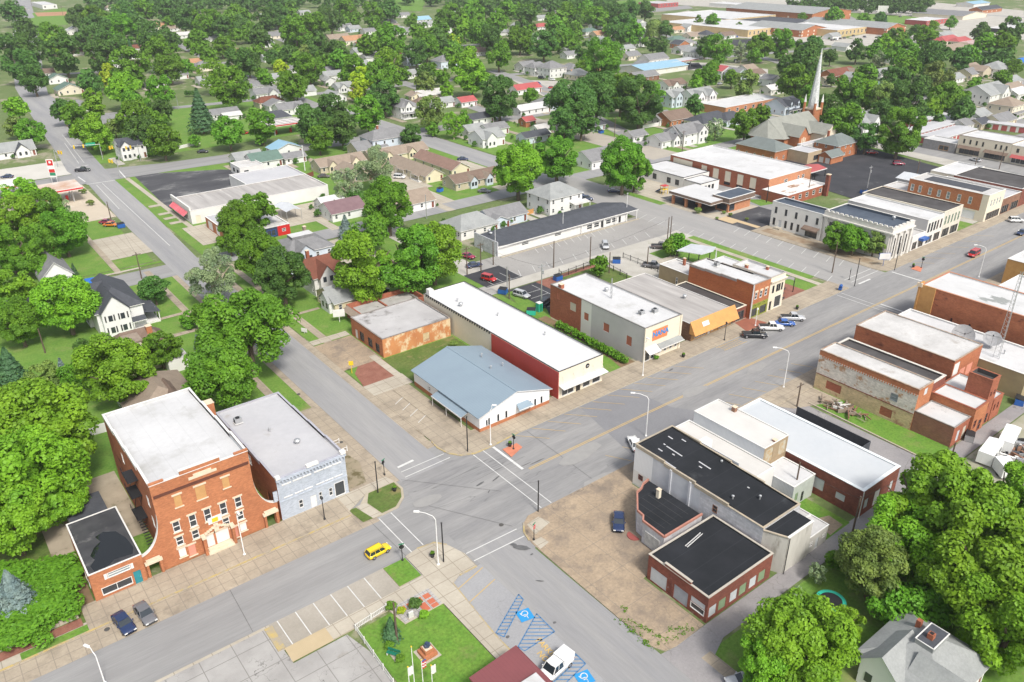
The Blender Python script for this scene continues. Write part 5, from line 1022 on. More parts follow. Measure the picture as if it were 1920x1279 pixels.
E2x, org = building('corner_brick_row', 'tall brick row continuing behind the patched white roof', 'brick building', 190.2, 30, 203, 66.0, 9.6, BR_RED, R_WHP, .3, TRIM, (), copw=.3)
# ================================================================ SECOND STREET AND BEYOND
x0, y0, x1, y1 = 211.6, 123.6, 217.8, 141.2
ops = [('W', 'win', y, y+.8, 4.7, 6.7, DKMET, GLASS) for y in (139.2-i*3.6 for i in range(5))] + [('W', 'win', y, y+.8, .9, 3.2, DKMET, GLASS) for y in (139.4, 135.2, 133.0, 130.8)] + [('W', 'door', 137.2, 138.2, .8, 2.9, None, BOARD_G), ('W', 'shop', 124.6, 128.6, .4, 2.8, DKMET)]
wt, org = building('white_brick_office', 'two storey white painted building with dark roof and narrow dark windows', 'office building', x0, y0, x1, y1, 8.2, WHITE, M('dark_blue_membrane', (.05,.065,.09), (.08,.10,.13), .3, .5), .5, WHITE, ops, copw=.3)
part(wt, org, 'dark_awning', lambda b: (b.face([(x0-1.6, 123.9, 3.0), (x0-.01, 123.9, 3.7), (x0-.01, 129.2, 3.7), (x0-1.6, 129.2, 3.0)][::-1], SH_BR), b.box(x0-1.62, 123.9, 2.6, x0-1.5, 129.2, 3.0, SH_BR)))
part(wt, org, 'entry_steps', lambda b: b.box(x0-1.4, 136.6, 0, x0-.01, 138.8, .7, CONC_LT))
x0, y0, x1, y1 = 211.9, 102.3, 223.6, 123.5
ops = [('W', 'win', y, y+2.2, 1.2, 6.6, M('bronze_frame', (.05,.045,.04)), GLASS) for y in (104.2, 109.2, 114.2, 119.2)] + [('S', 'win', x, x+1.2, .8, 6.2, M('bronze_frame', (.05,.045,.04)), GLASS) for x in (213.3, 216.4, 219.4)]
bk, org = building('corner_bank', 'white classical bank with tall arched windows and battlement cornice at the far corner', 'bank building', x0, y0, x1, y1, 9.4, M('bank_stone', (.62,.60,.57), (.55,.53,.50), .4), M('dark_blue_membrane', (.05,.065,.09)), .7, M('bank_trim', (.66,.64,.6), None, 1), ops, copw=.4)
part(bk, org, 'cornice', lambda b: (b.box(x0-.5, y0-.5, 7.7, x0-.01, y1, 8.1, MATS['bank_trim']), b.box(x0, y0-.5, 7.7, x1+.1, y0-.01, 8.1, MATS['bank_trim'])))
part(bk, org, 'battlement', lambda b: [b.box(x0-.05, y0+.4+i*1.5, 9.49, x0+.35, y0+1.3+i*1.5, 9.85, MATS['bank_trim']) for i in range(14)] + [b.box(x0+1+i*2, y0-.05, 9.49, x0+2.1+i*2, y0+.35, 9.85, MATS['bank_trim']) for i in range(5)])
for y in (103.2, 107.6, 112.7, 117.7, 122.3): part(bk, org, 'pilaster', lambda b: b.box(x0-.3, y-.45, 0, x0-.01, y+.45, 7.7, MATS['bank_trim']))
for x in (212.6, 215.5, 218.6, 221.8): part(bk, org, 'column', lambda b: (b.tube((x, y0-.3, .4), (x, y0-.3, 7.2), .3, .26, MATS['bank_trim'], 10), b.box(x-.4, y0-.6, 7.2, x+.4, y0-.01, 7.69, MATS['bank_trim']), b.box(x-.4, y0-.6, 0, x+.4, y0-.01, .4, MATS['bank_trim'])))
vent(221.5, 107.5, 8.8, 'pale green roof ventilator on the dark bank roof', 2)
building('low_white_shop', 'one storey white shop with blue awning beside the bank', 'shop building', 223.7, 102.0, 231.0, 122, 4.6, WHITE, R_WHD, .3, TRIM, [('S', 'shop', 224.4, 226.8, .4, 2.6, SH_BR), ('S', 'shop', 228, 230.6, .4, 2.6, SH_BR)])
aw = MB(); aw.prism([(227.4, 100.5), (230.8, 100.5), (230.8, 101.95), (227.4, 101.95)], 2.7, 3.4, BLUEP);
bld_ = bpy.data.objects['low_white_shop']; org = (bld_.location.x, bld_.location.y); w_ = aw.build('blue_awning', bld_, off=(*org, 0))
building('white_row_shop', 'tall white row shop with grey side wall and white roof', 'shop building', 231.1, 102.0, 240.6, 127.5, 8.0, STUC_W, R_WH, .3, TRIM, [('S', 'win', x, x+1, 4, 6.8, DKMET) for x in (231.9, 233.6, 235.3)] + [('S', 'win', x, x+.9, 4, 6.8, SH_BR) for x in (237, 239)] + [('S', 'shop', 232, 235.6, .4, 2.8), ('S', 'shop', 236.6, 240, .4, 2.8, SH_BR)], fw={'W': STUC_G})
building('dark_roofed_row_shop', 'row shop with dark roof and pale front at the end of the white row', 'shop building', 240.7, 102.2, 252.2, 128.5, 8.4, M('pale_stone_row', (.62,.58,.5), None, 1), R_BKS, .3, STUC_C, [('S', 'win', x, x+.9, 4.2, 6.8, GREENB, GLASS_L) for x in (242, 244, 246, 248, 250)] + [('S', 'shop', 242, 246, .4, 2.8, DKMET), ('S', 'shop', 247, 251.4, .4, 2.8, DKMET)])
building('blue_rear_shed', 'small flat white roof shed with blue side behind the white row', 'shed', 222, 128.5, 230.5, 136, 3.4, M('teal_blue_wall', (.16,.33,.42), None, 1), R_WHD, .2, TRIM)
x0, y0, x1, y1 = 266.8, 101.2, 278.0, 127.0
bf, org = building('far_brick_store', 'two storey brick store with cream front and dark roof patch at the far end', 'store building', x0, y0, x1, y1, 8.8, BR_OR, R_WHD, .4, TRIM, [('W', 'win', y, y+1.1, 4.9, 7.2, TRIM, GLASS_L) for y in (106, 109.5, 113, 116, 119, 122.4, 125)] + [('S', 'win', x, x+.9, 4.8, 7, TRIM, GLASS_L) for x in (269, 271, 273, 275)] + [('W', 'garage', 104.2, 108.8, .2, 2.9, None, MET_W)] + [('S', 'shop', 268, 277, .4, 2.8, SH_BR)],
 segs={'S': [(x0, x1, -.05, 8.8, STUC_C)], 'W': [(101.2, 103.2, -.05, 8.8, STUC_C), (103.2, 127, 3.4, 8.8, BR_OR), (103.2, 127, -.05, 3.4, STUC_C)]})
part(bf, org, 'dark_roof_panel', lambda b: b.box(270.5, 105, 8.42, 276.5, 124, 8.5, SH_DK))
building('brick_rear_annex', 'low brick annex with white roof behind the far brick store', 'annex building', 267, 127.1, 276, 135.5, 4.4, BR_OR, R_WHD, .3, TRIM, [('W', 'win', 130, 131, 1.5, 3)])
building('grey_roofed_shop', 'low shop with grey roof beyond the far brick store', 'shop building', 278.2, 101.4, 292, 126, 5.4, BR_BRN, R_GR, .3, TRIM, [('S', 'shop', 279, 284, .4, 2.8, DKMET), ('S', 'shop', 286, 291, .4, 2.8, DKMET)])
building('dark_roofed_shop', 'wide shop with dark roof near the right edge of the main street', 'shop building', 292.2, 101.4, 310, 124, 6.2, BR_DK, R_BKS, .3, TRIM)
building('white_roofed_shop', 'white roofed shop at the right edge beyond the dark roofed shop', 'shop building', 296, 124.2, 316, 134, 5.2, STUC_C, R_WH, .3, TRIM)
def gable(name, label, cat, x0, y0, x1, y1, h, hr, axis, wall, roof, ops=(), over=.45, group=None, hip=0, z0=-.05, extra=None, rz=0, autow=True, pm=GLASS, winw=.95, fm=None):
 """pitched-roof building about its own centre; axis 'x' or 'y' = ridge direction; hip = inset of the ridge ends"""
 cx, cy = (x0+x1)/2, (y0+y1)/2; a, e = (x1-x0)/2, (y1-y0)/2
 root = empty(name, (cx, cy, 0), rz, label, cat, group)
 if autow:
  ops = list(ops); st = 2 if h > 4.6 else 1
  for s in range(st):
   zb = .9 + s*2.9
   if zb + 1.4 > h + .1: break
   for face, L in (('S', x1-x0), ('W', y1-y0)):
    n = max(1, min(5, int(L/3.2)))
    for u in lsp(-L/2+1.4, L/2-1.4, n): ops.append((face, 'win', u-winw/2, u+winw/2, zb, zb+1.4, fm, pm))
  if not any(o[1] == 'door' for o in ops):
   L = x1-x0; u = L/2-.75
   ops = [o for o in ops if not (o[0] == 'S' and o[4] < 1.5 and o[3] > u-.55)] + [('S', 'door', u-.5, u+.4, .15, 2.2, None, BR_DK)]
 for face, c, q0, q1 in (('S', -e, -a, a), ('W', -a, -e, e), ('N', e, -a, a), ('E', a, -e, e)):
  b = MB(); wall_mesh(b, face, c, q0, q1, z0, h, [o[2:6] for o in ops if o[0] == face], wall)
  if hip == 0:
   if axis == 'x' and face == 'W': b.face([(-a, e, h), (-a, -e, h), (-a, 0, hr-.08)], wall)
   if axis == 'x' and face == 'E': b.face([(a, -e, h), (a, e, h), (a, 0, hr-.08)], wall)
   if axis == 'y' and face == 'S': b.face([(-a, -e, h), (a, -e, h), (0, -e, hr-.08)], wall)
   if axis == 'y' and face == 'N': b.face([(a, e, h), (-a, e, h), (0, e, hr-.08)], wall)
  b.build('wall', root)
 for o in ops: opening(root, o[0], {'S': -e, 'W': -a, 'N': e, 'E': a}[o[0]], o[2:6], o[1], (0, 0), *(o[6:8] if len(o) > 6 else ()), detail=(cy < 260))
 b = MB(); A, E_ = a+over, e+over; hz = h-over*(hr-h)/(e if axis == 'x' else a)*.9
 def rf(pts):
  b.face(pts, roof); b.face([(p[0], p[1], p[2]-.14) for p in pts[::-1]], TRIM)
  for i in range(len(pts)):
   p, q = pts[i], pts[(i+1) % len(pts)]
   if abs(p[2]-hr) < .01 and abs(q[2]-hr) < .01: continue
   b.face([(p[0], p[1], p[2]-.14), (q[0], q[1], q[2]-.14), q, p], TRIM)
 if axis == 'x':
  r0, r1 = (-A+hip+(over if hip else 0), A-hip-(over if hip else 0))
  rf([(-A, -E_, hz), (A, -E_, hz), (r1, 0, hr), (r0, 0, hr)]); rf([(A, E_, hz), (-A, E_, hz), (r0, 0, hr), (r1, 0, hr)])
  if hip: rf([(-A, E_, hz), (-A, -E_, hz), (r0, 0, hr)]); rf([(A, -E_, hz), (A, E_, hz), (r1, 0, hr)])
 else:
  r0, r1 = (-E_+hip+(over if hip else 0), E_-hip-(over if hip else 0))
  rf([(-A, E_, hz), (-A, -E_, hz), (0, r0, hr), (0, r1, hr)]); rf([(A, -E_, hz), (A, E_, hz), (0, r1, hr), (0, r0, hr)])
  if hip: rf([(-A, -E_, hz), (A, -E_, hz), (0, r0, hr)]); rf([(A, E_, hz), (-A, E_, hz), (0, r1, hr)])
 b.build('roof', root)
 if extra: extra(root, a, e, h, hr)
 return root
def porch(side, L, dp, h, mat, off=0):
 def f(root, a, e, hh, hr):
  b = MB()
  if side == 'S':
   b.face([(off-L/2, -e-dp, h-.4), (off+L/2, -e-dp, h-.4), (off+L/2, -e, h), (off-L/2, -e, h)], mat); b.box(off-L/2, -e-dp, h-.58, off+L/2, -e-dp+.1, h-.4, TRIM)
   for x in lsp(off-L/2+.15, off+L/2-.15, max(2, int(L/2.2))): b.box(x-.08, -e-dp+.02, 0, x+.08, -e-dp+.18, h-.5, TRIM)
   b.box(off-L/2, -e-dp, 0, off+L/2, -e, .35, TRIM)
  else:
   b.face([(-a-dp, off+L/2, h-.4), (-a-dp, off-L/2, h-.4), (-a, off-L/2, h), (-a, off+L/2, h)], mat); b.box(-a-dp, off-L/2, h-.58, -a-dp+.1, off+L/2, h-.4, TRIM)
   for y in lsp(off-L/2+.15, off+L/2-.15, max(2, int(L/2.2))): b.box(-a-dp+.02, y-.08, 0, -a-dp+.18, y+.08, h-.5, TRIM)
   b.box(-a-dp, off-L/2, 0, -a, off+L/2, .35, TRIM)
  b.build('porch', root)
 return f
def chim(x, y, z1, mat=BR_RED, w=.4):
 def f(root, a, e, h, hr):
  b = MB(); b.box(x-w, y-w, h-.3, x+w, y+w, z1, mat); b.box(x-w-.06, y-w-.06, z1, x+w+.06, y+w+.06, z1+.12, STONE); b.build('chimney', root)
 return f
def both(*fs):
 def f(*a):
  for g in fs: g(*a)
 return f
def crossg(w, dp, h2, wall, roof, side='S', off=0):      # projecting cross gable
 def f(root, a, e, h, hr):
  b = MB(); b2 = MB(); r = hr-.35
  if side == 'S':
   y = -e-dp; b.box(off-w/2, y, 0, off+w/2, -e-.01, h, wall); b.face([(off-w/2, y, h), (off+w/2, y, h), (off, y, r-.08)], wall)
   for s in (-1, 1):
    q = [(off+s*(w/2+.35), y-.35, h-.25), (off+s*(w/2+.35), 0, h-.25), (off, 0, r), (off, y-.35, r)]
    b2.face(q if s > 0 else q[::-1], roof)
  else:
   x = -a-dp; b.box(x, off-w/2, 0, -a-.01, off+w/2, h, wall); b.face([(x, off+w/2, h), (x, off-w/2, h), (x, off, r-.08)], wall)
   for s in (-1, 1):
    q = [(x-.35, off+s*(w/2+.35), h-.25), (x-.35, off, r), (0, off, r), (0, off+s*(w/2+.35), h-.25)]
    b2.face(q if s > 0 else q[::-1], roof)
  b.build('gable_wing', root); b2.build('wing_roof', root)
  f2 = MB()
  for k in (-.22, .22):
   for z in ([1.0] if h < 4.6 else [1.0, 3.9]):
    if side == 'S': f2.box(off+k*w-.45, -e-dp-.05, z, off+k*w+.45, -e-dp-.004, z+1.4, GLASS)
    else: f2.box(-a-dp-.05, off+k*w-.45, z, -a-dp-.004, off+k*w+.45, z+1.4, GLASS)
  f2.build('wing_windows', root)
 return f
x0, y0, x1, y1 = 206.5, 157.8, 220.0, 176.0
db = empty('drive_in_bank', (213, 167, 0), 0, 'drive in bank with white canopy roof on brick piers', 'bank building'); org = (213, 167)
BRT = M('tan_orange_brick', (.46,.22,.12), (.4,.18,.1), .4, .9, brick=(.42,.16,1))
part(db, org, 'canopy', lambda b: (b.box(205.5, 160, 3.4, 219, 178, 4.3, SH_BR, R_WH), b.box(205.4, 159.9, 3.3, 219.1, 178.1, 3.42, TRIM)))
part(db, org, 'office_block', lambda b: b.box(212.5, 158.2, 0, 224.0, 163.4, 3.3, BRT))
part(db, org, 'mansard_roof', lambda b: (b.box(211.6, 157.4, 3.45, 225, 164.4, 5.0, SH_BR, MATS['dark_blue_membrane']), b.box(211.5, 157.3, 5.0, 212.0, 164.5, 5.1, TRIM), b.box(212.0, 157.3, 5.0, 225.1, 157.7, 5.1, TRIM), b.box(224.7, 157.7, 5.0, 225.1, 164.5, 5.1, TRIM), b.box(212, 164.1, 5, 224.7, 164.5, 5.1, TRIM), b.box(211.5, 157.3, 3.3, 225.1, 164.5, 3.44, TRIM)))
for x, y in ((206.3, 176.5), (206.5, 171), (206.8, 165.5), (212.2, 176.5), (212.2, 171)): part(db, org, 'brick_pier', lambda b: b.box(x-.4, y-.4, 0, x+.4, y+.4, 3.3, BRT))
part(db, org, 'shop_window', lambda b: (b.box(212.42, 158.8, .5, 212.49, 162.8, 2.7, GLASS), b.box(213, 158.12, .5, 215.6, 158.19, 2.7, GLASS)))
x0, y0, x1, y1 = 237.0, 160.8, 262.0, 206.0
ops = [('W', 'board', y, y+2.6, 1.8, 5.6, None, STUC_C) for y in (166, 171.5, 177, 182.5, 188)] + [('W', 'win', y, y+2.6, .7, 1.7, DKMET) for y in (166, 171.5, 177, 182.5)] + [('W', 'board', 195, 204.5, 3.6, 5.8, None, STUC_C), ('W', 'win', 195, 204.5, 2.2, 3.5, DKMET), ('S', 'win', 246, 248, 3.4, 4.8), ('S', 'win', 254, 255, 3.4, 4.8), ('S', 'win', 256.5, 258, 3.4, 4.8)]
building('brick_school', 'large two storey brick school block with wide white roof', 'school building', x0, y0, x1, y1, 6.4, BR_RED, R_WH, .25, TRIM, ops, fw={'S': BRT})
building('low_brick_wing', 'low brick wing with rust streaked white roof in front of the school', 'school wing', 233.4, 150.4, 256.5, 160.6, 3.6, BR_RED, R_WHR, .2, TRIM, [('S', 'win', x, x+1.6, 1.2, 2.8) for x in (236, 240, 244, 248, 252)], copw=.5)
b = MB(); b.box(-.6, -.6, 0, .6, .6, 7.5, BR_DK); b.box(-.7, -.7, 7.5, .7, .7, 7.7, STONE); o = b.build('brick_stack'); o.location = (254.5, 149.2, 0); tag(o, 'tall square brick stack at the end of the low brick wing', 'chimney')
building('nursery_building', 'white flat roofed nursery building with dark trim beside the playground', 'nursery building', 222, 186, 236, 207, 4.2, WHITE, R_WH, .2, DKMET, [('W', 'win', y, y+1.8, .9, 2.9, DKMET) for y in (188, 192, 199, 203)] + [('S', 'win', x, x+1.4, .9, 2.9, DKMET) for x in (224, 228)])
building('nursery_annex', 'lower white annex between the nursery and the drive in bank', 'annex building', 222, 178, 232, 185.8, 3.6, WHITE, R_WH, .2, DKMET, [('S', 'win', x, x+1.2, .9, 2.6, DKMET) for x in (224, 226, 228)])
cp = empty('red_carport', (270, 166, 0), 0, 'red metal roofed carport between the school and the black car park', 'carport')
part(cp, (270, 166), 'roof', lambda b: (b.face([(262.5, 163.6, 3.2), (277, 163.6, 3.2), (277, 167.5, 4.0), (262.5, 167.5, 4.0)], REDM), b.face([(262.5, 167.5, 4.0), (277, 167.5, 4.0), (277, 171.4, 3.2), (262.5, 171.4, 3.2)], REDM), b.box(262.5, 163.5, 2.9, 277, 163.6, 3.2, TRIM)))
for x in (263, 270, 276.6): part(cp, (270, 166), 'post', lambda b: b.box(x-.1, 163.7, 0, x+.1, 163.9, 3, DKMET))
gable('steel_shed', 'pale steel shed with shallow gable roof beside the black car park', 'shed', 283.5, 131.5, 293.5, 139.5, 3.6, 4.8, 'y', MET_G, MET_G, (), autow=False)
# ---------- church: nave, apse, spire tower, halls
ch = empty('brick_church', (318, 206, 0), 0, 'brick church with steep grey green roof and tall white needle spire', 'church'); org = (318, 206); cz = (318, 206, 0)
SHG = M('grey_green_slate', (.27,.275,.245), (.225,.23,.205), .4, .9, fine=(2,.1))
def fn(b):
 x0, x1, y0, y1 = 306, 334, 196, 214
 b.box(x0, y0, -.05, x1, y1, 6, BR_OR); b.prism([(x0, y0+1), (x0, y1-1), (x0-4.5, y1-5), (x0-4.5, y0+5)], -.05, 6, BR_OR)
 b.face([(x1, y0, 6), (x1, y1, 6), (x1, 205, 12.2)], BR_OR)
part(ch, org, 'wall', fn)
def fn(b):
 x0, x1, y0, y1, yr = 305.4, 334.6, 195.2, 214.8, 205
 b.face([(x0, y0, 5.8), (x1, y0, 5.8), (x1, yr, 12.6), (x0, yr, 12.6)], SHG); b.face([(x1, y1, 5.8), (x0, y1, 5.8), (x0, yr, 12.6), (x1, yr, 12.6)], SHG)
 ap = (x0+.2, yr, 12.5); P = [(x0, y0, 5.8), (x0-5, y0+5, 5.8), (x0-5, y1-5, 5.8), (x0, y1, 5.8)]
 for i in range(3): b.face([P[i+1], P[i], ap], SHG)
part(ch, org, 'roof', fn)
def fn(b):
 b.box(309, 191, -.05, 315, 196, 7.5, BR_OR); b.face([(309, 191, 7.5), (315, 191, 7.5), (312, 191, 10.6)], BR_OR)
 for s in (-1, 1):
  q = [(312+s*3.6, 190.6, 6.8), (312+s*3.6, 200, 6.8), (312, 203, 10.9), (312, 190.6, 10.9)]; b.face(q if s > 0 else q[::-1], SHG)
part(ch, org, 'transept', fn)
def fn(b):
 b.box(325, 189, -.05, 333, 196, 6.5, STUC_C); b.face([(325, 189, 6.5), (333, 189, 6.5), (329, 189, 9.4)], STUC_C)
 for s in (-1, 1):
  q = [(329+s*4.5, 188.6, 6), (329+s*4.5, 200, 6), (329, 202, 9.8), (329, 188.6, 9.8)]; b.face(q if s > 0 else q[::-1], SHG)
part(ch, org, 'transept', fn)
part(ch, org, 'arched_windows', lambda b: [b.box(310.6+i*1.1, 190.9, 3, 311.3+i*1.1, 190.99, 6.6-.4*abs(i-1), STONE) for i in range(3)])
sx, sy = 340, 206.5
def fn(b):
 b.box(sx-2.6, sy-2.6, -.05, sx+2.6, sy+2.6, 12.5, BR_OR)
 for dx in (-2.6, 2.6):
  for dy in (-2.6, 2.6): b.tube((sx+dx, sy+dy, 10), (sx+dx, sy+dy, 15.5), .7, .55, BR_OR, 8); b.tube((sx+dx, sy+dy, 15.5), (sx+dx, sy+dy, 19), .6, .02, TRIM, 8)
 b.box(sx-2.9, sy-2.9, 12.5, sx+2.9, sy+2.9, 13.1, STONE)
part(ch, org, 'tower', fn)
def fn(b):
 b.tube((sx, sy, 13.1), (sx, sy, 38), 2.35, .16, M('white_spire_metal', (.66,.67,.66), (.4,.42,.42), 1.2, .5), 8)
sp_ = part(ch, org, 'spire', fn)
part(ch, org, 'spire_rib', lambda b: [b.tube((sx+2.05*math.cos(math.pi*k/4), sy+2.05*math.sin(math.pi*k/4), 13.1), (sx+.2*math.cos(math.pi*k/4), sy+.2*math.sin(math.pi*k/4), 33.5), .11, .04, TRIM, 4) for k in range(8)])
part(ch, org, 'gilded_tip', lambda b: (b.tube((sx, sy, 33), (sx, sy, 35.5), .28, .1, YELP, 8), b.box(sx-.6, sy-.07, 35.7, sx+.6, sy+.07, 35.9, YELP), b.box(sx-.07, sy-.07, 35.4, sx+.07, sy+.07, 36.4, YELP)))
ch.location.x -= 10.5
SHGN = M('grey_green_shingles', (.17,.195,.19), (.14,.16,.155), .5, .9, fine=(2,.1), coord='object')
gable('church_hall', 'brick church hall with grey hipped roof at the left of the church', 'church hall', 278.5, 188.0, 290.5, 207.0, 4.8, 7.6, 'y', BR_OR, SHGN, (), hip=5)
building('tan_link_block', 'tan flat roofed link block between the church hall and the garage wing', 'link building', 286.8, 178.5, 296.0, 187.8, 4.6, M('tan_brick', (.42,.33,.22), (.36,.28,.19), .6), R_GR, .3, TRIM, [('S', 'win', 291, 295, 1, 2.9, DKMET)])
gable('parish_garage', 'small brick double garage wing with grey gable roof by the black car park', 'garage', 293.8, 172.5, 302.5, 178.3, 3.0, 4.8, 'x', BR_OR, SHGN, [('W', 'garage', -2.4, -.4, .1, 2.3), ('W', 'garage', .4, 2.4, .1, 2.3)], autow=False)
gable('parish_rectory', 'brick two storey rectory with grey hipped roof beside the black car park', 'rectory', 302.8, 175.5, 317.5, 186.5, 5.6, 8.6, 'x', BR_OR, SHGN, (), hip=5, extra=chim(-2, 3, 9.6))
building('steel_truss_link', 'low grey flat roof with white trusses in front of the church nave', 'link building', 296.4, 186.8, 324, 190.2, 4.6, STUC_G, R_GR, .3, TRIM)
# ---------- storage units
def storage(label, x0, y0, x1, y1, rz=0):
 root = empty('storage_row', ((x0+x1)/2, (y0+y1)/2, 0), R(rz), label, 'storage units', 'red and white storage rows'); a, e = (x1-x0)/2, (y1-y0)/2
 part(root, (0, 0), 'wall', lambda b: b.box(-a, -e, 0, a, e, 2.9, TRIM))
 part(root, (0, 0), 'roof', lambda b: (b.face([(-a-.3, -e-.3, 2.85), (a+.3, -e-.3, 2.85), (a+.3, 0, 3.3), (-a-.3, 0, 3.3)], R_GR), b.face([(a+.3, e+.3, 2.85), (-a-.3, e+.3, 2.85), (-a-.3, 0, 3.3), (a+.3, 0, 3.3)], R_GR)))
 n = int(2*a/3.6)
 for i in range(n):
  x = -a+.9+i*3.6; part(root, (0, 0), 'roll_door', lambda b: b.box(x, -e-.06, .05, x+2.4, -e-.003, 2.4, REDM))
 for i in range(int(2*e/3)): y = -e+.6+i*3; part(root, (0, 0), 'roll_door', lambda b: b.box(-a-.06, y, .05, -a-.003, y+2.2, 2.4, REDM))
 return root
j = lambda x, y: (1440 + x/4, y/4)
c1 = gp(*j(1340, 1040)); storage('storage row nearest the camera with red doors along its side', c1[0]-17, c1[1]-5, c1[0]+17, c1[1]+5)
c1 = gp(*j(1230, 985)); storage('second storage row with red doors behind the nearest row', c1[0]-20, c1[1]-4.5, c1[0]+20, c1[1]+4.5)
c1 = gp(*j(1180, 925)); storage('rear left storage row with red doors meeting the back row', c1[0]-16, c1[1]-3.5, c1[0]+16, c1[1]+3.5)
c1 = gp(*j(1480, 935)); storage('rear right storage row with dark red doors facing the lane', c1[0]-28, c1[1]-3.5, c1[0]+28, c1[1]+3.5, -80)
building('stone_front_shop', 'low grey stone fronted shop with white roof across from the black car park', 'shop building', 349, 150.5, 358, 164, 4.0, M('grey_stone', (.28,.27,.28), (.2,.2,.2), 1), R_WH, .3, TRIM, [('W', 'shop', 153, 157, .6, 2.5, BOARD)])
building('cream_upper_shop', 'two storey cream building with two long grey awnings', 'shop building', 350, 129.5, 366, 150.2, 7.6, STUC_C, R_WH, .4, SH_BR, [('W', 'win', y, y+.7, 4.6, 6.4, DKMET) for y in (131, 133, 135, 140, 142.5, 145, 147.5)] + [('W', 'shop', 131, 139, .5, 2.6, SH_BR), ('W', 'shop', 141, 149, .5, 2.6, SH_BR)])
q_ = bpy.data.objects['cream_upper_shop']; org = (q_.location.x, q_.location.y)
part(q_, org, 'awning', lambda b: b.face([(348.4, 130, 2.8), (350-.01, 130, 3.8), (350-.01, 139.2, 3.8), (348.4, 139.2, 2.8)][::-1], SH_BR)); part(q_, org, 'awning', lambda b: b.face([(348.4, 140.6, 2.8), (350-.01, 140.6, 3.8), (350-.01, 149.6, 3.8), (348.4, 149.6, 2.8)][::-1], SH_BR))
building('red_awning_shop', 'cream shop with dark red awning and brick end wall', 'shop building', 350, 119.0, 368, 129.4, 7.2, STUC_C, R_WH, .4, TRIM, [('W', 'win', 122, 123, 4.6, 6.2, DKMET), ('W', 'win', 126.5, 127.5, 4.6, 6.2, DKMET), ('W', 'shop', 120, 128.6, .5, 2.5)], fw={'S': BR_OR})
q_ = bpy.data.objects['red_awning_shop']; org = (q_.location.x, q_.location.y); part(q_, org, 'awning', lambda b: b.face([(348.2, 119.8, 2.7), (350-.01, 119.8, 3.7), (350-.01, 128.9, 3.7), (348.2, 128.9, 2.7)][::-1], REDM))
building('pale_yellow_shop', 'pale shop with yellow trim at the far right', 'shop building', 350, 106, 368, 116.5, 6.8, STUC_W, R_WH, .4, TRIM, [('W', 'shop', 107, 115, .5, 3.2, YELP), ('W', 'win', 110, 111, 4.4, 6, DKMET)])
# ---------- apartments in the middle distance
AP = 'green and cream apartment blocks'
pg = lambda s: crossg(3.2, 1.4, 0, SID_C, SH_TN, 'W', s)
gable('apartment_block', 'apartment block with tan roof and white porches facing the car court', 'apartment block', 154.0, 250.8, 161.6, 278.5, 2.9, 5.2, 'y', SID_C, SH_TN, (), group=AP, extra=both(porch('W', 6, 1.5, 2.8, SH_TN, -8), porch('W', 6, 1.5, 2.8, SH_TN, 3)))
gable('apartment_block', 'apartment block with red brown roof furthest to the right of the court', 'apartment block', 166.2, 251.8, 174.5, 279.5, 2.9, 5.2, 'y', SID_C, M('mauve_brown_shingles', (.25,.16,.13), (.2,.13,.1), .5, .9, fine=(3,.15), coord='object'), (), group=AP)
gable('apartment_block', 'low apartment block with weathered brown roof and two small porch gables by the lawn', 'apartment block', 157.0, 235.5, 177.5, 244.5, 2.9, 5.0, 'x', SID_T, SH_BR, (), group=AP, extra=both(crossg(3, 1.2, 0, SID_BL, SH_TN, 'S', -3), crossg(3, 1.2, 0, SID_BL, SH_TN, 'S', 4)))
gable('apartment_block', 'long apartment block with tan roof at the left end by the alley', 'apartment block', 129.3, 287.5, 149.0, 296.5, 2.9, 5.2, 'x', SID_T, SH_TN, (), group=AP, extra=both(crossg(3.4, 1.2, 0, SID_C, SH_TN, 'S', -5), crossg(3.4, 1.2, 0, SID_C, SH_TN, 'S', 5)))
gable('apartment_block', 'long apartment block with tan roof behind the court below the white house', 'apartment block', 151.5, 287.0, 178.0, 296.0, 2.9, 5.2, 'x', SID_C, SH_TN, (), group=AP, extra=both(crossg(3.4, 1.2, 0, SID_C, SH_TN, 'S', -6), crossg(3.4, 1.2, 0, SID_C, SH_TN, 'S', 5)))
gable('apartment_block', 'small apartment block with tan roof half hidden by the tall tree', 'apartment block', 133, 268, 141, 283, 2.9, 5.0, 'y', SID_T, SH_TN, (), group=AP)
slab('court_drive', rect(141, 246, 154, 287), .045, CONC_LT); slab('court_drive', rect(141, 226, 150, 247), .045, CONC_LT); slab('visitor_parking', rect(176, 246, 185, 272), .045, CONC_LT); slab('car_pad', rect(170, 226.6, 180, 232), .045, CONC_LT)
gable('white_farmhouse', 'large two storey white house with grey hipped roof and chimney', 'house', 160.5, 302.0, 179.5, 313.5, 6.2, 9.0, 'x', SID_BL, SH_GR, (), hip=4, extra=chim(-2.5, 2.5, 10))
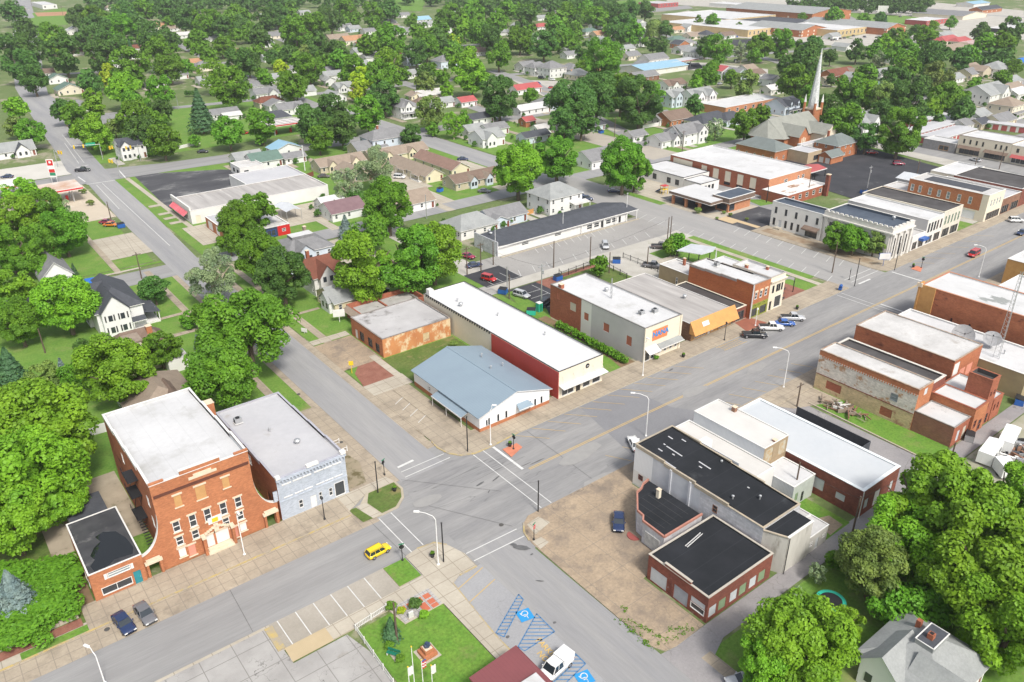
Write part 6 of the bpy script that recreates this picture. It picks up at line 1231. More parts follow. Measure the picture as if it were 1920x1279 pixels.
# ---------- long white store building, upper left
x0, y0, x1, y1 = 70.0, 258.0, 118.0, 276.5
ws, org = building('long_white_store', 'long low white store with grey roof and pink striped awning at its end', 'store building', x0, y0, x1, y1, 4.4, WHITE, R_GRW, .3, TRIM, [('S', 'win', 79+i*1.2, 79.8+i*1.2, 1.8, 2.5, DKMET) for i in range(4)] + [('S', 'door', 86, 87, .1, 2.2, None, BOARD_G), ('S', 'door', 71.4, 73, .1, 2.6, None, STUC_C), ('W', 'shop', 261, 275, .4, 2.4)])
part(ws, org, 'pink_awning', lambda b: b.face([(68.4, 260.5, 2.3), (69.98, 260.5, 3.5), (69.98, 275.5, 3.5), (68.4, 275.5, 2.3)][::-1], M('pink_red_awning', (.62,.17,.2), (.5,.1,.12), .5, stripes=('y',1.2,1.4,.3))))
part(ws, org, 'false_front', lambda b: b.box(69.8, 258.0, 4.48, 70.3, 277, 5.6, WHITE))
building('white_store_wing', 'second grey roofed wing behind the long white store', 'store building', 96, 277, 118.5, 294.0, 4.2, WHITE, R_GR, .3, TRIM)
building('white_corner_kiosk', 'small white flat roofed building by the old car park', 'shop building', 103.5, 303.5, 113.0, 313.5, 3.6, WHITE, R_WHD, .2, TRIM, [('S', 'win', 105, 107, 1, 2.4), ('W', 'win', 305, 307, 1, 2.4, DKMET), ('W', 'win', 309, 311, 1, 2.4, DKMET)])
gs = building('red_fronted_garage', 'low white roofed garage with bright red front beside the yard', 'garage building', 72.5, 219.5-0, 88, 229.5, 3.4, WHITE, R_WHD, .2, TRIM) if 0 else None
c1 = gp(*((480+255/4), (320+420/4)))
building('red_fronted_garage', 'low white roofed garage with bright red end wall beside the yard', 'garage building', 82.5, 229.8, 91.0, 246, 3.2, WHITE, R_WHD, .2, TRIM, [('S', 'shop', 83.5, 86.4, .4, 2.4, BLUEP), ('S', 'win', 88.4, 89.6, 1.2, 2.2, TRIM)], segs={'S': [(82.5, 87, -.05, 3.2, M('navy_wall', (.04,.05,.09), None, 1)), (87, 91, -.05, 3.2, REDP)]})
cpb = empty('steel_carport', (97.5, 246, 0), 0, 'open steel carport with pale blue roof in the concrete yard', 'carport')
part(cpb, (0, 0), 'roof', lambda b: (b.face([(-2.6, -5, 3.3), (0, -5, 4.0), (0, 5, 4.0), (-2.6, 5, 3.3)][::-1], MET_G), b.face([(2.6, -5, 3.3), (0, -5, 4.0), (0, 5, 4.0), (2.6, 5, 3.3)], MET_G)))
for sx_ in (-2.5, 2.5):
 for sy_ in (-4.9, 0, 4.9): part(cpb, (0, 0), 'post', lambda b: b.tube((sx_, sy_, 0), (sx_, sy_, 3.3), .08, .08, STEEL, 6))
building('brick_store_wing', 'low brick fronted building with grey roof partly behind trees', 'shop building', 72.6, 231.0, 80.5, 252, 3.6, BR_OR, R_GR, .2, TRIM, [('W', 'board', 246, 250, .3, 3, None, TRIM), ('W', 'board', 240, 243, .3, 3, None, TRIM)])
# ---------- near houses
gable('white_mansion', 'large white house with dark slate roof and tall front gable in the left garden', 'house', 26.5, 189.0, 36.5, 206.0, 6.2, 10.2, 'y', SID_W, SH_DK, [('S', 'win', x, x+1.3, z, z+1.7, TRIM) for x in (-3.6, .4) for z in (1, 4.0)] + [('W', 'win', y, y+1, 4, 5.5, TRIM) for y in (-5, 0, 5)], autow=False, hip=3,
  extra=both(crossg(6.0, 1.6, 0, SID_W, SH_DK, 'S', -1.2), porch('S', 3.2, 2.2, 3.0, SH_DK, 3.4), crossg(5, .8, 0, SID_W, SH_DK, 'W', 1)))
q_ = bpy.data.objects['white_mansion']
b = MB(); b.box(5.1, -8, 0, 8.2, 1, .5, WHITE); b.face([(5.0, -8.4, 3.4), (8.8, -8.4, 2.6), (8.8, 1.4, 2.6), (5.0, 1.4, 3.4)], SH_DK); [b.box(8.2, y-.1, 0, 8.4, y+.1, 2.7, TRIM) for y in (-8, -5, -2, 1)]; b.build('side_porch', q_)
b = MB(); [b.box(x-.14, -10.18, z, x+.14, -10.12, z+1.5, DKMET) for x in (-3.6, -1.7, -.7, 1.2) for z in (1, 3.9)]; b.build('shutters', q_)
b = MB(); b.prism([(-3.5, 5.0), (-.6, 4.6), (-.2, 8.3), (-3.2, 8.8)], 8.2, 8.5, BLUED); b.build('blue_tarpaulin', q_)
gable('carriage_house', 'small white carriage house with grey roof and two garage doors', 'garage', 21.8, 228.0, 29.0, 241.0, 3.4, 7.0, 'y', SID_W, SH_GR, [('S', 'garage', -3.0, -.4, .1, 2.4, None, BOARD_G), ('S', 'garage', .4, 3.0, .1, 2.4, None, BOARD_G), ('S', 'win', -.5, .5, 3.0, 3.3, DKMET)], autow=False, extra=chim(2, 5, 7.6))
gable('brown_bungalow', 'brown roofed bungalow with a cream dormer and orange brick chimney', 'house', 24.5, 165.5, 36.5, 178.0, 3.4, 7.4, 'x', SID_C, SH_BR, (), hip=3, extra=both(crossg(3.4, .2, 0, SID_C, SH_TN, 'S', -1.5), chim(2.6, -1.2, 7.9, BR_OR, .55)))
q_ = bpy.data.objects['brown_bungalow']; b = MB(); b.box(-3.0, -5.4, 4.0, -.2, -1.5, 6.9, STUC_C); b.box(-3.3, -5.7, 6.9, .1, -1.2, 7.15, SH_TN); [b.box(x, -5.46, 5.0, x+.5, -5.41, 6.3, GLASS) for x in (-2.4, -1.5)]; b.build('dormer', q_)
b = MB(); b.box(3.0, -10.5, 0, 7.4, -5.9, 2.9, WHITE, R_WHD); b.build('flat_annex', q_)
gable('tan_roof_house', 'white house with tan brown hipped roof beside the tall brick lodge', 'house', 21.5, 141.0, 33.5, 156.0, 3.2, 6.6, 'y', WHITE, SH_TN, (), hip=4, extra=crossg(5, 2.6, 0, WHITE, SH_BR, 'S', 1.8))
gable('white_hip_house', 'two storey white house with grey roof topped by a white flat deck', 'house', 76.5, 196.5, 89.5, 209.0, 6.2, 8.8, 'x', SID_BL, SH_GR, (), hip=4.5, extra=both(chim(3, 4, 9.4, SH_TN), crossg(5, 1.6, 0, SID_BL, SH_GR, 'S', -2.2)))
q_ = bpy.data.objects['white_hip_house']; b = MB(); b.box(-3.2, -1.6, 8.0, 3.2, 1.8, 8.95, SH_GR, R_WH); b.build('roof_deck', q_)
gable('red_roof_cottage', 'tall narrow cream cottage with red brown roof and brick chimney', 'house', 75.5, 179.5, 84.0, 190.5, 5.2, 8.6, 'x', WHITE, SH_RD, (), extra=both(chim(-1.8, 2.6, 9.6), crossg(4.2, 1.4, 0, WHITE, SH_RD, 'S', -1)))
gable('cream_bungalow', 'cream bungalow with pale grey roof and white porch beside the big trees', 'house', 74.5, 166.5, 86.5, 176.5, 3.1, 5.6, 'x', M('cream_stucco_wall', (.62,.55,.38), (.57,.5,.34), .5), SH_LT, (), extra=crossg(4.6, 1.0, 0, SID_W, SH_LT, 'W', -1.5))
gable('lower_right_house', 'white house with light grey many gabled roof and dark flat deck, lower right corner', 'house', 76.8, 19.4, 87.2, 29.6, 4.0, 6.6, 'x', SID_W, SH_LT, (), hip=4.5, over=.5, extra=both(crossg(4.6, 1.4, 0, SID_W, SH_LT, 'W', 2.2), crossg(4.6, 1.8, 0, SID_W, SH_LT, 'S', -2.6)))
q_ = bpy.data.objects['lower_right_house']; b = MB(); b.box(-1.6, -1.1, 5.6, 2.2, 1.1, 6.75, SH_LT, SH_DK); b.build('roof_deck', q_)
b = MB(); b.prism(ribbon([(-1.6, -1.1), (2.2, -1.1), (2.2, 1.1), (-1.6, 1.1), (-1.6, -1.1)], .15), 6.76, 6.84, TRIM); b.build('deck_trim', q_)
b = MB(); b.box(-.5, -.35, 6.7, .2, .35, 7.5, BR_RED); b.box(-.35, -.2, 7.5, .05, .2, 7.58, DKMET); b.build('chimney', q_)
b = MB(); b.box(1.6, 2.0, 5.0, 2.2, 2.6, 6.5, BR_RED); b.build('chimney', q_)
def house(px, py, L, D, h, ax, wall, roof, label, hip=0, extra=None, name='house', cat='house', group='houses of the town'):
 rise = .26*min(L, D); c = gp(px, py, h + rise*.5); HP.append((c[0], c[1], L, D))
 return gable(name, label, cat, c[0]-L/2, c[1]-D/2, c[0]+L/2, c[1]+D/2, h, h+rise, ax, wall, roof, (), hip=hip, extra=extra, group=group)
HP = []
W, T_, C_, B_ = SID_W, SID_T, SID_C, SID_BL
HS = [
(241,263,10,10,5.6,'x',W,SH_DK,'two storey white house with dark roof beside the traffic lights',0,crossg(4,1,0,W,SH_DK,'S',-3)),
(20,272,16,11,3,'x',W,SH_LT,'white house with pale roof at the left edge beside the highway',0,crossg(5,1.5,0,W,SH_DK,'S',3)),
(127,160,14,12,3,'y',STUC_C,SH_GN,'cream barn like house with green roof by the highway',0,None),
(105,142,11,10,3,'y',W,SH_GN,'white house with green gable roof beyond the cream green roofed one',0,None),
(84,132,10,9,3,'x',W,SH_BR,'small house with dull brown roof by the highway trees',0,None),
(139,192,13,10,3,'x',W,SH_GR,'white house with grey hipped roof above the round hedge trees',4,None),
(200,222,26,12,3.2,'x',WHITE,SH_GR,'long grey roofed building with maroon rear edge among trees',0,None),
(461,288,11,9,3,'x',W,SH_LT,'small white house with pale green grey roof beside the car park',0,crossg(4,1,0,W,SH_LT,'S',1)),
(492,290,12,10,3,'x',W,SH_GN,'white house with teal green roof by the alley',0,None),
(532,270,12,9,3,'y',W,BLUEM,'small white building with light blue roof beside the tall trees',0,None),
(548,288,9,6,2.6,'x',W,SH_GR,'little grey shed beside the blue roofed building',0,None),
(510,213,16,10,3,'x',WHITE,SH_DK,'dark grey roofed filling station shop behind the red striped canopy',3,None),
(540,196,14,10,3.2,'x',W,SH_GR,'white house with grey gables above the red striped canopy',0,crossg(5,1,0,W,SH_GR,'S',3)),
(518,190,12,9,3,'y',W,SH_GR,'white grey roofed house next left of the grey gabled pair',0,None),
(503,184,14,9,3,'x',STUC_C,SH_RD,'house with dull red roof at the left of the grey gabled houses',3,None),
(494,168,13,10,3.4,'x',W,SH_GR,'white L shaped house with grey roof by the round tree',0,crossg(5,2,0,W,SH_GR,'S',3)),
(482,155,11,9,3.2,'x',W,SH_GR,'white house with pale grey roof partly behind the bushes',0,None),
(418,206,14,8,2.8,'x',W,SH_GR,'low white house beside the tall conifer',0,None),
(433,212,9,5,2.4,'x',W,R_WHD,'white trailer like building beside the tall conifer',0,None),
(615,146,7,7,3.4,'y',W,SH_LT,'tiny white gabled cottage between trees',0,None),
(642,157,10,9,3.2,'x',W,SH_LT,'white cottage beside the bright yellow green tree',0,crossg(4,1,0,W,SH_LT,'S',-2)),
(549,124,12,8,3,'x',W,SH_GR,'grey roofed house behind the bright yellow shrub tree',0,None),
(616,128,14,9,3,'x',W,SH_GR,'white building with flat looking grey roof behind the light tree',0,None),
(514,62,20,12,3,'x',STUC_C,SH_GR,'grey roofed house among the dark far left trees',0,None),
(645,47,14,11,3.4,'x',W,SH_GR,'white grey roofed house on the far lane left of the orange roof',0,crossg(6,2,0,W,SH_GR,'S',2)),
(662,50,12,10,3.2,'x',B_,SH_LT,'pale house next to the grey roofed one on the far lane',0,None),
(632,67,20,12,3,'x',C_,SH_TN,'tan roofed house left of the orange roof',0,None),
(661,70,20,13,3.4,'x',STUC_C,SH_OR,'large house with orange roof among the dark trees',0,crossg(6,2,0,STUC_C,SH_OR,'S',5)),
(678,80,12,8,3,'x',W,SH_RD,'small red brown roofed house right of the orange roof',0,None),
(690,55,12,9,3,'x',W,SH_GR,'small grey roofed house beyond the orange roof',0,None),
(752,55,18,10,3,'x',W,SH_GR,'grey roofed house in front of the far lawn',0,None),
(735,47,12,8,3,'x',C_,SH_TN,'cream house left of the far lawn',0,None),
(790,33,18,12,3.2,'x',W,BLUEM,'white building with light blue roof in the far gardens',0,None),
(802,42,18,10,3,'x',W,SH_LT,'long white house below the light blue roof',0,None),
(757,25,12,9,3,'x',W,SH_GR,'tiny far white house near the top between trees',0,None),
(733,40,10,8,3,'x',W,R_WHD,'far white trailer home',0,None),
(725,38,14,9,3.2,'x',STUC_C,SH_GR,'far cream house with grey roof',0,None),
(768,100,12,12,6,'x',B_,SH_GR,'two storey pale blue house with steep grey roof',4,crossg(5,1,0,B_,SH_GR,'S',-2)),
(757,100,9,9,5,'x',STUC_C,SH_RD,'red roofed house touching the pale blue one',3,None),
(835,107,16,13,5,'x',B_,SH_GR,'pale house with grey pyramid roof between dark trees',6,None),
(772,133,14,9,3,'x',W,SH_LT,'white house with pale roof below the pale blue house',0,None),
(895,92,18,11,3,'x',W,SH_BR,'white house with brown roof near the top centre',0,None),
(757,190,11,12,6,'y',W,SH_GR,'tall white house with wrap around porch in the centre',4,both(porch('S',11,2.4,3.2,SH_GR),crossg(4,.6,0,W,SH_GR,'S',-1))),
(778,174,9,7,2.8,'y',C_,C_ and SH_TN,'small cream garage behind the porch house',0,None),
(804,171,18,9,2.6,'x',STUC_C,R_WHD,'long tan low roof behind the porch house',0,None),
(800,185,16,8,3,'x',BR_RED,SH_BR,'brown roofed brick house right of the porch house',3,None),
(825,186,14,8,3,'x',W,SH_LT,'pale flat looking house right of the brown roofed one',0,None),
(872,184,10,8,3,'x',W,REDM,'small white house with dull red roof and gable near the big dark tree',0,None),
(688,268,14,10,3.2,'x',T_,SH_GR,'grey shed annex left of the large white farmhouse',0,None),
(886,236,10,8,3,'x',W,SH_LT,'small house with pale green roof behind the garden tree',0,None),
(912,247,12,11,4.0,'x',W,SH_LT,'white house with many pale gables right of the garden tree',0,crossg(5,1.4,0,W,SH_LT,'S',-2)),
(925,234,12,8,3,'x',W,SH_GR,'grey roofed house behind the many gabled one',0,None),
(895,215,14,8,3,'x',W,SH_DK,'dark roofed low garage by the street',0,None),
(986,118,12,10,3.4,'x',W,SH_GR,'white gabled house at the left of the street of grey roofs',0,None),
(1006,120,12,11,5.2,'x',W,SH_GR,'house with grey roof and porch second in the street of grey roofs',3,porch('S',12,2.4,3,SH_GR)),
(1034,119,14,14,6.2,'x',W,SH_GR,'two storey white house with grey pyramid roof in the street of grey roofs',6,None),
(1071,123,12,11,4,'y',W,SH_GR,'white house with steep grey gable next to the orange roofs',3,None),
(1083,133,12,12,3,'x',C_,SH_LT,'pale hidden roof in front of the steep grey gable',4,None),
(1098,131,26,10,2.8,'x',STUC_C,SH_OR,'long low orange tan roof behind the big dark trees',0,None),
(1068,90,12,9,3.4,'x',W,SH_LT,'white house seen in the gap between far trees',0,None),
(1068,98,12,8,3,'x',W,SH_GR,'grey roofed house below the white one in the tree gap',0,None),
(1104,55,16,10,3,'x',W,SH_GN,'grey green roof among the top trees',4,None),
(1127,60,20,11,3,'x',STUC_C,SH_OR,'orange tan roof among the top trees',0,None),
(1014,46,16,10,3,'x',W,REDM,'red roofed house near the top',4,None),
(1193,76,16,10,3.2,'x',W,SH_GR,'white house with grey roof left of the dark bushes',0,crossg(5,1.5,0,W,SH_GR,'S',2)),
(1204,62,10,8,3,'y',W,SH_LT,'small white house beside the willow',0,None),
(1182,99,13,10,3.2,'x',STUC_C,SH_GR,'cream house with grey roof left of the sky blue roof',0,None),
(1225,104,20,12,3.4,'x',WHITE,SH_GR,'grey metal roofed hall behind the sky blue roof',0,None),
(1206,118,12,10,3.4,'y',MET_G,SH_GR,'grey shed end beside the sky blue roof',0,None),
(1205,137,20,10,3,'x',BR_BRN,SH_GR,'brown brick low house below the sky blue roof',0,None),
(1290,47,12,10,4,'y',W,SH_LT,'white gabled house left of the round trees by the factory',0,None),
(1268,52,14,9,3,'x',STUC_C,SH_OR,'tan roofed house left of the white gabled one by the factory',0,None),
(1300,63,18,10,3,'x',STUC_C,SH_TN,'long tan roof below the factory trees',0,None),
(1324,60,12,12,4,'x',W,SH_DK,'white house with dark pyramid roof below the factory',5,None),
(1362,62,16,10,3,'x',W,SH_BR,'white house with brown roof beside the blue skip',0,None),
(1360,55,12,8,3,'x',W,SH_GR,'small house behind the brown roof near the factory',0,None),
(1268,70,16,10,3,'x',W,SH_GN,'white house with grey green roof on the near factory street',4,None),
(1283,76,14,9,3,'x',W,SH_GR,'grey roofed house between green and slate ones',0,None),
(1275,78,12,10,3.4,'y',BR_OR,SH_DK,'slate roofed house with brick gable',0,None),
(1280,88,14,10,3.2,'x',W,SH_GR,'white house with grey roof left of the two round street trees',0,None),
(1302,92,12,11,4.4,'y',W,SH_LT,'white two storey gabled house left of the two round street trees',0,None),
(1318,84,16,9,3,'x',W,SH_GR,'grey roof behind the white two storey gable',0,None),
(1354,126,12,10,5.6,'y',W,REDM,'two storey white house with bright red roof',0,porch('S',8,2,3,SH_GR)),
(1382,131,12,10,5.2,'y',B_,SH_GR,'two storey white house with grey roof right of the red roof',0,None),
(1402,124,11,9,4,'x',W,SH_TN,'tan roofed white house behind the two storey pair',0,None),
(1415,133,12,9,3.4,'x',W,SH_BR,'white house with brown roof beside the orange tarpaulin',0,None),
(1447,143,11,9,4,'y',W,SH_GR,'white gabled house left of the church trees',0,None),
(1450,161,14,8,3,'x',STUC_W,R_WHD,'low pale flat roof below the white gabled house',0,None),
(1260,152,16,10,3.4,'x',W,SH_BR,'white house with dark brown roof above the blue gabled house',0,crossg(5,1.5,0,W,SH_BR,'S',-3)),
(1262,172,13,11,5.6,'x',B_,SH_LT,'two storey pale blue house with white grey gables',0,crossg(5,1.2,0,B_,SH_LT,'S',-2)),
(1308,170,18,12,6,'x',W,SH_LT,'large white house with several steep pale gables',0,both(crossg(5,1.4,0,W,SH_LT,'S',-5),crossg(5,1.4,0,W,SH_LT,'S',4))),
(1237,213,10,10,3.2,'x',W,SH_GR,'grey roofed white house left of the brown weathered roof',0,None),
(1262,212,16,12,3.4,'x',BR_OR,SH_BR,'brick house with large weathered brown roof',0,None),
(1330,216,22,12,3.2,'x',STUC_W,SH_DK,'long house with dark slate roof in front of the brick clinic',5,None),
(1366,214,14,10,3.2,'x',B_,SH_DK,'second dark slate roofed house joined at the right',4,None),
(1286,237,15,12,5.2,'x',W,SH_GR,'big white gabled house with grey roof near the school corner',0,both(crossg(6,1,0,W,SH_GR,'S',4),crossg(7,1,0,W,SH_GR,'W',0))),
(1245,253,12,9,3.2,'x',W,SH_GR,'small white house with grey roof at the street corner',0,crossg(4,1.5,0,W,SH_GR,'S',2)),
(1191,247,9,7,2.8,'x',W,SH_GR,'white garage with grey roof left of the small corner house',0,None),
(1115,285,14,12,3.4,'x',W,SH_GR,'grey roofed white gabled house above the dense street tree',0,crossg(6,2,0,W,SH_GR,'S',2)),
(996,197,20,8,3,'x',W,R_WH,'long narrow white roofed house left of the round dark tree',0,None),
(1024,186,12,10,3.6,'x',B_,SH_GR,'pale house with grey roof behind the round dark tree',4,None),
(1016,235,9,6,2.6,'x',W,R_WHD,'small white shed left of the round dark tree',0,None),
(988,221,6,6,3,'x',BR_OR,REDM,'tiny orange hut with red roof',0,None),
(1000,248,14,7,3,'x',B_,SH_DK,'long low house with dark roof at the lane left of the round dark tree',0,None),
(984,160,18,9,3,'x',W,REDM,'building with faded red striped roof by the parked cars',0,None),
(1114,228,8,7,2.8,'x',B_,SH_DK,'small grey shed under the huge dark trees',0,None),
(1040,350,14,12,5.8,'x',W,SH_LT,'two storey white house with grey hipped roof and side porch behind the slate strip roof',5,porch('S',7,2.6,3.2,R_WHD,5)),
(940,392,14,9,3,'x',B_,SH_GR,'pale blue bungalow with grey roof by the cross street',0,None),
(925,405,8,7,2.6,'y',B_,SH_GR,'low blue annex with grey roof in front of the pale blue bungalow',0,None),
(880,407,14,11,3.2,'x',WHITE,SH_LT,'white building with pale hipped roof and white deck beside the round chimney',4,None),
(618,372,8,8,2.8,'x',W,R_WH,'small white house with white porch roof in the fenced garden',0,None),
(640,380,12,10,3,'x',W,M('dull_purple_shingles', (.20,.13,.14), (.16,.1,.11), .5, .9, coord='object'),'white cottage with dull purple roof beside the tall bare trunk',0,None),
(765,365,14,11,3,'x',W,SH_TN,'brown grey roofed house behind the mid green tree',0,None),
(1470,188,14,12,4.6,'x',B_,SH_DK,'blue house with navy roof and two dormers left of the spire',0,both(crossg(3,.8,0,B_,SH_DK,'S',-3),crossg(3,.8,0,B_,SH_DK,'S',3),porch('S',12,2.4,3,SH_DK))),
(1572,132,26,12,3.2,'x',BR_OR,SH_RD,'long brick house with red brown roof right of the spire',0,crossg(6,2,0,BR_OR,SH_TN,'S',8)),
(1600,139,9,9,4,'y',W,SH_LT,'small white gabled house at the end of the red brown roof',0,None),
(1550,145,9,7,2.8,'x',STUC_C,SH_TN,'pale garage right of the spire tip',0,None),
(1648,156,12,9,3,'x',W,SH_GN,'teal roofed house deep in the right hand trees',0,None),
(1616,216,14,12,6,'x',W,SH_LT,'white two storey Victorian house behind the church trees',3,both(crossg(5,2,0,W,SH_LT,'S',0),chim(3,2,10,WHITE))),
(1848,97,13,12,6,'x',W,SH_GR,'white two storey house with grey pyramid roof and porch, upper right',6,porch('S',13,2.4,3,SH_GR)),
(1868,120,16,14,5.6,'x',W,SH_LT,'white two storey house with pale hipped roof, upper right',6,None),
(1818,131,15,11,3.6,'x',C_,SH_GR,'cream house with blue grey roof, upper right',0,None),
(1820,121,12,8,5,'x',C_,SH_TN,'tan two storey extension behind the cream house',0,None),
(1838,126,11,10,5,'y',T_,SH_TN,'tan house with tan roof right of the cream house',0,None),
(1850,163,24,16,6,'x',WHITE,SH_LT,'large pale gabled hall at the right',0,crossg(8,1.5,0,WHITE,SH_LT,'S',3)),
(1895,160,16,12,3.6,'x',WHITE,SH_TN,'tan roofed house right of the pale hall',0,None),
(1905,168,14,9,3.4,'x',WHITE,R_WH,'white roofed house at the right edge',0,None),
(1890,187,14,12,6.4,'x',STUC_C,SH_TN,'two storey grey house with tan pyramid roof at the right edge',6,porch('S',13,2.4,3.2,SH_GR)),
(1874,217,16,10,3,'x',C_,SH_GR,'low house with grey roof and carport, right side',0,None),
(1832,208,12,9,3,'x',W,SH_LT,'small white house with pale roof behind the dark round tree',0,None),
(1808,225,12,8,2.8,'x',W,SH_GR,'grey roofed shed behind the storage rows',0,None),
(1837,224,10,7,2.8,'x',T_,SH_DK,'dark roofed shed behind the storage rows',0,None),
(1788,189,12,10,4.4,'x',W,SH_GR,'white house with grey roof left of the dark round tree',3,None),
(1790,86,34,14,3.6,'x',BR_RED,SH_TN,'long brick nursing home with tan grey roof, upper right',0,crossg(9,4,0,BR_RED,SH_TN,'S',10)),
(1775,70,26,12,3.4,'x',STUC_C,REDM,'cream building with dull red roof behind the brick nursing home',3,None),
(1800,72,22,10,3.4,'x',STUC_C,REDM,'second dull red roof behind the brick nursing home',3,None),
(1818,80,26,12,3.2,'x',STUC_C,M('mauve_roof', (.38,.28,.28), (.34,.25,.25), .5, coord='object'),'long mauve roof behind the brick nursing home',0,None),
(1905,40,14,10,3,'x',W,SH_LT,'white house at the top right edge',0,None),
(1915,112,12,10,3.4,'x',W,BLUED,'white house with dark blue roof at the right edge',0,None),
(1770,62,20,10,3.2,'x',W,SH_LT,'pale roof with several small gables, upper right',0,None),
(35,12,14,10,3,'x',W,SH_GR,'far white house at the top left',0,None),
(12,12,12,9,3,'x',W,SH_LT,'white roofed house in the top left corner',0,None),
(140,53,18,14,3.4,'y',WHITE,R_WH,'white shed like building with two pale roofs, upper left',0,crossg(8,3,0,WHITE,R_WH,'S',4)),
(155,92,22,9,2.8,'x',WHITE,SH_RD,'long white building with red roof line hidden by trees, upper left',0,None),
(232,88,24,9,2.8,'x',WHITE,SH_RD,'second long white building with red roof line, upper left',0,None),
(262,31,14,10,3.2,'x',W,SH_GR,'white gabled house near the top left',0,None),
(282,40,16,11,3,'x',W,SH_TN,'tan roofed house near the top left',0,None),
(304,45,18,12,3,'x',C_,SH_OR,'orange tan roofed house near the top left',0,None),
(322,50,14,9,3,'x',W,SH_TN,'small tan roof right of the orange tan one',0,None),
(205,12,12,9,3,'x',W,SH_TN,'small house glimpsed in the top left trees',0,None),
(442,94,12,9,3,'x',C_,SH_OR,'house with orange terracotta roof, upper left',3,None),
(393,68,14,9,3,'x',W,SH_LT,'white house with pale roof below the street trees, upper left',0,None),
(370,112,12,9,3,'x',BR_BRN,SH_OR,'orange brown roofed house behind the grey one, upper left',0,None),
(386,118,18,12,3,'x',STUC_C,SH_GR,'grey hipped roof house by the far street, upper left',5,None),
(345,62,14,9,3,'x',W,R_WHD,'white trailer like house, upper left',0,None),
(331,135,12,9,3,'x',W,SH_GR,'small white house between trees, left of the grey hipped roof',0,None),
(290,150,11,8,3,'x',W,SH_TN,'small pale house between trees behind the conifer',0,None),
(233,100,14,9,3,'x',W,SH_LT,'white house with blue door, upper left',0,None),
(257,97,12,8,3,'x',W,SH_TN,'cream house right of the cone shaped tree',0,None),
]
for r in HS:
 px, py, L, D, h, ax, wl, rf, lb, hp, ex = r
 house(px, py, L*1.0, D, h, ax, wl, rf, lb, hp, ex)
rs = random.Random(21); pr = None; n = 0
while n < 46:
 x0_, y0_, x1_, y1_ = rs.choice([(150,28,560,150),(480,20,960,95),(960,30,1290,100),(1560,60,1900,150),(300,100,700,180)]); px, py = rs.uniform(x0_, x1_), rs.uniform(y0_, y1_); c = gp(px, py, 3)
 if any(abs(c[0]-a) < 20 and abs(c[1]-e) < 17 for a, e, _, _ in HP) or abs(c[0]-74) < 16: continue
 if pr is None: house(px, py, 13, 9, 3, 'x', W, SH_LT, 'small white house with pale grey roof glimpsed between the far trees'); pr = COL.objects[[o.name for o in COL.objects if o.get('label', '').startswith('small white house with pale grey roof glimpsed')][0]]; pr['group'] = 'small white houses between the far trees'
 else:
  o = copy_tree(pr); o.location = (c[0], c[1], 0); o.rotation_euler = (0, 0, rs.choice((0, R(90), R(180)))); HP.append((c[0], c[1], 13, 9))
 n += 1
rs = random.Random(8); b = MB(); b2 = MB()
for k, (x, y, L, D) in enumerate(HP):
 s = rs.choice((-1, 1)); xa = x + s*(L/2+2.2); m = rs.choice((CONC_LT, GRAVEL, CONC)); z = .075+k*.0001
 b.face([(xa-1.5, y-D/2-7, z), (xa+1.5, y-D/2-7, z), (xa+1.5, y+D*.3, z), (xa-1.5, y+D*.3, z)], m)
 if rs.random() < .5: b.face([(x-L*.4, y+D/2+1, z), (x+L*.3, y+D/2+1, z), (x+L*.35, y+D/2+3+rs.random()*3, z), (x-L*.4, y+D/2+3, z)], rs.choice((DIRT, GRAVEL, GRASS_D)))
o = b.build('driveways'); o['kind'] = 'structure'
def far_block(L, T, Rr, B, H, wall, roof, name, label, cat, ops=(), gab=None):
 l, t, r, b_ = (gp(*q, H) for q in (L, T, Rr, B)); x0, x1, y0, y1 = (l[0]+b_[0])/2, (t[0]+r[0])/2, (b_[1]+r[1])/2, (l[1]+t[1])/2
 if x1 < x0: x0, x1 = x1, x0
 if y1 < y0: y0, y1 = y1, y0
 if gab: return gable(name, label, cat, x0, y0, x1, y1, H, H+gab, 'y' if (y1-y0) > (x1-x0) else 'x', wall, roof, (), over=.6, winw=1.8, pm=STUC_C)
 n = max(2, int((x1-x0)/6)); ops = [('S', 'win', x-1, x+1, H*.3, H*.75) for x in lsp(x0+3, x1-3, n)]
 return building(name, label, cat, x0, y0, x1, y1, H, wall, roof, .3, TRIM, ops)
YB = M('yellow_brick', (.52,.40,.22), (.46,.35,.19), .4, .9)
far_block((1291,28),(1315,15),(1405,26),(1382,42), 6, YB, R_WH, 'factory_hall', 'yellow brick factory hall with white roof, upper right of centre', 'factory building')
far_block((1288,42),(1320,28),(1440,46),(1418,62), 6, YB, R_WH, 'factory_range', 'front yellow brick factory range with white roof and small arched porch', 'factory building')
far_block((1385,34),(1408,26),(1530,40),(1505,56), 5, BR_OR, SH_DK, 'factory_yard_roof', 'low black factory roof between the two brick sheds', 'factory building')
far_block((1412,14),(1438,4),(1548,20),(1520,30), 9, BR_OR, SH_LT, 'brick_shed_hall', 'long high brick factory shed with pale grey roof and white ridge', 'factory building', gab=4)
far_block((1436,48),(1450,40),(1520,52),(1504,60), 6, BR_OR, SH_LT, 'brick_shed_hall', 'nearer brick factory shed with grey gable roof', 'factory building', gab=3.5)
far_block((1500,46),(1520,38),(1588,50),(1570,62), 6, YB, R_WH, 'factory_store', 'cream walled factory store with white roof', 'factory building')
far_block((1540,38),(1560,34),(1665,50),(1650,58), 6, BR_OR, SH_LT, 'brick_shed_hall', 'right hand brick factory shed with long grey roof', 'factory building', gab=3.5)
far_block((1165,8),(1180,4),(1300,0),(1290,5), 5, REDM, R_GR, 'red_shop_row', 'long low shop row with red fascia at the top', 'shop row')
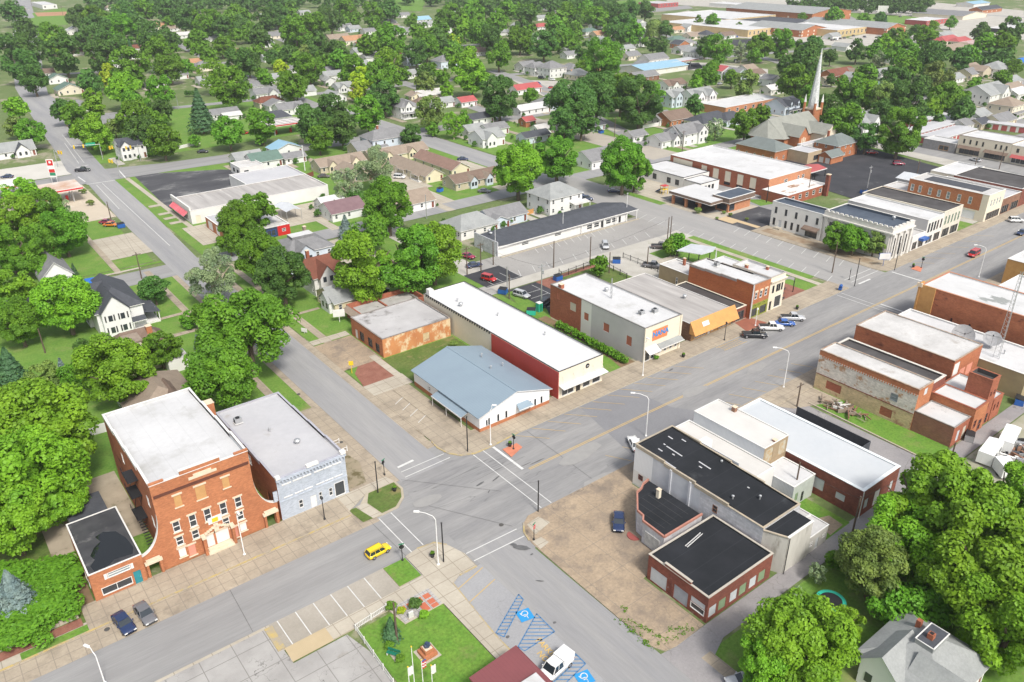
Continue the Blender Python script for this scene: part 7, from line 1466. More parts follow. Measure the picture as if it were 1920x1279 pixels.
far_block((1351,5),(1360,2),(1386,6),(1380,11), 4, WHITE, R_WH, 'white_office', 'small white flat roofed office near the top', 'office building')
far_block((1712,37),(1725,31),(1764,33),(1752,41), 4.5, REDM, R_WH, 'red_banded_shop', 'red banded shop with white roof, upper right', 'shop building')
far_block((1733,22),(1760,18),(1825,24),(1808,34), 4, STUC_C, SH_GR, 'grey_roofed_centre', 'wide grey roofed centre, upper right', 'shop building', gab=3)
far_block((1832,18),(1845,12),(1862,14),(1855,20), 4, BR_OR, SH_DK, 'dark_roofed_diner', 'diner with dark hipped roof, upper right', 'restaurant', gab=3)
far_block((1808,6),(1815,2),(1842,4),(1835,9), 4, WHITE, BLUEM, 'blue_roofed_shop', 'white shop with blue roof at the top right', 'shop building', gab=2)
far_block((1865,52),(1880,46),(1920,48),(1910,58), 4, DKMET, R_WH, 'white_roofed_showroom', 'white roofed showroom with dark glass, upper right', 'shop building')
far_block((1345,196),(1395,170),(1436,180),(1375,208), 4, BRT, R_WHP, 'brick_clinic', 'flat roofed brick clinic with white roof edge behind the slate roofs', 'clinic building')
far_block((1422,107),(1424,104),(1452,109),(1449,114), 4, REDM, TRIM, 'red_white_kiosk', 'red and white kiosk by the black lot', 'kiosk') if 0 else None
far_block((63,6),(68,1),(100,4),(97,14), 5, WHITE, R_WH, 'white_warehouse', 'big white flat warehouse at the top left', 'warehouse')
far_block((-5,76),(10,66),(32,68),(28,82), 4, WHITE, BLUED, 'blue_roofed_store', 'white store with bright blue roof at the left edge', 'store building', gab=1.5)
far_block((1188,125),(1245,110),(1262,122),(1205,136), 3.6, STUC_W, BLUEM, 'sky_blue_roof_store', 'pale store with sky blue metal roof', 'store building', gab=2.2)
o = slab('white_screen', [gp(1644, 27), gp(1664, 29), gp(1664, 29.4), gp(1644, 27.4)], 9, TRIM, 1.5, TRIM, kind='structure') if 0 else None
# ================================================================ TREES
rng = np.random.default_rng(7)
def leafmat(name, c, var=.35, tr=.22):
 m = bpy.data.materials.new(name); m.use_nodes = True; n = m.node_tree.nodes; L = m.node_tree.links; b = n['Principled BSDF']
 b.inputs['Roughness'].default_value = .55; b.inputs['Specular IOR Level'].default_value = .25
 tc = n.new('ShaderNodeTexCoord'); t = n.new('ShaderNodeTexNoise'); t.inputs['Scale'].default_value = 2.6; t.inputs['Detail'].default_value = 5; L.new(tc.outputs['Object'], t.inputs['Vector'])
 r = n.new('ShaderNodeMapRange'); r.inputs[1].default_value = .3; r.inputs[2].default_value = .7; L.new(t.outputs[0], r.inputs[0])
 x = n.new('ShaderNodeMix'); x.data_type = 'RGBA'; L.new(r.outputs[0], x.inputs[0])
 x.inputs[6].default_value = (c[0]*(1-var), c[1]*(1-var*.8), c[2]*(1-var*.5), 1); x.inputs[7].default_value = (c[0]*(1+var), c[1]*(1+var*.7), c[2]*(1+var*.5), 1)
 oi = n.new('ShaderNodeObjectInfo'); h = n.new('ShaderNodeHueSaturation'); L.new(x.outputs[2], h.inputs['Color'])
 a = n.new('ShaderNodeMapRange'); a.inputs[3].default_value = .49; a.inputs[4].default_value = .512; L.new(oi.outputs['Random'], a.inputs[0]); L.new(a.outputs[0], h.inputs['Hue'])
 v = n.new('ShaderNodeMapRange'); v.inputs[3].default_value = .82; v.inputs[4].default_value = 1.15; L.new(oi.outputs['Random'], v.inputs[0]); L.new(v.outputs[0], h.inputs['Value'])
 L.new(h.outputs[0], b.inputs['Base Color'])
 tl = n.new('ShaderNodeBsdfTranslucent'); L.new(h.outputs[0], tl.inputs['Color']); ms = n.new('ShaderNodeMixShader'); ms.inputs[0].default_value = tr
 L.new(b.outputs[0], ms.inputs[1]); L.new(tl.outputs[0], ms.inputs[2]); L.new(ms.outputs[0], n['Material Output'].inputs['Surface'])
 return m
LM = {'d': leafmat('dark_green_leaves', (.078,.175,.03)), 'm': leafmat('mid_green_leaves', (.115,.26,.018)), 'l': leafmat('light_green_leaves', (.17,.345,.02)),
  'y': leafmat('yellow_green_leaves', (.33,.46,.02)), 'o': leafmat('olive_leaves', (.165,.245,.05)), 'p': leafmat('pale_silvery_leaves', (.24,.33,.16)),
  'c': leafmat('conifer_needles', (.07,.15,.06), .3, .2), 'b': leafmat('blue_spruce_needles', (.21,.29,.27), .3, .2)}
BARK = M('grey_brown_bark', (.16,.125,.09), (.10,.08,.06), 3, .95, coord='object')
BARKP = M('pale_bark', (.42,.36,.27), (.3,.25,.18), 3, .95, coord='object')
def leaves(cen, nrm, size, rs):
 """one bent leaf-clump quad per point"""
 n = len(cen); t = rs.normal(size=(n, 3)); t -= nrm*(t*nrm).sum(1, keepdims=True); t /= np.linalg.norm(t, axis=1, keepdims=True)+1e-9
 u = np.cross(nrm, t); s = size*(.55+.9*rs.random((n, 1)))
 a = cen + t*s*.6; b_ = cen + u*s*.38 + nrm*s*.12; c = cen - t*s*.55; d = cen - u*s*.38 - nrm*s*.1
 V = np.stack([a, b_, c, d], 1).reshape(-1, 3); return V
def leafmesh(name, V, mats):
 n = len(V)//4; me = bpy.data.meshes.new(name); me.vertices.add(len(V)); me.vertices.foreach_set('co', V.astype(np.float32).ravel())
 me.loops.add(n*4); me.loops.foreach_set('vertex_index', np.arange(n*4, dtype=np.int32)); me.polygons.add(n)
 me.polygons.foreach_set('loop_start', np.arange(0, n*4, 4, dtype=np.int32)); me.polygons.foreach_set('loop_total', np.full(n, 4, dtype=np.int32))
 me.update(); me.validate()
 for m in mats: me.materials.append(m)
 return me
def crownV(seed, nl, size, lobes=34, rz=.85, spread=.68, lr=(.26,.42), gap=0):
 rs = np.random.default_rng(seed); per = nl//lobes; out = []
 for k in range(lobes):
  d = rs.normal(size=3); d /= np.linalg.norm(d); d[2] = d[2]*.9+.1
  f = spread*(.75+.35*rs.random()) if k > lobes*.2 else .3*rs.random()
  c = d*f*np.array([1, 1, rz]); r = lr[0]+(lr[1]-lr[0])*rs.random()
  if gap and rs.random() < gap: continue
  q = rs.normal(size=(per, 3)); q /= np.linalg.norm(q, axis=1, keepdims=True); q[:, 2] = np.where(q[:, 2] < -.55, -q[:, 2], q[:, 2])
  rad = r*(.72+.32*rs.random((per, 1))); p = c + q*rad*np.array([1, 1, .92])
  nrm = q*.9 + rs.normal(size=(per, 3))*.45 + np.array([0, 0, .35]); nrm /= np.linalg.norm(nrm, axis=1, keepdims=True)
  out.append(leaves(p, nrm, size, rs))
 return np.concatenate(out)
def coneV(seed, nl, size, tiers=11, wid=.6):
 rs = np.random.default_rng(seed); out = [];
 for k in range(nl):
  pass
 z = rs.random(nl)**.8*2.0; fr = (1-z/2.05); a = rs.random(nl)*6.283; star = 1+.16*np.sin(a*9+z*7)
 tier = .82+.25*((z*tiers/2) % 1.0 < .5); r = wid*fr*star*tier*(.72+.3*rs.random(nl))
 p = np.stack([r*np.cos(a), r*np.sin(a), z-1], 1); nrm = np.stack([np.cos(a), np.sin(a), .55+0*a], 1)+rs.normal(size=(nl, 3))*.3
 nrm /= np.linalg.norm(nrm, axis=1, keepdims=True); return leaves(p, nrm, size, rs)
def willowV(seed, nl, size):
 rs = np.random.default_rng(seed); k = nl; a = rs.random(k)*6.283; top = .95*rs.random(k)**.5; strand = (a*14).astype(int)/14
 drop = rs.random(k)*1.5; r = .25+.7*top; z = .75*np.sqrt(np.clip(1-r**2*.8, 0, 1))-drop*top
 p = np.stack([r*np.cos(strand), r*np.sin(strand), z], 1)+rs.normal(size=(k, 3))*.03; nrm = np.stack([np.cos(a), np.sin(a), .3+0*a], 1); nrm /= np.linalg.norm(nrm, axis=1, keepdims=True)
 return leaves(p, nrm, size, rs)
PR = {}
for q_, (nl, sz) in {'near': (30000, .058), 'mid': (8500, .098), 'far': (2300, .18)}.items():
 for i in range(4): PR[q_, 'b', i] = leafmesh('crown_%s_%d' % (q_, i), crownV(11+i*7, nl, sz, ((62, 80, 54, 70) if q_ != 'far' else (34, 44, 28, 38))[i], (1.05, .92, 1.25, 1.12)[i], ((.76, .8, .74, .78) if q_ != 'far' else (.7, .74, .68, .72))[i], (.14, .29) if q_ != 'far' else (.2, .36)), [LM['m']])
 PR[q_, 'open', 0] = leafmesh('open_crown_'+q_, crownV(91, int(nl*.6), sz*.8, 44, 1.15, .76, (.16, .27), .12), [LM['m']])
 PR[q_, 'cone', 0] = leafmesh('cone_'+q_, coneV(5, int(nl*.6), sz*.95), [LM['c']]); PR[q_, 'cone', 1] = leafmesh('cone_b_'+q_, coneV(9, int(nl*.6), sz*.95, 9, .68), [LM['c']])
 PR[q_, 'wil', 0] = leafmesh('willow_'+q_, willowV(3, nl, sz*.9), [LM['o']])
def trunkmesh(kind):       # unit crown radius, crown centre at z=0, ground at z=-1.15
 b = MB(); mt = BARKP if kind == 'open' else BARK; rs = random.Random(kind)
 if kind == 'cone': b.tube((0, 0, -1.08), (0, 0, .7), .05, .01, mt, 6)
 else:
  b.path([(0, 0, -1.2), (.02, 0, -.75), (0, .03, -.35)], [.085, .06, .055], mt, 7)
  for i in range(6):
   a = i*1.05+rs.random()*.5; l = .45+.25*rs.random(); z = .05+.35*rs.random()
   b.path([(0, .03, -.4+.04*i), (math.cos(a)*l*.5, math.sin(a)*l*.5, -.05), (math.cos(a)*l, math.sin(a)*l, z)], [.045, .03, .012], mt, 5)
 return b.mesh('trunk_'+kind)
TK = {k: trunkmesh(k) for k in ('b', 'open', 'cone')}
TKU = trunkmesh('b')
LMK = [(o['label'], o.matrix_basis.translation.x, o.matrix_basis.translation.y) for o in COL.objects if o.parent is None and 'label' in o and 'building' in o.get('category', '')+' building'*(o.get('category') in ('house', 'church', 'garage', 'shed', 'lodge', 'commercial hall', 'apartment block', 'bank building', 'church hall', 'storage units', 'rectory'))]
def to_px(x, y, z=0):
 v = Vector((x, y, z-CAM_H)); dd = v.dot(_d); return (960+F_PX*v.dot(_r)/dd, 639.5-F_PX*v.dot(_u)/dd)
LPX = [(lb, *to_px(x, y)) for lb, x, y in LMK]
USED = {}
def near_label(prefix, x, y, mx=16, z=0):
 px, py = to_px(x, y, z); k = len(prefix.split()); best = None
 for lb, lx, ly in sorted(LPX, key=lambda t: (t[1]-px)**2+((t[2]-py)*1.3)**2)[:14]:
  dx, dy = px-lx, py-ly; rel = ('left of' if dx < 0 else 'right of') if abs(dx) > abs(dy)*1.1 else ('behind' if dy < 0 else 'in front of')
  s = '%s %s the %s' % (prefix, rel, lb)
  if len(s.split()) <= mx and s not in USED: USED[s] = 1; return s
 return prefix + ' in the crowded tree belt between the houses'
KN = {'d': 'dark green', 'm': 'mid green', 'l': 'light green', 'y': 'yellow green', 'o': 'olive green', 'p': 'pale silvery', 'c': 'dark', 'b': 'blue grey', 'w': 'weeping', 's': 'green'}
GR = {'c': 'conifers among the houses', 'b': 'blue spruces'}
def tree(px, py, rpx, k, seed):
 rs = random.Random(seed); shape = 'b'; col = k
 if k == 'w': shape = 'wil'; col = 'o'
 if k in 'cb': shape = 'cone'
 if k == 'p' or k == 'P': shape = 'open'; col = 'p' if k == 'P' else 'l'
 Rr = 5.0
 for _ in range(5):
  zc = Rr*(1.08 if shape != 'cone' else 1.05); x, y = gp(px, py, zc); D = math.sqrt(x*x+y*y+(CAM_H-zc)**2); Rr = rpx*D/F_PX*1.17
  if shape == 'cone': Rr = rpx*D/F_PX*1.5
 Rr = min(Rr, 13); zc = Rr*(1.08 if shape != 'cone' else 1.05)
 q = 'near' if rpx >= 34 else ('mid' if rpx >= 20 else 'far')
 x, y = gp(px, py, zc); i = rs.randrange(4) if shape == 'b' else (rs.randrange(2) if shape == 'cone' else 0)
 nm = {'c': 'conifer_tree', 'b': 'blue_spruce', 'w': 'willow_tree'}.get(k, 'broadleaf_tree')
 root = empty(nm, (x, y, 0), rs.random()*6.28)
 sq = .92+rs.random()*.2
 o = obj('crown', PR[q, shape, i], root); o.location = (0, 0, zc); o.scale = (Rr, Rr*sq, Rr*(.95+rs.random()*.15)*(.8 if shape == 'cone' and rpx > 20 else 1)); o.material_slots[0].link = 'OBJECT'; o.material_slots[0].material = LM[col]
 o = obj('trunk', TK[shape if shape in TK else 'b'], root); o.location = (0, 0, zc); o.scale = (Rr, Rr, Rr)
 sz = 'tall' if Rr > 6.5 else ('small' if Rr < 3.6 else 'round')
 if shape == 'cone': sz = 'cone shaped'
 root['_p'] = '%s %s tree' % (sz, KN.get(k, 'pale')); root['category'] = 'tree'; root['group'] = GR.get(k, 'broadleaf trees of the town')
 TREES.append(root); return root
TREES = []
T = """25,25,16d 48,58,17d 100,72,20m 108,88,16l 20,95,20d 60,95,22d 40,125,22d 62,150,20d 120,105,26d 150,35,24d 178,35,22m 180,55,24d 215,45,16m 232,28,20d 160,75,18d 230,60,20m 262,55,18d 290,70,26d 190,110,22d 205,85,20d 325,78,12d 245,92,9c 245,125,28m 303,105,22m 318,130,20m 202,143,17y 170,155,17d 232,170,26l 175,185,14l 178,205,16l 300,175,22m 255,195,22m 298,210,20d 120,212,17d 145,225,22m 165,245,24l 185,258,22l 215,240,14o 250,225,28m 265,252,26d 305,265,26m 290,225,20m 32,205,17l 28,240,14o 58,250,21m 374,205,26c 350,128,12m 400,145,24p 432,165,32m 450,125,24d 428,250,24m 375,75,14m 415,90,14m 395,45,22m 370,40,16m 345,35,22d 310,25,18d 270,20,18m 418,55,16d 450,50,16d 440,30,16m 470,60,14m 465,118,20d 365,264,9m
490,70,18d 510,110,14d 500,40,22d 520,28,20d 555,65,24m 590,55,22m 620,38,22d 600,82,18d 650,22,20m 700,28,20m 630,100,20d 585,95,14d 540,105,16d 574,100,12o 580,130,22m 527,128,13y 500,148,14m 555,162,20m 640,115,18m 660,135,22m 690,88,18m 735,80,24m 740,100,18m 728,118,24p 715,145,26m 720,185,26d 682,152,21y 668,172,15y 548,165,23m 620,208,26d 590,232,30d 640,242,28d 690,215,30m 598,262,22m 490,240,24m 770,255,20d 780,100,20d 800,90,20m 825,78,18d 850,95,14m 870,118,24l 885,145,28l 798,143,16d 795,158,18o 850,78,12y 900,62,20m 920,78,20d 935,105,22m 930,45,18m 937,182,34d 805,212,26o 850,235,20p 870,225,16m 812,242,11m 837,170,12l 730,22,18d 770,42,10m 850,30,20m 870,52,18l 890,25,18m 910,12,16d 830,58,12m 950,25,18m 700,315,34P 652,350,28P 665,372,14d 727,388,44m 648,425,15b 693,440,30m 684,500,60l 762,488,58m 812,470,54l
975,75,20m 985,40,20d 1020,85,22d 1045,50,16m 1060,25,16m 1040,75,14d 1080,45,14d 1100,22,16m 1120,35,18m 1150,30,24d 1175,25,20d 1165,55,22d 1185,62,18m 1210,22,14d 1227,52,14w 1250,55,13d 1130,112,34m 1097,100,18d 1062,70,13m 1210,80,7m 1240,85,13d 1225,86,12d 1092,128,12m 1345,95,23m 1322,90,15d 1310,40,9m 1336,41,11m 1385,49,6m 1325,140,21m 1305,155,12l 1372,148,13m 1398,160,21o 1305,198,16d 1390,98,14P 1425,88,21m 1415,108,12m 1072,195,40d 1120,182,40d 1165,175,32m 1200,190,38d 1090,225,30d 1058,238,27d 1225,180,18m 1045,295,38m 972,320,44l 1168,312,42m 1275,255,6m 1342,242,16P 1398,238,24m 1425,222,18m 994,180,13m 1190,325,28m
1465,85,20m 1500,90,12m 1525,90,15d 1557,108,11d 1500,120,32d 1495,160,28m 1515,185,18m 1560,150,9d 1607,95,17d 1640,100,14m 1657,85,15l 1680,75,16m 1692,105,22m 1735,75,18m 1700,130,18m 1750,112,24d 1645,115,13P 1622,145,18m 1590,178,24m 1550,212,28d 1630,180,22l 1660,185,24o 1700,195,28d 1680,155,22d 1757,148,22o 1725,165,18d 1770,185,22m 1830,165,13m 1790,178,20m 1837,60,13d 1850,88,18m 1880,88,18m 1895,62,18d 1800,115,18d 1815,108,16m 1880,148,12m 1903,127,11m 1802,208,19d 1752,205,14l 1655,218,20d 1580,228,30m 1625,258,22d 1688,248,34m 1510,240,11m 1470,62,7m 1504,33,7m 1565,32,14m 1620,38,10m 1650,35,9d 1660,40,6c 1718,58,9d 1750,50,7l 1783,42,9m 1892,38,6m 1865,95,13m 1740,125,16m 1525,20,9d
40,362,22l 30,412,38l 78,400,36m 118,435,34m 60,470,36m 18,465,34m 112,385,18P 138,505,7c 22,540,26l 58,545,16l 35,605,34m 8,590,26m 122,570,44l 90,510,14m 288,543,23d 395,520,42P 382,592,20m 462,622,72m 450,420,34m 482,400,30m 486,480,42m 528,520,47d 430,452,22m 370,642,9b 300,655,30m 352,600,14m 215,700,56l 85,712,24o 18,690,28c 116,690,12b 140,700,26m 415,705,60m 50,770,46l 85,810,80l 40,900,78l 110,935,42l 20,975,56l 24,1110,34b 265,672,22m 155,650,12d
1735,950,80l 1690,1010,60l 1805,975,84l 1885,930,56l 1640,1060,56o 1850,1070,84l 1895,1170,70l 1760,1090,44l 1505,1205,74l 1445,1245,50l 1590,1170,26l 1492,1112,12P 1534,1075,16P 1565,1050,16m 1900,1020,60l 733,1178,17c 1124,500,17m 1272,458,19m 1258,465,15m 1570,445,22m 1602,450,23m 1640,455,20o 1560,455,14m""".split()
_s = 100
for t_ in T:
 a, b_, c_ = t_.split(','); _s += 1
 tree(float(a), float(b_), float(c_[:-1]), c_[-1], _s)
def woods(name, pts, lab, kk):
 V = []; rs = np.random.default_rng(len(pts))
 base = [crownV(50+i, 420, .33, 16, 1.1, .68) for i in range(3)]
 fb = crownV(58, 2600, .13, 22, .9, .66)
 for px, py, r in pts:
  zc = 6 if r > 8.5 else 1
  x, y = gp(px, py, zc); D = math.sqrt(x*x+y*y+CAM_H**2); Rr = min(9.5, max(1.0 if r < 8.5 else 3.5, r*D/F_PX)); a = rs.random()*6.28
  v = fb if r in (15, 10, 24) else base[rs.integers(3)]; ca, sa = math.cos(a), math.sin(a)
  zs = .45 if r in (15, 10) else 1
  V.append(np.stack([v[:, 0]*ca-v[:, 1]*sa, v[:, 0]*sa+v[:, 1]*ca, v[:, 2]*zs], 1)*Rr+np.array([x, y, Rr*zs]))
 o = obj(name, leafmesh(name, np.concatenate(V), [LM[kk]])); tag(o, lab, 'trees', None, 'stuff'); return o
rr = random.Random(5)
def clear(px, py, r):
 return all((px-a)**2+((py-b_+2)*1.6)**2 > (r*.9+6)**2 for _, a, b_ in LPX)
def zone(n, boxes, r0, r1):
 out = []
 while len(out) < n:
  x0, y0, x1, y1 = rr.choice(boxes); px, py = rr.uniform(x0, x1), rr.uniform(y0, y1); r = rr.uniform(r0, r1)
  if clear(px, py, r): out.append((px, py, r))
  else: n -= .15
 return out
woods('far_woods', zone(300, [(400,-18,1130,14),(170,-10,560,18),(960,-14,1160,20)], 9, 14), 'far band of dark woods along the top of the picture', 'd')
woods('town_trees', zone(230, [(140,30,560,110),(540,20,1000,90),(960,30,1190,90),(480,90,900,150)], 10, 17), 'undergrowth and smaller trees between the far left houses', 'm')
woods('right_tree_belt', zone(60, [(1520,150,1790,215),(1650,60,1770,150),(1790,90,1910,120)], 9, 16), 'mixed undergrowth of the wood on the right behind the church', 'd')
woods('field_hedge', [(1480+i*7.5, 9+3*math.sin(i)+i*.25, 9) for i in range(34)]+[(1540+i*9, 3+i*.2, 9) for i in range(24)], 'dark tree line beyond the factory field', 'd')
woods('left_undergrowth', [(rr.random()*105, 1015+rr.random()*85, 15) for _ in range(20)]+[(rr.random()*80, 1095+rr.random()*45, 10) for _ in range(9)], 'tangle of green bushes on the bank left of the small brick shop', 'm')
woods('hedge', [(1048+i*5.6, 608+i*3.0, 8) for i in range(23)], 'clipped hedge and shrubs along the grey stucco side wall', 'm')
woods('lodge_hedge', [(348+i*8, 178+0*i, 5) for i in range(3)]+[(242+i*4, 290, 3) for i in range(14)], 'low hedge in front of the white house at the traffic lights', 'd')
woods('right_undergrowth', [(1670+rr.random()*200, 1060+rr.random()*60, 24) for _ in range(9)], 'shaded shrubs under the big trees at the lower right', 'm')
SHM = leafmesh('shrub_crown', crownV(77, 1300, .2, 12, .8, .5, (.35, .5)), [LM['m']])
def shrub(px, py, r, k, label):
 x, y = gp(px, py); o = obj('round_shrub', SHM); o.location = (x, y, r*.75); o.scale = (r, r, r*.9); o.material_slots[0].link = 'OBJECT'; o.material_slots[0].material = LM[k]
 tag(o, label, 'shrub', 'garden shrubs')
rs = random.Random(3)
V = []; base_ = crownV(60, 260, .3, 8, .8, .5, (.35, .5)); rs_ = np.random.default_rng(2)
for x, y, L, D in HP:
 for i in range(4):
  r = .7+1.3*rs_.random(); u, v = [(-L/2-1.2, rs_.uniform(-D/2, D/2)), (L/2+1.2, rs_.uniform(-D/2, D/2)), (rs_.uniform(-L/2, L/2), -D/2-1.3), (rs_.uniform(-L/2, L/2), D/2+4+3*rs_.random())][i]; V.append(base_*r+np.array([x+u, y+v, r*.7]))
o = obj('garden_bushes', leafmesh('garden_bushes', np.concatenate(V), [LM['d']])); tag(o, 'low foundation bushes around the houses of the town', 'bushes', None, 'stuff')
for a in [(1308,401,1.6,'o','large round shrub in the bed by the drive in bank'),(733,1145,1.0,'m','green shrub right of the white stone marker in the park bed'),(778,1142,1.2,'d','taller dark shrub behind the white stone marker'),
   (795,1160,.9,'l','bright shrub at the right of the park bed'),(752,1152,.8,'y','yellow green shrub left of the white stone marker'),(730,1217,.8,'m','round shrub above the green bench'),(750,1242,.8,'m','round shrub below the green bench'),
   (156,364,1.6,'o','dark low shrub in the planted island by the highway'),(170,386,1.6,'o','shrub in the second planted island by the highway'),(1490,622,.7,'l','shrub at the entrance corner') if 0 else (1230,675,.8,'m','potted shrub by the stucco store entrance'),
   (850,652,1.2,'o','weedy shrub against the white wall behind the blue roof'),(1369,406,.9,'o','first small shrub in the gravel bed by the worn black car park'),(1357,402,.9,'o','second small shrub in the gravel bed by the worn black car park'),(1400,414,.8,'o','shrub at the far end of the gravel bed by the worn car park'),(1344,412,.7,'o','small shrub at the near corner of the gravel bed')]: shrub(*a)
for r_ in sorted(TREES, key=lambda o: o.location.x**2+o.location.y**2):
 r_['label'] = near_label(r_['_p'], r_.location.x, r_.location.y); del r_['_p']
# ================================================================ VEHICLES
CARC = {'yellow': (.78,.55,.01), 'black': (.012,.013,.018), 'navy': (.015,.03,.09), 'grey': (.14,.14,.15), 'silver': (.45,.46,.48), 'white': (.75,.75,.74), 'blue': (.02,.10,.38), 'red': (.45,.02,.02),
  'maroon': (.28,.02,.06), 'orange': (.55,.17,.02), 'bronze': (.10,.08,.08)}
CACHE = {}
def car(kind, col):
 key = (kind, col)
 if key in CACHE: return copy_tree(CACHE[key])
 pm = P_('car_paint_'+col, CARC[col], .25, .6, coat=.6)
 L, Wd, H = {'sedan': (4.7, 1.82, 1.45), 'suv': (4.6, 1.9, 1.75), 'van': (5.0, 1.95, 1.8), 'pickup': (5.7, 1.98, 1.85), 'capped': (5.6, 1.98, 1.95), 'jeep': (4.2, 1.85, 1.85)}[kind]
 root = empty({'capped': 'pickup_truck', 'pickup': 'pickup_truck', 'sedan': 'sedan_car', 'suv': 'suv_car', 'van': 'minivan', 'jeep': 'suv_car'}[kind])
 bh = {'sedan': .92, 'suv': 1.05, 'van': 1.02, 'pickup': 1.12, 'capped': 1.12, 'jeep': 1.08}[kind]; gc_ = .28; hl = L/2
 st = [(-hl, .80, .55, bh*.86), (-hl+.12, .92, .40, bh*.95), (-hl+.6, 1, gc_, bh), (-.3, 1, gc_, bh+.02), (hl-1.35, 1, gc_, bh), (hl-.55, .98, gc_, bh*.90), (hl-.12, .88, .38, bh*.80), (hl, .74, .5, bh*.66)]
 b = MB(); n = 10; k = b.mi(pm)
 for x, wf, z0, z1 in st:
  w = Wd/2*wf
  for y, z in ((-w*.86, z0), (-w, z0+.12), (-w, z1-.22), (-w*.93, z1-.05), (-w*.6, z1), (w*.6, z1), (w*.93, z1-.05), (w, z1-.22), (w, z0+.12), (w*.86, z0)): b.v.append((x, y, z))
 for i in range(len(st)-1):
  for j_ in range(n): j2 = (j_+1) % n; b.f.append((i*n+j_, i*n+j2, (i+1)*n+j2, (i+1)*n+j_)); b.m.append(k)
 b.f.append(tuple(reversed(range(n)))); b.m.append(k); b.f.append(tuple((len(st)-1)*n+i for i in range(n))); b.m.append(k)
 for f_ in range(len(b.f)): b.f[f_] = b.f[f_][::-1]
 body = b.build('body', root, True)
 if kind == 'pickup':
  b = MB(); b.box(-hl+.15, -Wd*.4, bh-.02, -.75, Wd*.4, bh+.03, P_('bed_liner', (.03,.03,.032), .8)); b.build('load_bed', root)
 c0, c1 = {'sedan': (-hl+.75, hl-1.35), 'suv': (-hl+.1, hl-1.15), 'van': (-hl+.1, hl-.9), 'pickup': (-.7, hl-1.55), 'capped': (-.7, hl-1.5), 'jeep': (-hl+.1, hl-1.2)}[kind]
 r0, r1 = c0+{'sedan': .65, 'suv': .3, 'van': .3, 'pickup': .25, 'capped': .1, 'jeep': .08}[kind], c1-{'sedan': .75, 'jeep': .25}.get(kind, .6)
 w, wt_ = Wd/2*.93, Wd/2*.76; zb = bh-.01
 b = MB(); lo = [(c0, -w), (c1, -w), (c1, w), (c0, w)]; hi = [(r0, -wt_), (r1, -wt_), (r1, wt_), (r0, wt_)]
 for i in range(4):
  j_ = (i+1) % 4; b.face([(*lo[i], zb), (*lo[j_], zb), (*hi[j_], H-.06), (*hi[i], H-.06)], CGLASS)
 b.face([(*p, H-.06) for p in hi], CGLASS); b.build('glasshouse', root)
 b = MB(); b.prism([(r0-.03, -wt_-.02), (r1+.03, -wt_-.02), (r1+.12, 0), (r1+.03, wt_+.02), (r0-.03, wt_+.02)], H-.07, H, pm)
 for sgn in (-1, 1):
  for (xa, xb) in ((c0, r0), (c1, r1)): b.tube((xa, sgn*w, zb), (xb, sgn*wt_, H-.04), .05, .045, pm, 5, False)
  for t in (.36, .68) if kind in ('suv', 'van', 'jeep') else (.5,):
   xa = c0+(c1-c0)*t; xb = r0+(r1-r0)*t; b.tube((xa, sgn*w, zb), (xb, sgn*wt_, H-.04), .045, .04, pm, 4, False)
  b.box(c1-.35, sgn*(Wd/2+.08)-.08, bh, c1-.2, sgn*(Wd/2+.08)+.08, bh+.16, pm)
 if kind == 'capped': b.prism([(-hl+.05, -w), (-.72, -w), (-.72, w), (-hl+.05, w)], bh, H+.02, pm)
 b.build('roof_frame', root)
 for x in (-hl+.95, hl-.92):
  for sgn in (-1, 1):
   b = MB(); rw = .34 if kind in ('sedan', 'van') else .39; y = sgn*(Wd/2-.11); b.tube((x, y-.12, rw), (x, y+.12, rw), rw, rw, TIRE, 14); wh = b.build('wheel', root)
   b = MB(); b.tube((x, y+sgn*.125, rw), (x, y+sgn*.14, rw), rw*.6, rw*.55, HUB, 10); b.build('rim', wh)
 for sgn in (-1, 1):
  b = MB(); b.box(hl-.14, sgn*Wd*.33-.17, bh*.62, hl-.0, sgn*Wd*.33+.17, bh*.76, LAMP); b.build('headlight', root)
  b = MB(); b.box(-hl+.0, sgn*Wd*.36-.12, bh*.62, -hl+.1, sgn*Wd*.36+.12, bh*.85, TAILL); b.build('tail_light', root)
 if kind == 'suv':
  b = MB(); [b.box(r0, s_*wt_*.9-.02, H, r1, s_*wt_*.9+.02, H+.05, DKMET) for s_ in (-1, 1)]; b.build('roof_rail', root)
 CACHE[key] = root; return root
CW = {'sedan': 'car', 'suv': 'SUV', 'van': 'minivan', 'pickup': 'pickup truck', 'capped': 'pickup truck', 'jeep': 'off road car'}
def put(kind, col, px, py, rot, label, z=.04):
 x, y = gp(px, py, .6); o = car(kind, col); o.location = (x, y, z+.02); o.rotation_euler = (0, 0, R(rot)); tag(o, label, CW[kind], 'parked and moving cars'); o.scale = (.84,)*3 if col == 'yellow' else (1,)*3
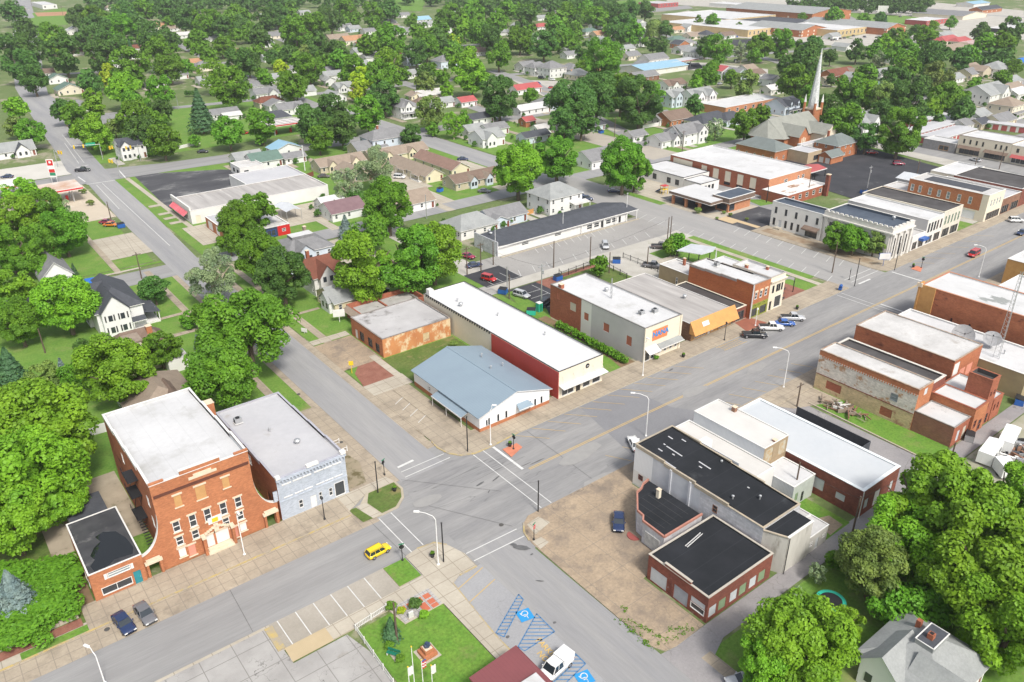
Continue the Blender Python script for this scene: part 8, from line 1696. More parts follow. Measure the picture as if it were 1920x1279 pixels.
for a in [('suv','yellow',709,1033,3,'yellow SUV driving towards the junction with black roof rails'),('sedan','navy',232,1168,-82,'dark blue car parked nose to the road by the small brick shop'),
('sedan','grey',272,1150,-84,'grey car parked beside the dark blue car by the small brick shop'),('sedan','navy',1160,978,225,'dark blue car standing alone on the stained filling station apron'),
('capped','white',1040,1254,188,'white pickup truck with closed cap parked across the blue hatching'),('sedan','silver',1396,1277,150,'pale blue grey car cut off by the bottom edge'),
('pickup','black',1415,628,-42,'black pickup truck nearest the cedar awning in the row of four'),('pickup','white',1446,614,-42,'white pickup truck second in the row of four'),
('sedan','blue',1472,606,-42,'bright blue car between the white and silver pickups'),('pickup','silver',1486,596,-42,'silver pickup truck last in the row of four'),
('van','red',1826,476,183,'red minivan driving on the main street'),('sedan','navy',1916,436,178,'dark blue car at the right edge of the main street'),('suv','white',1905,413,-40,'white SUV parked near the right edge of the main street'),
('sedan','white',1190,832,60,'white car half hidden behind the black roofed hall'),('suv','silver',1135,461,232,'silver SUV alone in the strip store car park'),
('pickup','bronze',1239,462,-40,'dark pickup truck by the evergreen behind the strip car park'),('pickup','grey',1224,498,-58,'grey pickup truck in the gravel lot behind the brick store'),
('jeep','red',917,523,-70,'red off road car in the sealed car park'),('suv','silver',978,553,-75,'silver SUV in the sealed car park beside the red brick rear wall'),('van','black',1021,568,20,'black minivan against the red brick rear wall'),
('sedan','maroon',877,480,-70,'dark red car under the edge of the big trees'),('sedan','navy',889,497,-10,'dark car by the fence behind the big trees'),('suv','black',714,546,10,'black SUV in the shade of the big trees beside the roofless shell'),
('sedan','orange',208,421,-38,'orange car in the lot beside the highway'),('sedan','maroon',200,416,-38,'maroon car behind the orange car beside the highway'),
('pickup','black',155,319,-25,'black pickup truck with a load in the middle of the highway junction'),('sedan','white',33,338,-30,'white car waiting on the left arm of the highway junction'),('sedan','navy',13,331,150,'dark car leaving on the left arm of the highway junction'),
('sedan','white',38,195,98,'white car far up the highway'),('suv','black',1015,146,-70,'black SUV by the garden of the grey roofed houses'),('sedan','white',1035,149,-70,'white car right of the black SUV on the dusty street'),
('suv','blue',1008,157,10,'blue SUV in the middle of the dusty street'),('suv','black',999,165,10,'black SUV nearest the red striped roof'),('sedan','white',1010,163,20,'white car beside the black SUV by the red striped roof'),
('sedan','red',1034,164,0,'red car alone on the dusty street'),('sedan','red',1001,134,-70,'red car in the drive of the grey roofed houses'),('pickup','white',1095,243,-55,'white pickup truck on the lane below the huge dark trees'),
('suv','navy',1237,162,-20,'dark SUV beside the brown roofed house'),('sedan','navy',1270,196,20,'dark car in front of the pale blue gabled house'),('sedan','black',1272,121,0,'dark car left under the forecourt roof by the sky blue store'),
('sedan','black',1281,121,0,'dark car middle under the forecourt roof by the sky blue store'),('sedan','navy',1291,120,0,'dark car right under the forecourt roof by the sky blue store'),('suv','navy',1381,114,0,'dark SUV on the street by the white fence'),
('sedan','silver',1350,157,10,'silver car beside the red roofed white house'),('sedan','red',1635,286,-45,'bright red car at the top corner of the black car park'),('suv','maroon',1685,307,-45,'maroon SUV alone in the black car park'),
('sedan','silver',1829,300,80,'silver car in front of the grey awnings'),('sedan','black',1560,75,50,'first dark car in the row by the factory'),('sedan','silver',1567,74,50,'second car in the row by the factory'),('sedan','black',1575,72,50,'third dark car in the row by the factory'),
('sedan','grey',1583,71,50,'fourth car in the row by the factory'),('sedan','navy',1600,67,50,'car left of the gap in the row by the factory'),('sedan','navy',1621,69,50,'blue car at the right of the row by the factory'),('sedan','grey',1688,31,0,'grey car on the far field road'),
('sedan','bronze',607,330,-35,'dark purple car by the left apartment block'),('suv','white',749,332,-50,'white SUV in the apartment court'),('sedan','grey',908,358,-50,'grey car on the concrete pad by the cross street'),('sedan','navy',868,298,-40,'dark car on the drive right of the apartments'),
('sedan','navy',1151,358,-45,'dark car in the shade of the round street tree'),('suv','navy',1084,366,-40,'dark SUV left of the pair behind the slate strip roof'),('suv','navy',1100,373,-40,'dark SUV right of the pair behind the slate strip roof'),
('sedan','black',380,284,-25,'black car on the cross road by the small white corner building'),('sedan','red',461,249,0,'red car on the drive by the round tree'),('sedan','white',1478,287,0,'white car by the church hall') if 0 else ('sedan','black',1900,229,10,'dark car beside the low house at the right')]: put(*a)
def trailer(px, py, rot, label, L=7):
 x, y = gp(px, py, 1.2); r_ = empty('travel_trailer', (x, y, 0), R(rot), label, 'trailer', 'white travel trailers in the yard'); h_ = L/2
 part(r_, (0, 0), 'body', lambda b: b.prism([(-h_, -1.2), (h_, -1.2), (h_+.3, 0), (h_, 1.2), (-h_, 1.2)], .5, 2.7, WHMET)); part(r_, (0, 0), 'stripe', lambda b: b.box(-h_+.1, -1.23, 1.2, h_-.1, -1.205, 1.5, STEEL))
 part(r_, (0, 0), 'window', lambda b: (b.box(-1.8, -1.24, 1.6, -.6, -1.206, 2.2, GLASS))); part(r_, (0, 0), 'window', lambda b: (b.box(.8, -1.24, 1.6, 2.0, -1.206, 2.2, GLASS)))
 for y_ in (-1, 1): part(r_, (0, 0), 'wheel', lambda b: b.tube((0, y_-.12, .36), (0, y_+.12, .36), .36, .36, TIRE, 12))
trailer(1855, 850, 8, 'white travel trailer nearest the alley in the cluttered yard', 6); trailer(1890, 826, 12, 'second white travel trailer behind the nearest one', 6.5); trailer(1884, 880, 50, 'small white trailer beside the heap of poles in the yard', 3.2)
# ================================================================ STREET FURNITURE
def cobra(px, py, h, rot, label, arm=2.6):
 x, y = gp(px, py); r_ = empty('street_lamp', (x, y, 0), R(rot), label, 'street lamp', 'white curved arm street lamps')
 part(r_, (0, 0), 'pole', lambda b: (b.tube((0, 0, 0), (0, 0, h-1.2), .09, .06, WHMET, 8), b.lathe([(.22, 0), (.22, .25), (.12, .3)], WHMET, 8)))
 part(r_, (0, 0), 'arm', lambda b: b.path([(0, 0, h-1.2), (.35, 0, h-.6), (arm*.6, 0, h-.12), (arm, 0, h)], [.06, .05, .045, .04], WHMET, 7))
 part(r_, (0, 0), 'lamp_head', lambda b: b.obox((arm+.3, 0), 0, .8, .3, h-.08, h+.1, WHMET))
for a in [(458.7,1041,8.6,-90,'white street lamp in front of the tall brick lodge',.8),(822,1060,9.6,135,'white curved street lamp at the near corner bed',2.4),(1469,727,9.0,135,'white curved street lamp by the vacant grass lot'),(1211,818,9,135,'white street lamp rising behind the black roofed hall'),
   (1835,520,9,135,'white curved street lamp far along the main street'),(197,1282,6,120,'white street lamp at the bottom left edge',.8),(920,835,8.5,-45,'white lamp post at the yellow kerb by the blue roofed building',.5),(1205,705,9,-90,'thin pole with small sign by the green lawn',.3)]: cobra(*a)
def post(px, py, h, label, m=DKMET, r=.11, name='tall_black_post', cat='post', g='tall black corner posts'):
 x, y = gp(px, py); r_ = empty(name, (x, y, 0), 0, label, cat, g); part(r_, (0, 0), 'shaft', lambda b: b.tube((0, 0, 0), (0, 0, h), r, r*.85, m, 8)); part(r_, (0, 0), 'cap', lambda b: b.lathe([(r*1.2, h), (r*1.2, h+.12), (.02, h+.2)], m, 8)); return r_
for a in [(877,848,7.4,'tall black post on the corner by the blue roofed building'),(709,925,6.2,'tall black post on the grass island by the pale blue shop'),(832,1055,7.3,'tall black post beside the near corner bed'),(1009,960,6.0,'tall black post at the edge of the filling station apron'),
   (1602,537,7.6,'tall black post at the far junction near the blue mailbox'),(1677,507,7.6,'tall black post at the bank corner')]: post(*a)
def stop(px, py, rot, label, h=2.6, word=True):
 x, y = gp(px, py); r_ = empty('stop_sign', (x, y, 0), R(rot), label, 'stop sign', 'stop signs at the junctions')
 part(r_, (0, 0), 'pole', lambda b: (b.tube((0, 0, 0), (0, 0, h+.5), .07, .06, DKMET, 7), b.lathe([(.18, 0), (.18, .25), (.08, .4)], DKMET, 8)))
 O = [(.42*math.cos(R(22.5+45*i)), .42*math.sin(R(22.5+45*i))) for i in range(8)]
 b = MB(); b.face([(u, -.09, h+v) for u, v in O], REDP); b.face([(u, -.075, h+v) for u, v in O[::-1]], DKMET); pl_ = b.build('sign_plate', r_)
 b = MB(); O2 = [(u*1.08, v*1.08) for u, v in O]; b.face([(u, -.085, h+v) for u, v in O2], TRIM); b.build('sign_border', r_)
 if word: t = text_flat('lettering', 'STOP', (0, 0), .3, 0, TRIM, 0, rx=R(90), parent=pl_); t.location = (0, -.1, h)
 b = MB(); b.box(-.4, -.02, h+.5, .4, .02, h+.68, GREENP); b.build('street_name_plate', r_); return r_
stop(1001, 1013, 20, 'stop sign with readable face at the filling station apron'); stop(755, 1052, 160, 'stop sign on the small lawn by the near corner'); stop(721, 891, 200, 'stop sign seen from behind by the weedy lot'); stop(963, 843, 100, 'stop sign seen from behind on the red pad by the crosswalk')
stop(1592, 525, 200, 'stop sign seen from behind at the far junction'); stop(1727, 503, 100, 'stop sign on the far red pad')
for px, py in ((963, 845), (1722, 505)):
 x, y = gp(px, py); slab('red_pad', [(x-1.6, y-1.4), (x+1.8, y-.2), (x+1.8, y+1.4), (x-1.4, y+1.4)], .12, M('salmon_paint', (.55,.2,.12), None, 1), -.05)
def planter(px, py, label):
 x, y = gp(px, py); r_ = empty('planter_pot', (x, y, .12), 0, label, 'planter', 'round planters'); part(r_, (0, 0), 'pot', lambda b: b.lathe([(.25, 0), (.38, .6), (.42, .62), (.36, .66)], DKMET, 12)); o = obj('plant', SHM, r_); o.location = (0, 0, .85); o.scale = (.42, .42, .45)
for a in [(956,838,'planter beside the stop sign on the red pad'),(811,1046,'planter in the pale near corner bed'),(740,922,'planter on the grass island by the pale blue shop'),(1281,671,'dark planter in front of the stucco store'),(1712,502,'planter on the far red pad'),(1494,581,'dark bin like planter in front of the plaza')]: planter(*a)
def utility(px, py, h, label, m=WOODP, arm=1, lamp=0):
 x, y = gp(px, py); r_ = empty('utility_pole', (x, y, 0), R(0), label, 'utility pole', 'wooden utility poles'); part(r_, (0, 0), 'shaft', lambda b: b.tube((0, 0, 0), (0, 0, h), .17, .12, m, 7))
 if arm:
  part(r_, (0, 0), 'crossarm', lambda b: b.box(-1.1, -.06, h-.7, 1.1, .06, h-.55, m)); part(r_, (0, 0), 'insulators', lambda b: [b.tube((u, 0, h-.55), (u, 0, h-.35), .05, .04, STEEL, 5) for u in (-1, -.4, .4, 1)])
 if arm > 1: part(r_, (0, 0), 'transformer', lambda b: b.lathe([(.02, h-2.6), (.28, h-2.6), (.28, h-1.7), (.1, h-1.6)], STEEL, 10, (.38, 0, 0)))
for a in [(902,511,8.6,'utility pole with crossarms at the alley behind the big trees',WOODP,2),(925,497,6.8,'dark utility pole beside the white block gable',WOODP,0),(876,515,8,'thin utility pole nearest the big trees',WOODP,1),(1038,502,7.8,'left wooden pole on the strip car park edge',WOODP,0),
(1106,495,8,'right wooden pole on the strip car park edge beside the round shrub tree',WOODP,0),(1015,577,11.5,'tall grey utility pole with transformer beside the red brick rear wall',STEEL,2),(955,560,6.6,'short brown pole beside the blue skip',WOODP,0),(951,540,6,'pale thin pole beside the short brown pole',STEEL,0),
(1251,452,7.4,'left of the twin poles at the second street',WOODP,0),(1256,451,7.6,'right of the twin poles at the second street',WOODP,0),(1776,885,6,'wooden pole at the alley bend',WOODP,0),(1593,1021,9,'grey brown pole on the alley edge by the dark trees',WOODP,0),(1494,763,5.4,'short dark pole by the screen fence',WOODP,1),
(1487,938,7.5,'dark pole behind the pale rear annex',WOODP,0),(123,785,7,'pale pole in the left gardens behind the lodge',STEEL,0),(85,662,6,'wooden pole beside the driveway at the left',WOODP,0),(266,523,7.6,'leaning wooden pole at the corner lawn by the side street',WOODP,1),(209,415,6.6,'dark pole above the orange car',WOODP,0),
(630,407,6,'wooden pole in the fenced garden by the purple roof',WOODP,0),(800,410,8,'thin pole on the cross street verge',STEEL,0),(572,320,10,'tall white pole by the alley and apartments',WHMET,0),(1560,512,9,'weathered pole on the second street kerb',WOODP,0),(1142,512,6,'short pole by the rear garden fence',WOODP,0),
(1213,502,6,'thin pole beside the grey pickup',WOODP,0),(1279,285,9,'dark utility pole at the school corner',WOODP,1),(1152,258,9,'utility pole on the lane below the huge trees',WOODP,1),(1095,262,8,'pole left of the white pickup lane',WOODP,1),(1514,370,8,'thin pole behind the low brick wing',WOODP,0),
(1626,352,8,'pale pole at the corner of the black car park',STEEL,2),(1716,341,8,'dark pole beside the pale steel shed',WOODP,1),(1437,380,6,'dark lamp pole by the worn car park',DKMET,0),(1822,335,8,'dark pole by the wire fence across the gravel yard',WOODP,1),(1873,318,8,'pole on the far shop street',WOODP,1),(745,1205,7,'utility pole at the corner of the white picket fence',WOODP,0),
(60,12,9,'pole by the far white warehouse',WOODP,1),(118,28,10,'pole beside the far playing field',WOODP,1),(1295,120,7,'pole by the red canopy',WOODP,0),(335,205,7,'pale pole with lamp by the drive of the conifer',STEEL,0),(1000,300,8,'pole in the lawn left of the corner house',WOODP,0),(1660,235,6,'lamp pole in front of the church trees',STEEL,0)]: utility(*a)
for px, py, h, lb in ((1358,639,4.2,'dark ornamental lamp in front of the cedar awning shop'),(1416,612,4.2,'pale ornamental lamp on the red brick paving'),(609,975,4,'dark ornamental lamp by the blue painted shop front'),(1221,420,8,'tall white lamp at the end of the slate strip roof') if 0 else (1174,410,8,'tall white lamp at the porch end of the slate strip roof'),(1055,442,8,'tall white lamp in the middle of the strip front'),(929,480,8,'tall white lamp at the left end of the strip')):
 x, y = gp(px, py); r_ = empty('lamp_post', (x, y, 0), 0, lb, 'lamp post', 'straight lamp posts'); mm = WHMET if 'white' in lb or 'pale' in lb else DKMET
 part(r_, (0, 0), 'pole', lambda b: (b.tube((0, 0, 0), (0, 0, h), .09, .06, mm, 7), b.lathe([(.2, 0), (.2, .3), (.09, .5)], mm, 8))); part(r_, (0, 0), 'lantern', lambda b: b.lathe([(.05, h), (.24, h+.15), (.2, h+.45), (.03, h+.6)], mm if h < 6 else STEEL, 8))
def board_sign(px, py, w_, h_, z0, rot, label, face=TRIM, frame=DKMET, legs=1, name='sign_board', cat='sign', extra=None):
 x, y = gp(px, py); r_ = empty(name, (x, y, 0), R(rot), label, cat)
 part(r_, (0, 0), 'frame', lambda b: b.box(-w_/2-.08, -.05, z0-.08, w_/2+.08, .05, z0+h_+.08, frame)); part(r_, (0, 0), 'panel', lambda b: b.box(-w_/2, -.08, z0, w_/2, -.051, z0+h_, face))
 for u in ([0] if legs == 1 else [-w_*.4, w_*.4]): part(r_, (0, 0), 'post', lambda b: b.tube((u, 0, 0), (u, 0, z0), .07, .07, frame, 6))
 if extra: extra(r_)
 return r_
board_sign(637, 604, 2.6, 1.7, 1.5, -25, 'white sign board on a post in the corner lawn', frame=TRIM)
board_sign(571, 625, 1.4, .8, .4, -60, 'small white sign low on the verge grass', frame=TRIM)
board_sign(1655, 500, 3.0, 1.7, 2.2, -35, 'blue framed white sign on a blue post by the bank', frame=BLUEP)
board_sign(660, 700, .8, .8, 2.0, -30, 'yellow warning sign beside the brick drive', face=YELP, frame=YELP)
def gasx(r_):
 part(r_, (0, 0), 'red_panel', lambda b: b.box(-1.0, -.12, 7.0, 1.0, -.081, 9.0, REDP)); part(r_, (0, 0), 'star_disc', lambda b: b.tube((0, -.15, 8.2), (0, -.121, 8.2), .45, .45, TRIM, 12))
 part(r_, (0, 0), 'price_panel', lambda b: b.box(-1.0, -.12, 4.4, 1.0, -.081, 5.6, REDP)); part(r_, (0, 0), 'green_panel', lambda b: b.box(-1.0, -.12, 3.2, 1.0, -.081, 4.3, GREENP))
board_sign(104, 345, 2.4, 6.6, 2.6, -30, 'tall red and white filling station sign by the highway junction', frame=TRIM, legs=2, extra=gasx)
board_sign(637+0, 28+0, 1, 1, 1, 0, 'x') if 0 else board_sign(1654, 27, 11, 7, 2, -50, 'large white outdoor screen in the far field', frame=TRIM, legs=2, name='outdoor_screen', cat='screen')
for o in list(bpy.data.objects):
 pass
def canopy(cx, cy, a, e, h, rot, label, top, fascia):
 r_ = empty('fuel_canopy', (cx, cy, 0), R(rot), label, 'canopy'); part(r_, (0, 0), 'roof', lambda b: b.box(-a, -e, h, a, e, h+.9, TRIM, top)); part(r_, (0, 0), 'fascia_stripe', lambda b: (b.box(-a-.03, -e-.03, h+.2, a+.03, -e-.002, h+.7, fascia)))
 for u in (-a*.6, a*.6):
  for v in (-e*.5, e*.5): part(r_, (0, 0), 'column', lambda b: b.box(u-.2, v-.2, 0, u+.2, v+.2, h, STEEL))
 for u in (-a*.4, a*.4): part(r_, (0, 0), 'fuel_pump', lambda b: b.box(u-.4, -.5, 0, u+.4, .5, 1.9, REDP))
c_ = gp(101, 353, 5); canopy(c_[0], c_[1], 8, 6, 4.6, 0, 'white fuel canopy with brown roof panels beside the tall sign', M('rusty_canopy_top', (.6,.57,.53), (.42,.24,.15), .12), REDP)
c_ = gp(529, 229, 5); canopy(c_[0], c_[1], 9, 6, 4.4, 0, 'red and white striped fuel canopy beside the tall trees', M('red_white_stripes', (.72,.68,.66), None, 1, stripes=('y',3.2,.0,.3)), REDP)
bpy.data.materials['red_white_stripes'].node_tree.nodes
c_ = gp(1275, 112, 5); canopy(c_[0], c_[1], 14, 5, 4.2, 0, 'long grey fuel canopy with red edge beside the sky blue store', R_GR, REDM)
c_ = gp(2, 352, 4); canopy(c_[0], c_[1], 6, 5, 4.4, 0, 'white fuel canopy with red stripe at the left edge', TRIM, REDP)
def mast(px, py, rot, L, label, sign=False):
 x, y = gp(px, py); r_ = empty('traffic_signal_mast', (x, y, 0), R(rot), label, 'traffic signal', 'traffic signal masts'); part(r_, (0, 0), 'pole', lambda b: b.tube((0, 0, 0), (0, 0, 7), .16, .12, STEEL, 8)); part(r_, (0, 0), 'arm', lambda b: b.tube((0, 0, 6.3), (L, 0, 6.7), .1, .07, STEEL, 7))
 for t in (.6, .95): part(r_, (0, 0), 'signal_head', lambda b: (b.box(L*t-.25, -.25, 5.6, L*t+.25, .25, 6.9, YELP), [b.tube((L*t, -.3, 5.85+.4*i), (L*t, -.25, 5.85+.4*i), .14, .14, c, 8) for i, c in enumerate((DKMET, DKMET, REDP))]))
 if sign: part(r_, (0, 0), 'green_sign', lambda b: b.box(L*.15, -.12, 6.0, L*.15+3.6, -.08, 7.3, P_('sign_green', (.01,.28,.14), .5)))
mast(193, 299, 170, 10, 'signal mast with large green sign across the highway', True); mast(264, 302, 190, 5, 'signal mast by the two storey white house'); mast(224, 303, 200, 3, 'short signal mast between the other two'); mast(109, 314, -60, 4, 'signal mast on the grass island by the junction'); mast(226, 334, 120, 4, 'signal mast at the corner of the old car park')
def skip(px, py, rot, m, label, L=2.2, W_=1.5, H_=1.3, lid=DKMET):
 x, y = gp(px, py, .5); r_ = empty('rubbish_skip', (x, y, 0), R(rot), label, 'skip', 'rubbish skips'); part(r_, (0, 0), 'bin', lambda b: b.prism([(-L/2, -W_/2), (L/2, -W_/2), (L/2, W_/2), (-L/2, W_/2)], .1, H_, m)); part(r_, (0, 0), 'lid', lambda b: b.face([(-L/2, -W_/2, H_+.02), (L/2, -W_/2, H_+.02), (L/2, W_/2, H_+.3), (-L/2, W_/2, H_+.3)], lid))
for a in [(943,547,-60,BLUEP,'blue skip by the short brown pole'),(1156,490,-45,BLUEP,'blue skip by the round shrub tree'),(1046,522,0,BLUEP,'blue skip behind the stucco store roof'),(996,586,-45,TEALP,'teal tank lying beside the teal upright cabin'),(1911,753,20,BLUEP,'blue barrel like skip at the white wall on the right'),(1818,820,20,STEEL,'grey skip at the alley corner of the rear brick shed'),
   (1619,360,0,BLUEP,'blue skip behind the white row'),(227,424,0,BLUEP,'blue bin beside the orange car'),(1381,69,0,BLUEP,'blue skip by the black factory lot'),(1127,248,0,BLUEP,'blue skip under the huge trees by the lane'),(825,357,20,BLUED,'bright blue covered heap on the drive by the apartments')]: skip(*a)
x, y = gp(1011, 584); r_ = empty('portable_toilet', (x, y, 0), 0, 'teal portable toilet cabin beside the tall grey pole', 'portable toilet'); part(r_, (0, 0), 'cabin', lambda b: b.box(-.6, -.6, .1, .6, .6, 2.3, TEALP)); part(r_, (0, 0), 'roof', lambda b: b.box(-.65, -.65, 2.3, .65, .65, 2.42, TRIM)); part(r_, (0, 0), 'door', lambda b: b.box(-.4, -.64, .2, .4, -.605, 2.1, GREENP))
x, y = gp(1575, 545); r_ = empty('mailbox', (x, y, .15), R(20), 'dark blue mailbox on the pavement by the far junction', 'mailbox'); part(r_, (0, 0), 'box', lambda b: (b.box(-.5, -.4, .2, .5, .4, 1.1, BLUEP), b.tube((-.5, 0, 1.1), (.5, 0, 1.1), .4, .4, BLUEP, 12))); [part(r_, (0, 0), 'leg', lambda b: b.box(u-.05, v-.05, 0, u+.05, v+.05, .2, DKMET)) for u in (-.4, .4) for v in (-.3, .3)]
PL = {}
def wire(a, c, ha, hc, sag=.7):
 A, C_ = gp(*a), gp(*c); P = [(A[0]+(C_[0]-A[0])*t, A[1]+(C_[1]-A[1])*t, ha+(hc-ha)*t-4*sag*t*(1-t)) for t in [i/8 for i in range(9)]]
 b = MB(); b.path(P, [.022]*9, DKMET, 4); o = b.build('power_line'); tag(o, 'thin dark overhead power line between utility poles', 'power line', 'overhead power lines')
for a in [((902,511),(1015,577),8,11),((902,511),(876,515),8,7.4),((1015,577),(1251,452),10.8,7),((902,511),(955,560),7.6,6.3),((1593,1021),(1776,885),8.6,5.8),((1593,1021),(1487,938),8.6,7.2),((266,523),(209,415),7.2,6.3),((1626,352),(1716,341),7.6,7.6),((1716,341),(1822,335),7.6,7.6),((1560,512),(1514,370),8.6,7.6),((1279,285),(1152,258),8.4,8.4),((1152,258),(1095,262),8.4,7.6)]: wire(*a)
def fence(pts, h, label, m, name='fence', step=2.4, kind='rail', px=True, pick=.25):
 P = [gp(*p) for p in pts] if px else pts; r_ = empty(name, (P[0][0], P[0][1], 0), 0, label, 'fence'); off = P[0]; bp = MB(); bpost = MB()
 for a, c in zip(P, P[1:]):
  L = math.hypot(c[0]-a[0], c[1]-a[1]); an = math.atan2(c[1]-a[1], c[0]-a[0]); mid = ((a[0]+c[0])/2, (a[1]+c[1])/2)
  if kind == 'solid': bp.obox(mid, an, L, .06, .05, h, m)
  else:
   for z in (h*.25, h*.85): bp.obox(mid, an, L, .05, z, z+.08, m)
   n = int(L/pick)
   for i in range(n): t = (i+.5)/n; bp.obox((a[0]+(c[0]-a[0])*t, a[1]+(c[1]-a[1])*t), an, .07 if kind == 'rail' else .03, .03, .08, h, m)
  n = max(1, int(L/step))
  for i in range(n+1): t = i/n; bpost.obox((a[0]+(c[0]-a[0])*t, a[1]+(c[1]-a[1])*t), an, .13, .13, 0, h+.12, m)
 bp.build('panel', r_, off=(*off, 0)); bpost.build('posts', r_, off=(*off, 0)); return r_
fence([(725,1144),(667,1182),(738,1285)], 1.1, 'white picket fence along two sides of the small park', TRIM, 'picket_fence')
fence([(1048,516),(1052,521),(1107,500)], 1.8, 'black iron fence round the brick yard behind the stucco store', DKMET, 'iron_fence', kind='thin', pick=.4)
fence([(1168,484),(1210,500),(1245,516)], 1.6, 'dark iron fence along the rear garden by the grey pickup', DKMET, 'iron_fence', kind='thin', pick=.5); fence([(1138,502),(1175,523)], 1.6, 'shorter dark fence inside the rear garden', DKMET, 'iron_fence', kind='thin', pick=.5)
fence([(100,838),(206,808)], 2.0, 'white solid fence behind the left garden trees', TRIM, 'board_fence', kind='solid'); fence([(335,280),(375,270)], 1.4, 'long low white fence by the green playing lawn', TRIM, 'board_fence', kind='solid')
fence([(1378,118),(1412,112)], 1.6, 'white board fence beside the black factory lot', TRIM, 'board_fence', kind='solid'); fence([(975,408),(1000,400)], 1.6, 'ochre timber fence behind the slate strip roof', SH_AW, 'timber_fence', kind='solid'); fence([(1480,282),(1490,278)], 1.2, 'orange tarpaulin fence', SH_OR, 'timber_fence', kind='solid') if 0 else None
fence([(575,335),(588,330)], 1.8, 'red brown timber fence by the left apartment block', SH_RD, 'timber_fence', kind='solid'); fence([(1802,325),(1838,322)], 2.2, 'wire mesh fence across the gravel yard', STEEL, 'wire_fence', kind='thin', pick=1.0)
fence([(1205,242),(1235,236)], 1.7, 'white board fence between the garage and the big gabled house', TRIM, 'board_fence', kind='solid')
mx, my = 36.2, 65.0; r_ = empty('monument', (mx, my, .13), 0, 'square orange brick monument with a dark blue machine on top', 'monument')
part(r_, (0, 0), 'pedestal', lambda b: (b.box(-.95, -.95, 0, .95, .95, .5, BR_OR), b.box(-.65, -.65, .5, .65, .65, 1.1, BR_OR), b.box(-.5, -.5, 1.1, .5, .5, 1.2, STONE)))
part(r_, (0, 0), 'machine', lambda b: (b.tube((-.4, 0, 1.5), (.4, 0, 1.5), .28, .28, P_('dark_blue_iron', (.03,.05,.1), .5), 10), b.box(-.2, -.25, 1.2, .2, .25, 1.9, P_('dark_blue_iron', (.03,.05,.1), .5))))
x, y = gp(771, 1160); o = MB(); o.box(-.35, -.12, 0, .35, .12, 1.1, M('pale_stone', (.6,.59,.57), None, 1)); o.box(-.5, -.22, -.02, .5, .22, .12, CONC_LT); o = o.build('stone_marker'); o.location = (x, y, .12); tag(o, 'white upright stone marker among shrubs in the small park', 'marker')
x, y = gp(738, 1231); r_ = empty('park_bench', (x, y, .13), R(-58), 'green bench on a small slab in the park lawn', 'bench'); GB = P_('bench_green', (.01,.16,.10), .5)
part(r_, (0, 0), 'seat', lambda b: [b.box(-.9, -.25+.13*i, .42, .9, -.15+.13*i, .47, GB) for i in range(4)]); part(r_, (0, 0), 'backrest', lambda b: [b.box(-.9, .27, .55+.15*i, .9, .31, .66+.15*i, GB) for i in range(3)])
for u in (-.8, .8): part(r_, (0, 0), 'leg', lambda b: b.box(u-.05, -.25, 0, u+.05, .3, .42, TRIM))
slab('bench_slab', [gp(729, 1226), gp(738, 1222), gp(748, 1240), gp(741, 1243)], .115, CONC_LT)
def flag(px, py, h, label, fl=None):
 x, y = gp(px, py); r_ = empty('flagpole', (x, y, .1), 0, label, 'flagpole', 'white flagpoles in the park'); part(r_, (0, 0), 'pole', lambda b: (b.tube((0, 0, 0), (0, 0, h), .06, .04, WHMET, 7), b.lathe([(.09, h), (.09, h+.14), (.01, h+.18)], YELP, 7)))
 if fl:
  b = MB(); n = 8
  for i in range(n):
   a, c = .05+.07*i, .05+.07*(i+1); w0, w1 = .05*math.sin(i*1.3), .05*math.sin((i+1)*1.3)
   for j_, m in enumerate(fl): z1 = h-.1-1.4*j_/len(fl); z0 = h-.1-1.4*(j_+1)/len(fl); b.face([(a, w0, z0), (c, w1, z0-.02), (c, w1, z1-.02), (a, w0, z1)], m)
  b.build('flag', r_)
flag(778, 1292, 7, 'tallest white flagpole behind the park fence'); flag(794, 1290, 4.6, 'flagpole with furled red and white flag', [BLUEP, REDP, TRIM, REDP, TRIM, REDP]); flag(770, 1310, 5.2, 'left short flagpole with pale flag', [TRIM]); flag(812, 1300, 4.6, 'right short flagpole with pale flag', [TRIM])
r_ = empty('maroon_roof_shelter', (40, 52, 0), 0, 'building corner with maroon metal roof at the bottom edge', 'shelter'); q = [gp(842, 1285, 3.4), gp(965, 1207, 3.6), gp(1000, 1237, 3.0), gp(905, 1295, 3.0)]
part(r_, (40, 52), 'roof', lambda b: b.prism([(36.6, 45), (36.6, 56.2), (43.9, 56.6), (43.9, 45)], 3.3, 3.6, MAROON)); part(r_, (40, 52), 'fascia', lambda b: b.box(43.92, 45, 3.0, 44.0, 56.6, 3.6, MAROON)); part(r_, (40, 52), 'wall', lambda b: b.box(37, 45, 0, 43.0, 54.5, 3.28, BR_BRN)); part(r_, (40, 52), 'flat_roof', lambda b: b.box(37.5, 44, 3.62, 43, 51.5, 4.2, R_WH))
for v in (55.6, 50): part(r_, (40, 52), 'post', lambda b: b.box(43.4, v, 0, 43.6, v+.2, 3.3, TRIM))
slab('brick_walk', rect(42.7, 40, 44.2, 56), .17, BRICKPAVE)
x, y = 168.5, 105.5; r_ = empty('plaza_arch', (x, y, 0), 0, 'metal arch sign over the small brick plaza', 'arch'); P = [(-4+.8*i, 0, 3.2+1.3*math.sin(math.pi*(i/10))) for i in range(11)]
part(r_, (0, 0), 'arch_panel', lambda b: [b.face([(P[i][0], 0, P[i][2]), (P[i+1][0], 0, P[i+1][2]), (P[i+1][0], 0, P[i+1][2]+.8), (P[i][0], 0, P[i][2]+.8)], STEEL) or b.face([(P[i][0], .05, P[i][2]), (P[i][0], .05, P[i][2]+.8), (P[i+1][0], .05, P[i+1][2]+.8), (P[i+1][0], .05, P[i+1][2])], STEEL) for i in range(10)])
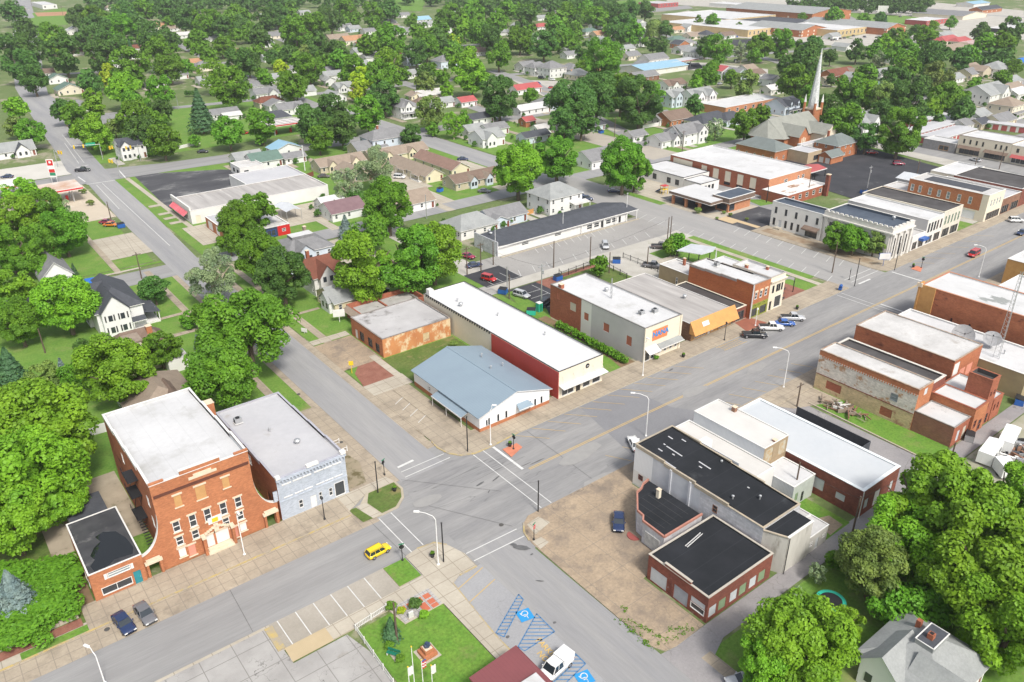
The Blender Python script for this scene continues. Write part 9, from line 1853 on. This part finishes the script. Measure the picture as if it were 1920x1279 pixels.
for u in (-4, 4): part(r_, (0, 0), 'arch_post', lambda b: b.tube((u, 0, 0), (u, 0, 3.9), .12, .12, DKMET, 7))
def table(x, y, label):
 r_ = empty('picnic_table', (x, y, .08), R(20), label, 'picnic table', 'dark picnic tables on the plaza'); part(r_, (0, 0), 'tabletop', lambda b: b.box(-.9, -.4, .7, .9, .4, .76, DKMET)); [part(r_, (0, 0), 'bench_seat', lambda b: b.box(-.9, v-.15, .42, .9, v+.15, .47, DKMET)) for v in (-.75, .75)]; part(r_, (0, 0), 'leg', lambda b: (b.box(-.7, -.7, 0, -.6, .7, .42, DKMET), b.box(.6, -.7, 0, .7, .7, .42, DKMET), b.box(-.7, -.05, .42, -.6, .05, .7, DKMET), b.box(.6, -.05, .42, .7, .05, .7, DKMET)))
table(166.2, 104.8, 'picnic table on the plaza nearest the cream shop'); table(168.6, 106.6, 'picnic table on the plaza under the arch'); table(171.5, 108.2, 'picnic table at the far side of the plaza')
x, y = gp(1558, 1126, .8); r_ = empty('trampoline', (x, y, 0), 0, 'round trampoline with teal rim in the shaded back garden', 'trampoline')
b = MB(); V = 24
for i in range(V):
 a0, a1 = 6.283*i/V, 6.283*(i+1)/V; b.face([(1.5*math.cos(a0), 1.5*math.sin(a0), .85), (2.0*math.cos(a0), 2.0*math.sin(a0), .85), (2.0*math.cos(a1), 2.0*math.sin(a1), .85), (1.5*math.cos(a1), 1.5*math.sin(a1), .85)], TEALP)
b.build('rim_pad', r_); b = MB(); b.face([(1.5*math.cos(6.283*i/V), 1.5*math.sin(6.283*i/V), .84) for i in range(V)], DKMET); b.build('jumping_mat', r_); [part(r_, (0, 0), 'leg', lambda b: b.tube((1.8*math.cos(k*1.57), 1.8*math.sin(k*1.57), 0), (1.8*math.cos(k*1.57), 1.8*math.sin(k*1.57), .84), .04, .04, STEEL, 6)) for k in range(4)]
x, y = gp(1241, 357, 1); r_ = empty('play_slide', (x, y, 0), R(-100), 'blue slide and climbing frame on the playground', 'play frame'); part(r_, (0, 0), 'slide', lambda b: (b.face([(-2.6, -1, .2), (.2, -1, 1.9), (.2, 1, 1.9), (-2.6, 1, .2)], BLUED), b.face([(-2.6, -1, .1), (-2.6, 1, .1), (.2, 1, 1.8), (.2, -1, 1.8)], BLUED))); part(r_, (0, 0), 'tower', lambda b: ([b.box(u-.07, v-.07, 0, u+.07, v+.07, 3, YELP) for u in (.4, 2) for v in (-1, 1)], b.box(.3, -1.1, 1.7, 2.1, 1.1, 1.85, YELP))); part(r_, (0, 0), 'roof', lambda b: b.box(.2, -1.2, 3, 2.2, 1.2, 3.1, REDP))
rs = random.Random(4); b = MB()
for i in range(46): x = 131.2+rs.gauss(0, .9); y = 64.8+rs.gauss(0, 2.2); b.obox((x, y), rs.random()*3, 1.6+rs.random()*1.5, .18, .1+rs.random()*.6, .2+rs.random()*.75, rs.choice([SH_TN, SH_TN, BR_BRN, BR_BRN, BARK, TRIM]))
o = b.build('debris_heap'); tag(o, 'heap of broken timber and rubbish against the peeling wall', 'rubbish', None, 'stuff')
b = MB()
for i in range(60): x, y = gp(1895+rs.uniform(-22, 30), 858+rs.uniform(-30, 30)); b.obox((x, y), rs.random()*3, .6+rs.random()*3, .15+rs.random()*.4, .02, .3+rs.random()*.8, rs.choice([STEEL, TRIM, BR_BRN, SH_DK, DKMET]))
o = b.build('yard_clutter'); tag(o, 'clutter of pipes, boards and scrap in the yard by the trailers', 'rubbish', None, 'stuff')
for k, yy in enumerate((115.5, 112.4)): fence([(45.2, yy), (49.4, yy)], 1.0, ('far', 'near')[k]+' white handrail of the ramp beside the pale blue shop', WHMET, 'handrail', kind='thin', px=False, step=1.4, pick=3)
V = []; rg = np.random.default_rng(3)
for px0, py0, px1, py1, n in [(1155,1155,1225,1220,60),(1180,1165,1240,1195,40),(1170,1140,1176,1150,12),(1250,1180,1305,1180,25),(1230,1212,1300,1182,30)]:
 for i in range(n):
  t = rg.random(); x, y = gp(px0+(px1-px0)*t+rg.normal()*3, py0+(py1-py0)*t+rg.normal()*3); c = np.array([[x, y, .14]])+rg.normal(size=(5, 3))*[.12, .12, .03]; nn = rg.normal(size=(5, 3))+[0, 0, .8]; nn /= np.linalg.norm(nn, axis=1, keepdims=True); V.append(leaves(c, nn, .17, rg))
o = obj('weeds', leafmesh('weeds', np.concatenate(V), [LM['m']])); tag(o, 'weeds growing in the joints of the stained apron', 'weeds', None, 'stuff')
# ================================================================ AIR
hz = MB(); hz.box(-700, -600, -1.2, 2600, 3000, CAM_H+8, None); hz.mats = []
me = hz.mesh('haze'); o = obj('haze', me); hm = bpy.data.materials.new('summer_haze'); hm.use_nodes = True; nn_ = hm.node_tree.nodes; nn_.remove(nn_['Principled BSDF'])
pv = nn_.new('ShaderNodeVolumePrincipled'); pv.inputs['Color'].default_value = (.93, .95, 1, 1); pv.inputs['Density'].default_value = .00011; pv.inputs['Anisotropy'].default_value = .2
hm.node_tree.links.new(pv.outputs[0], nn_['Material Output'].inputs['Volume']); me.materials.append(hm); tag(o, 'thin pale summer haze over the whole town', 'haze', None, 'stuff')
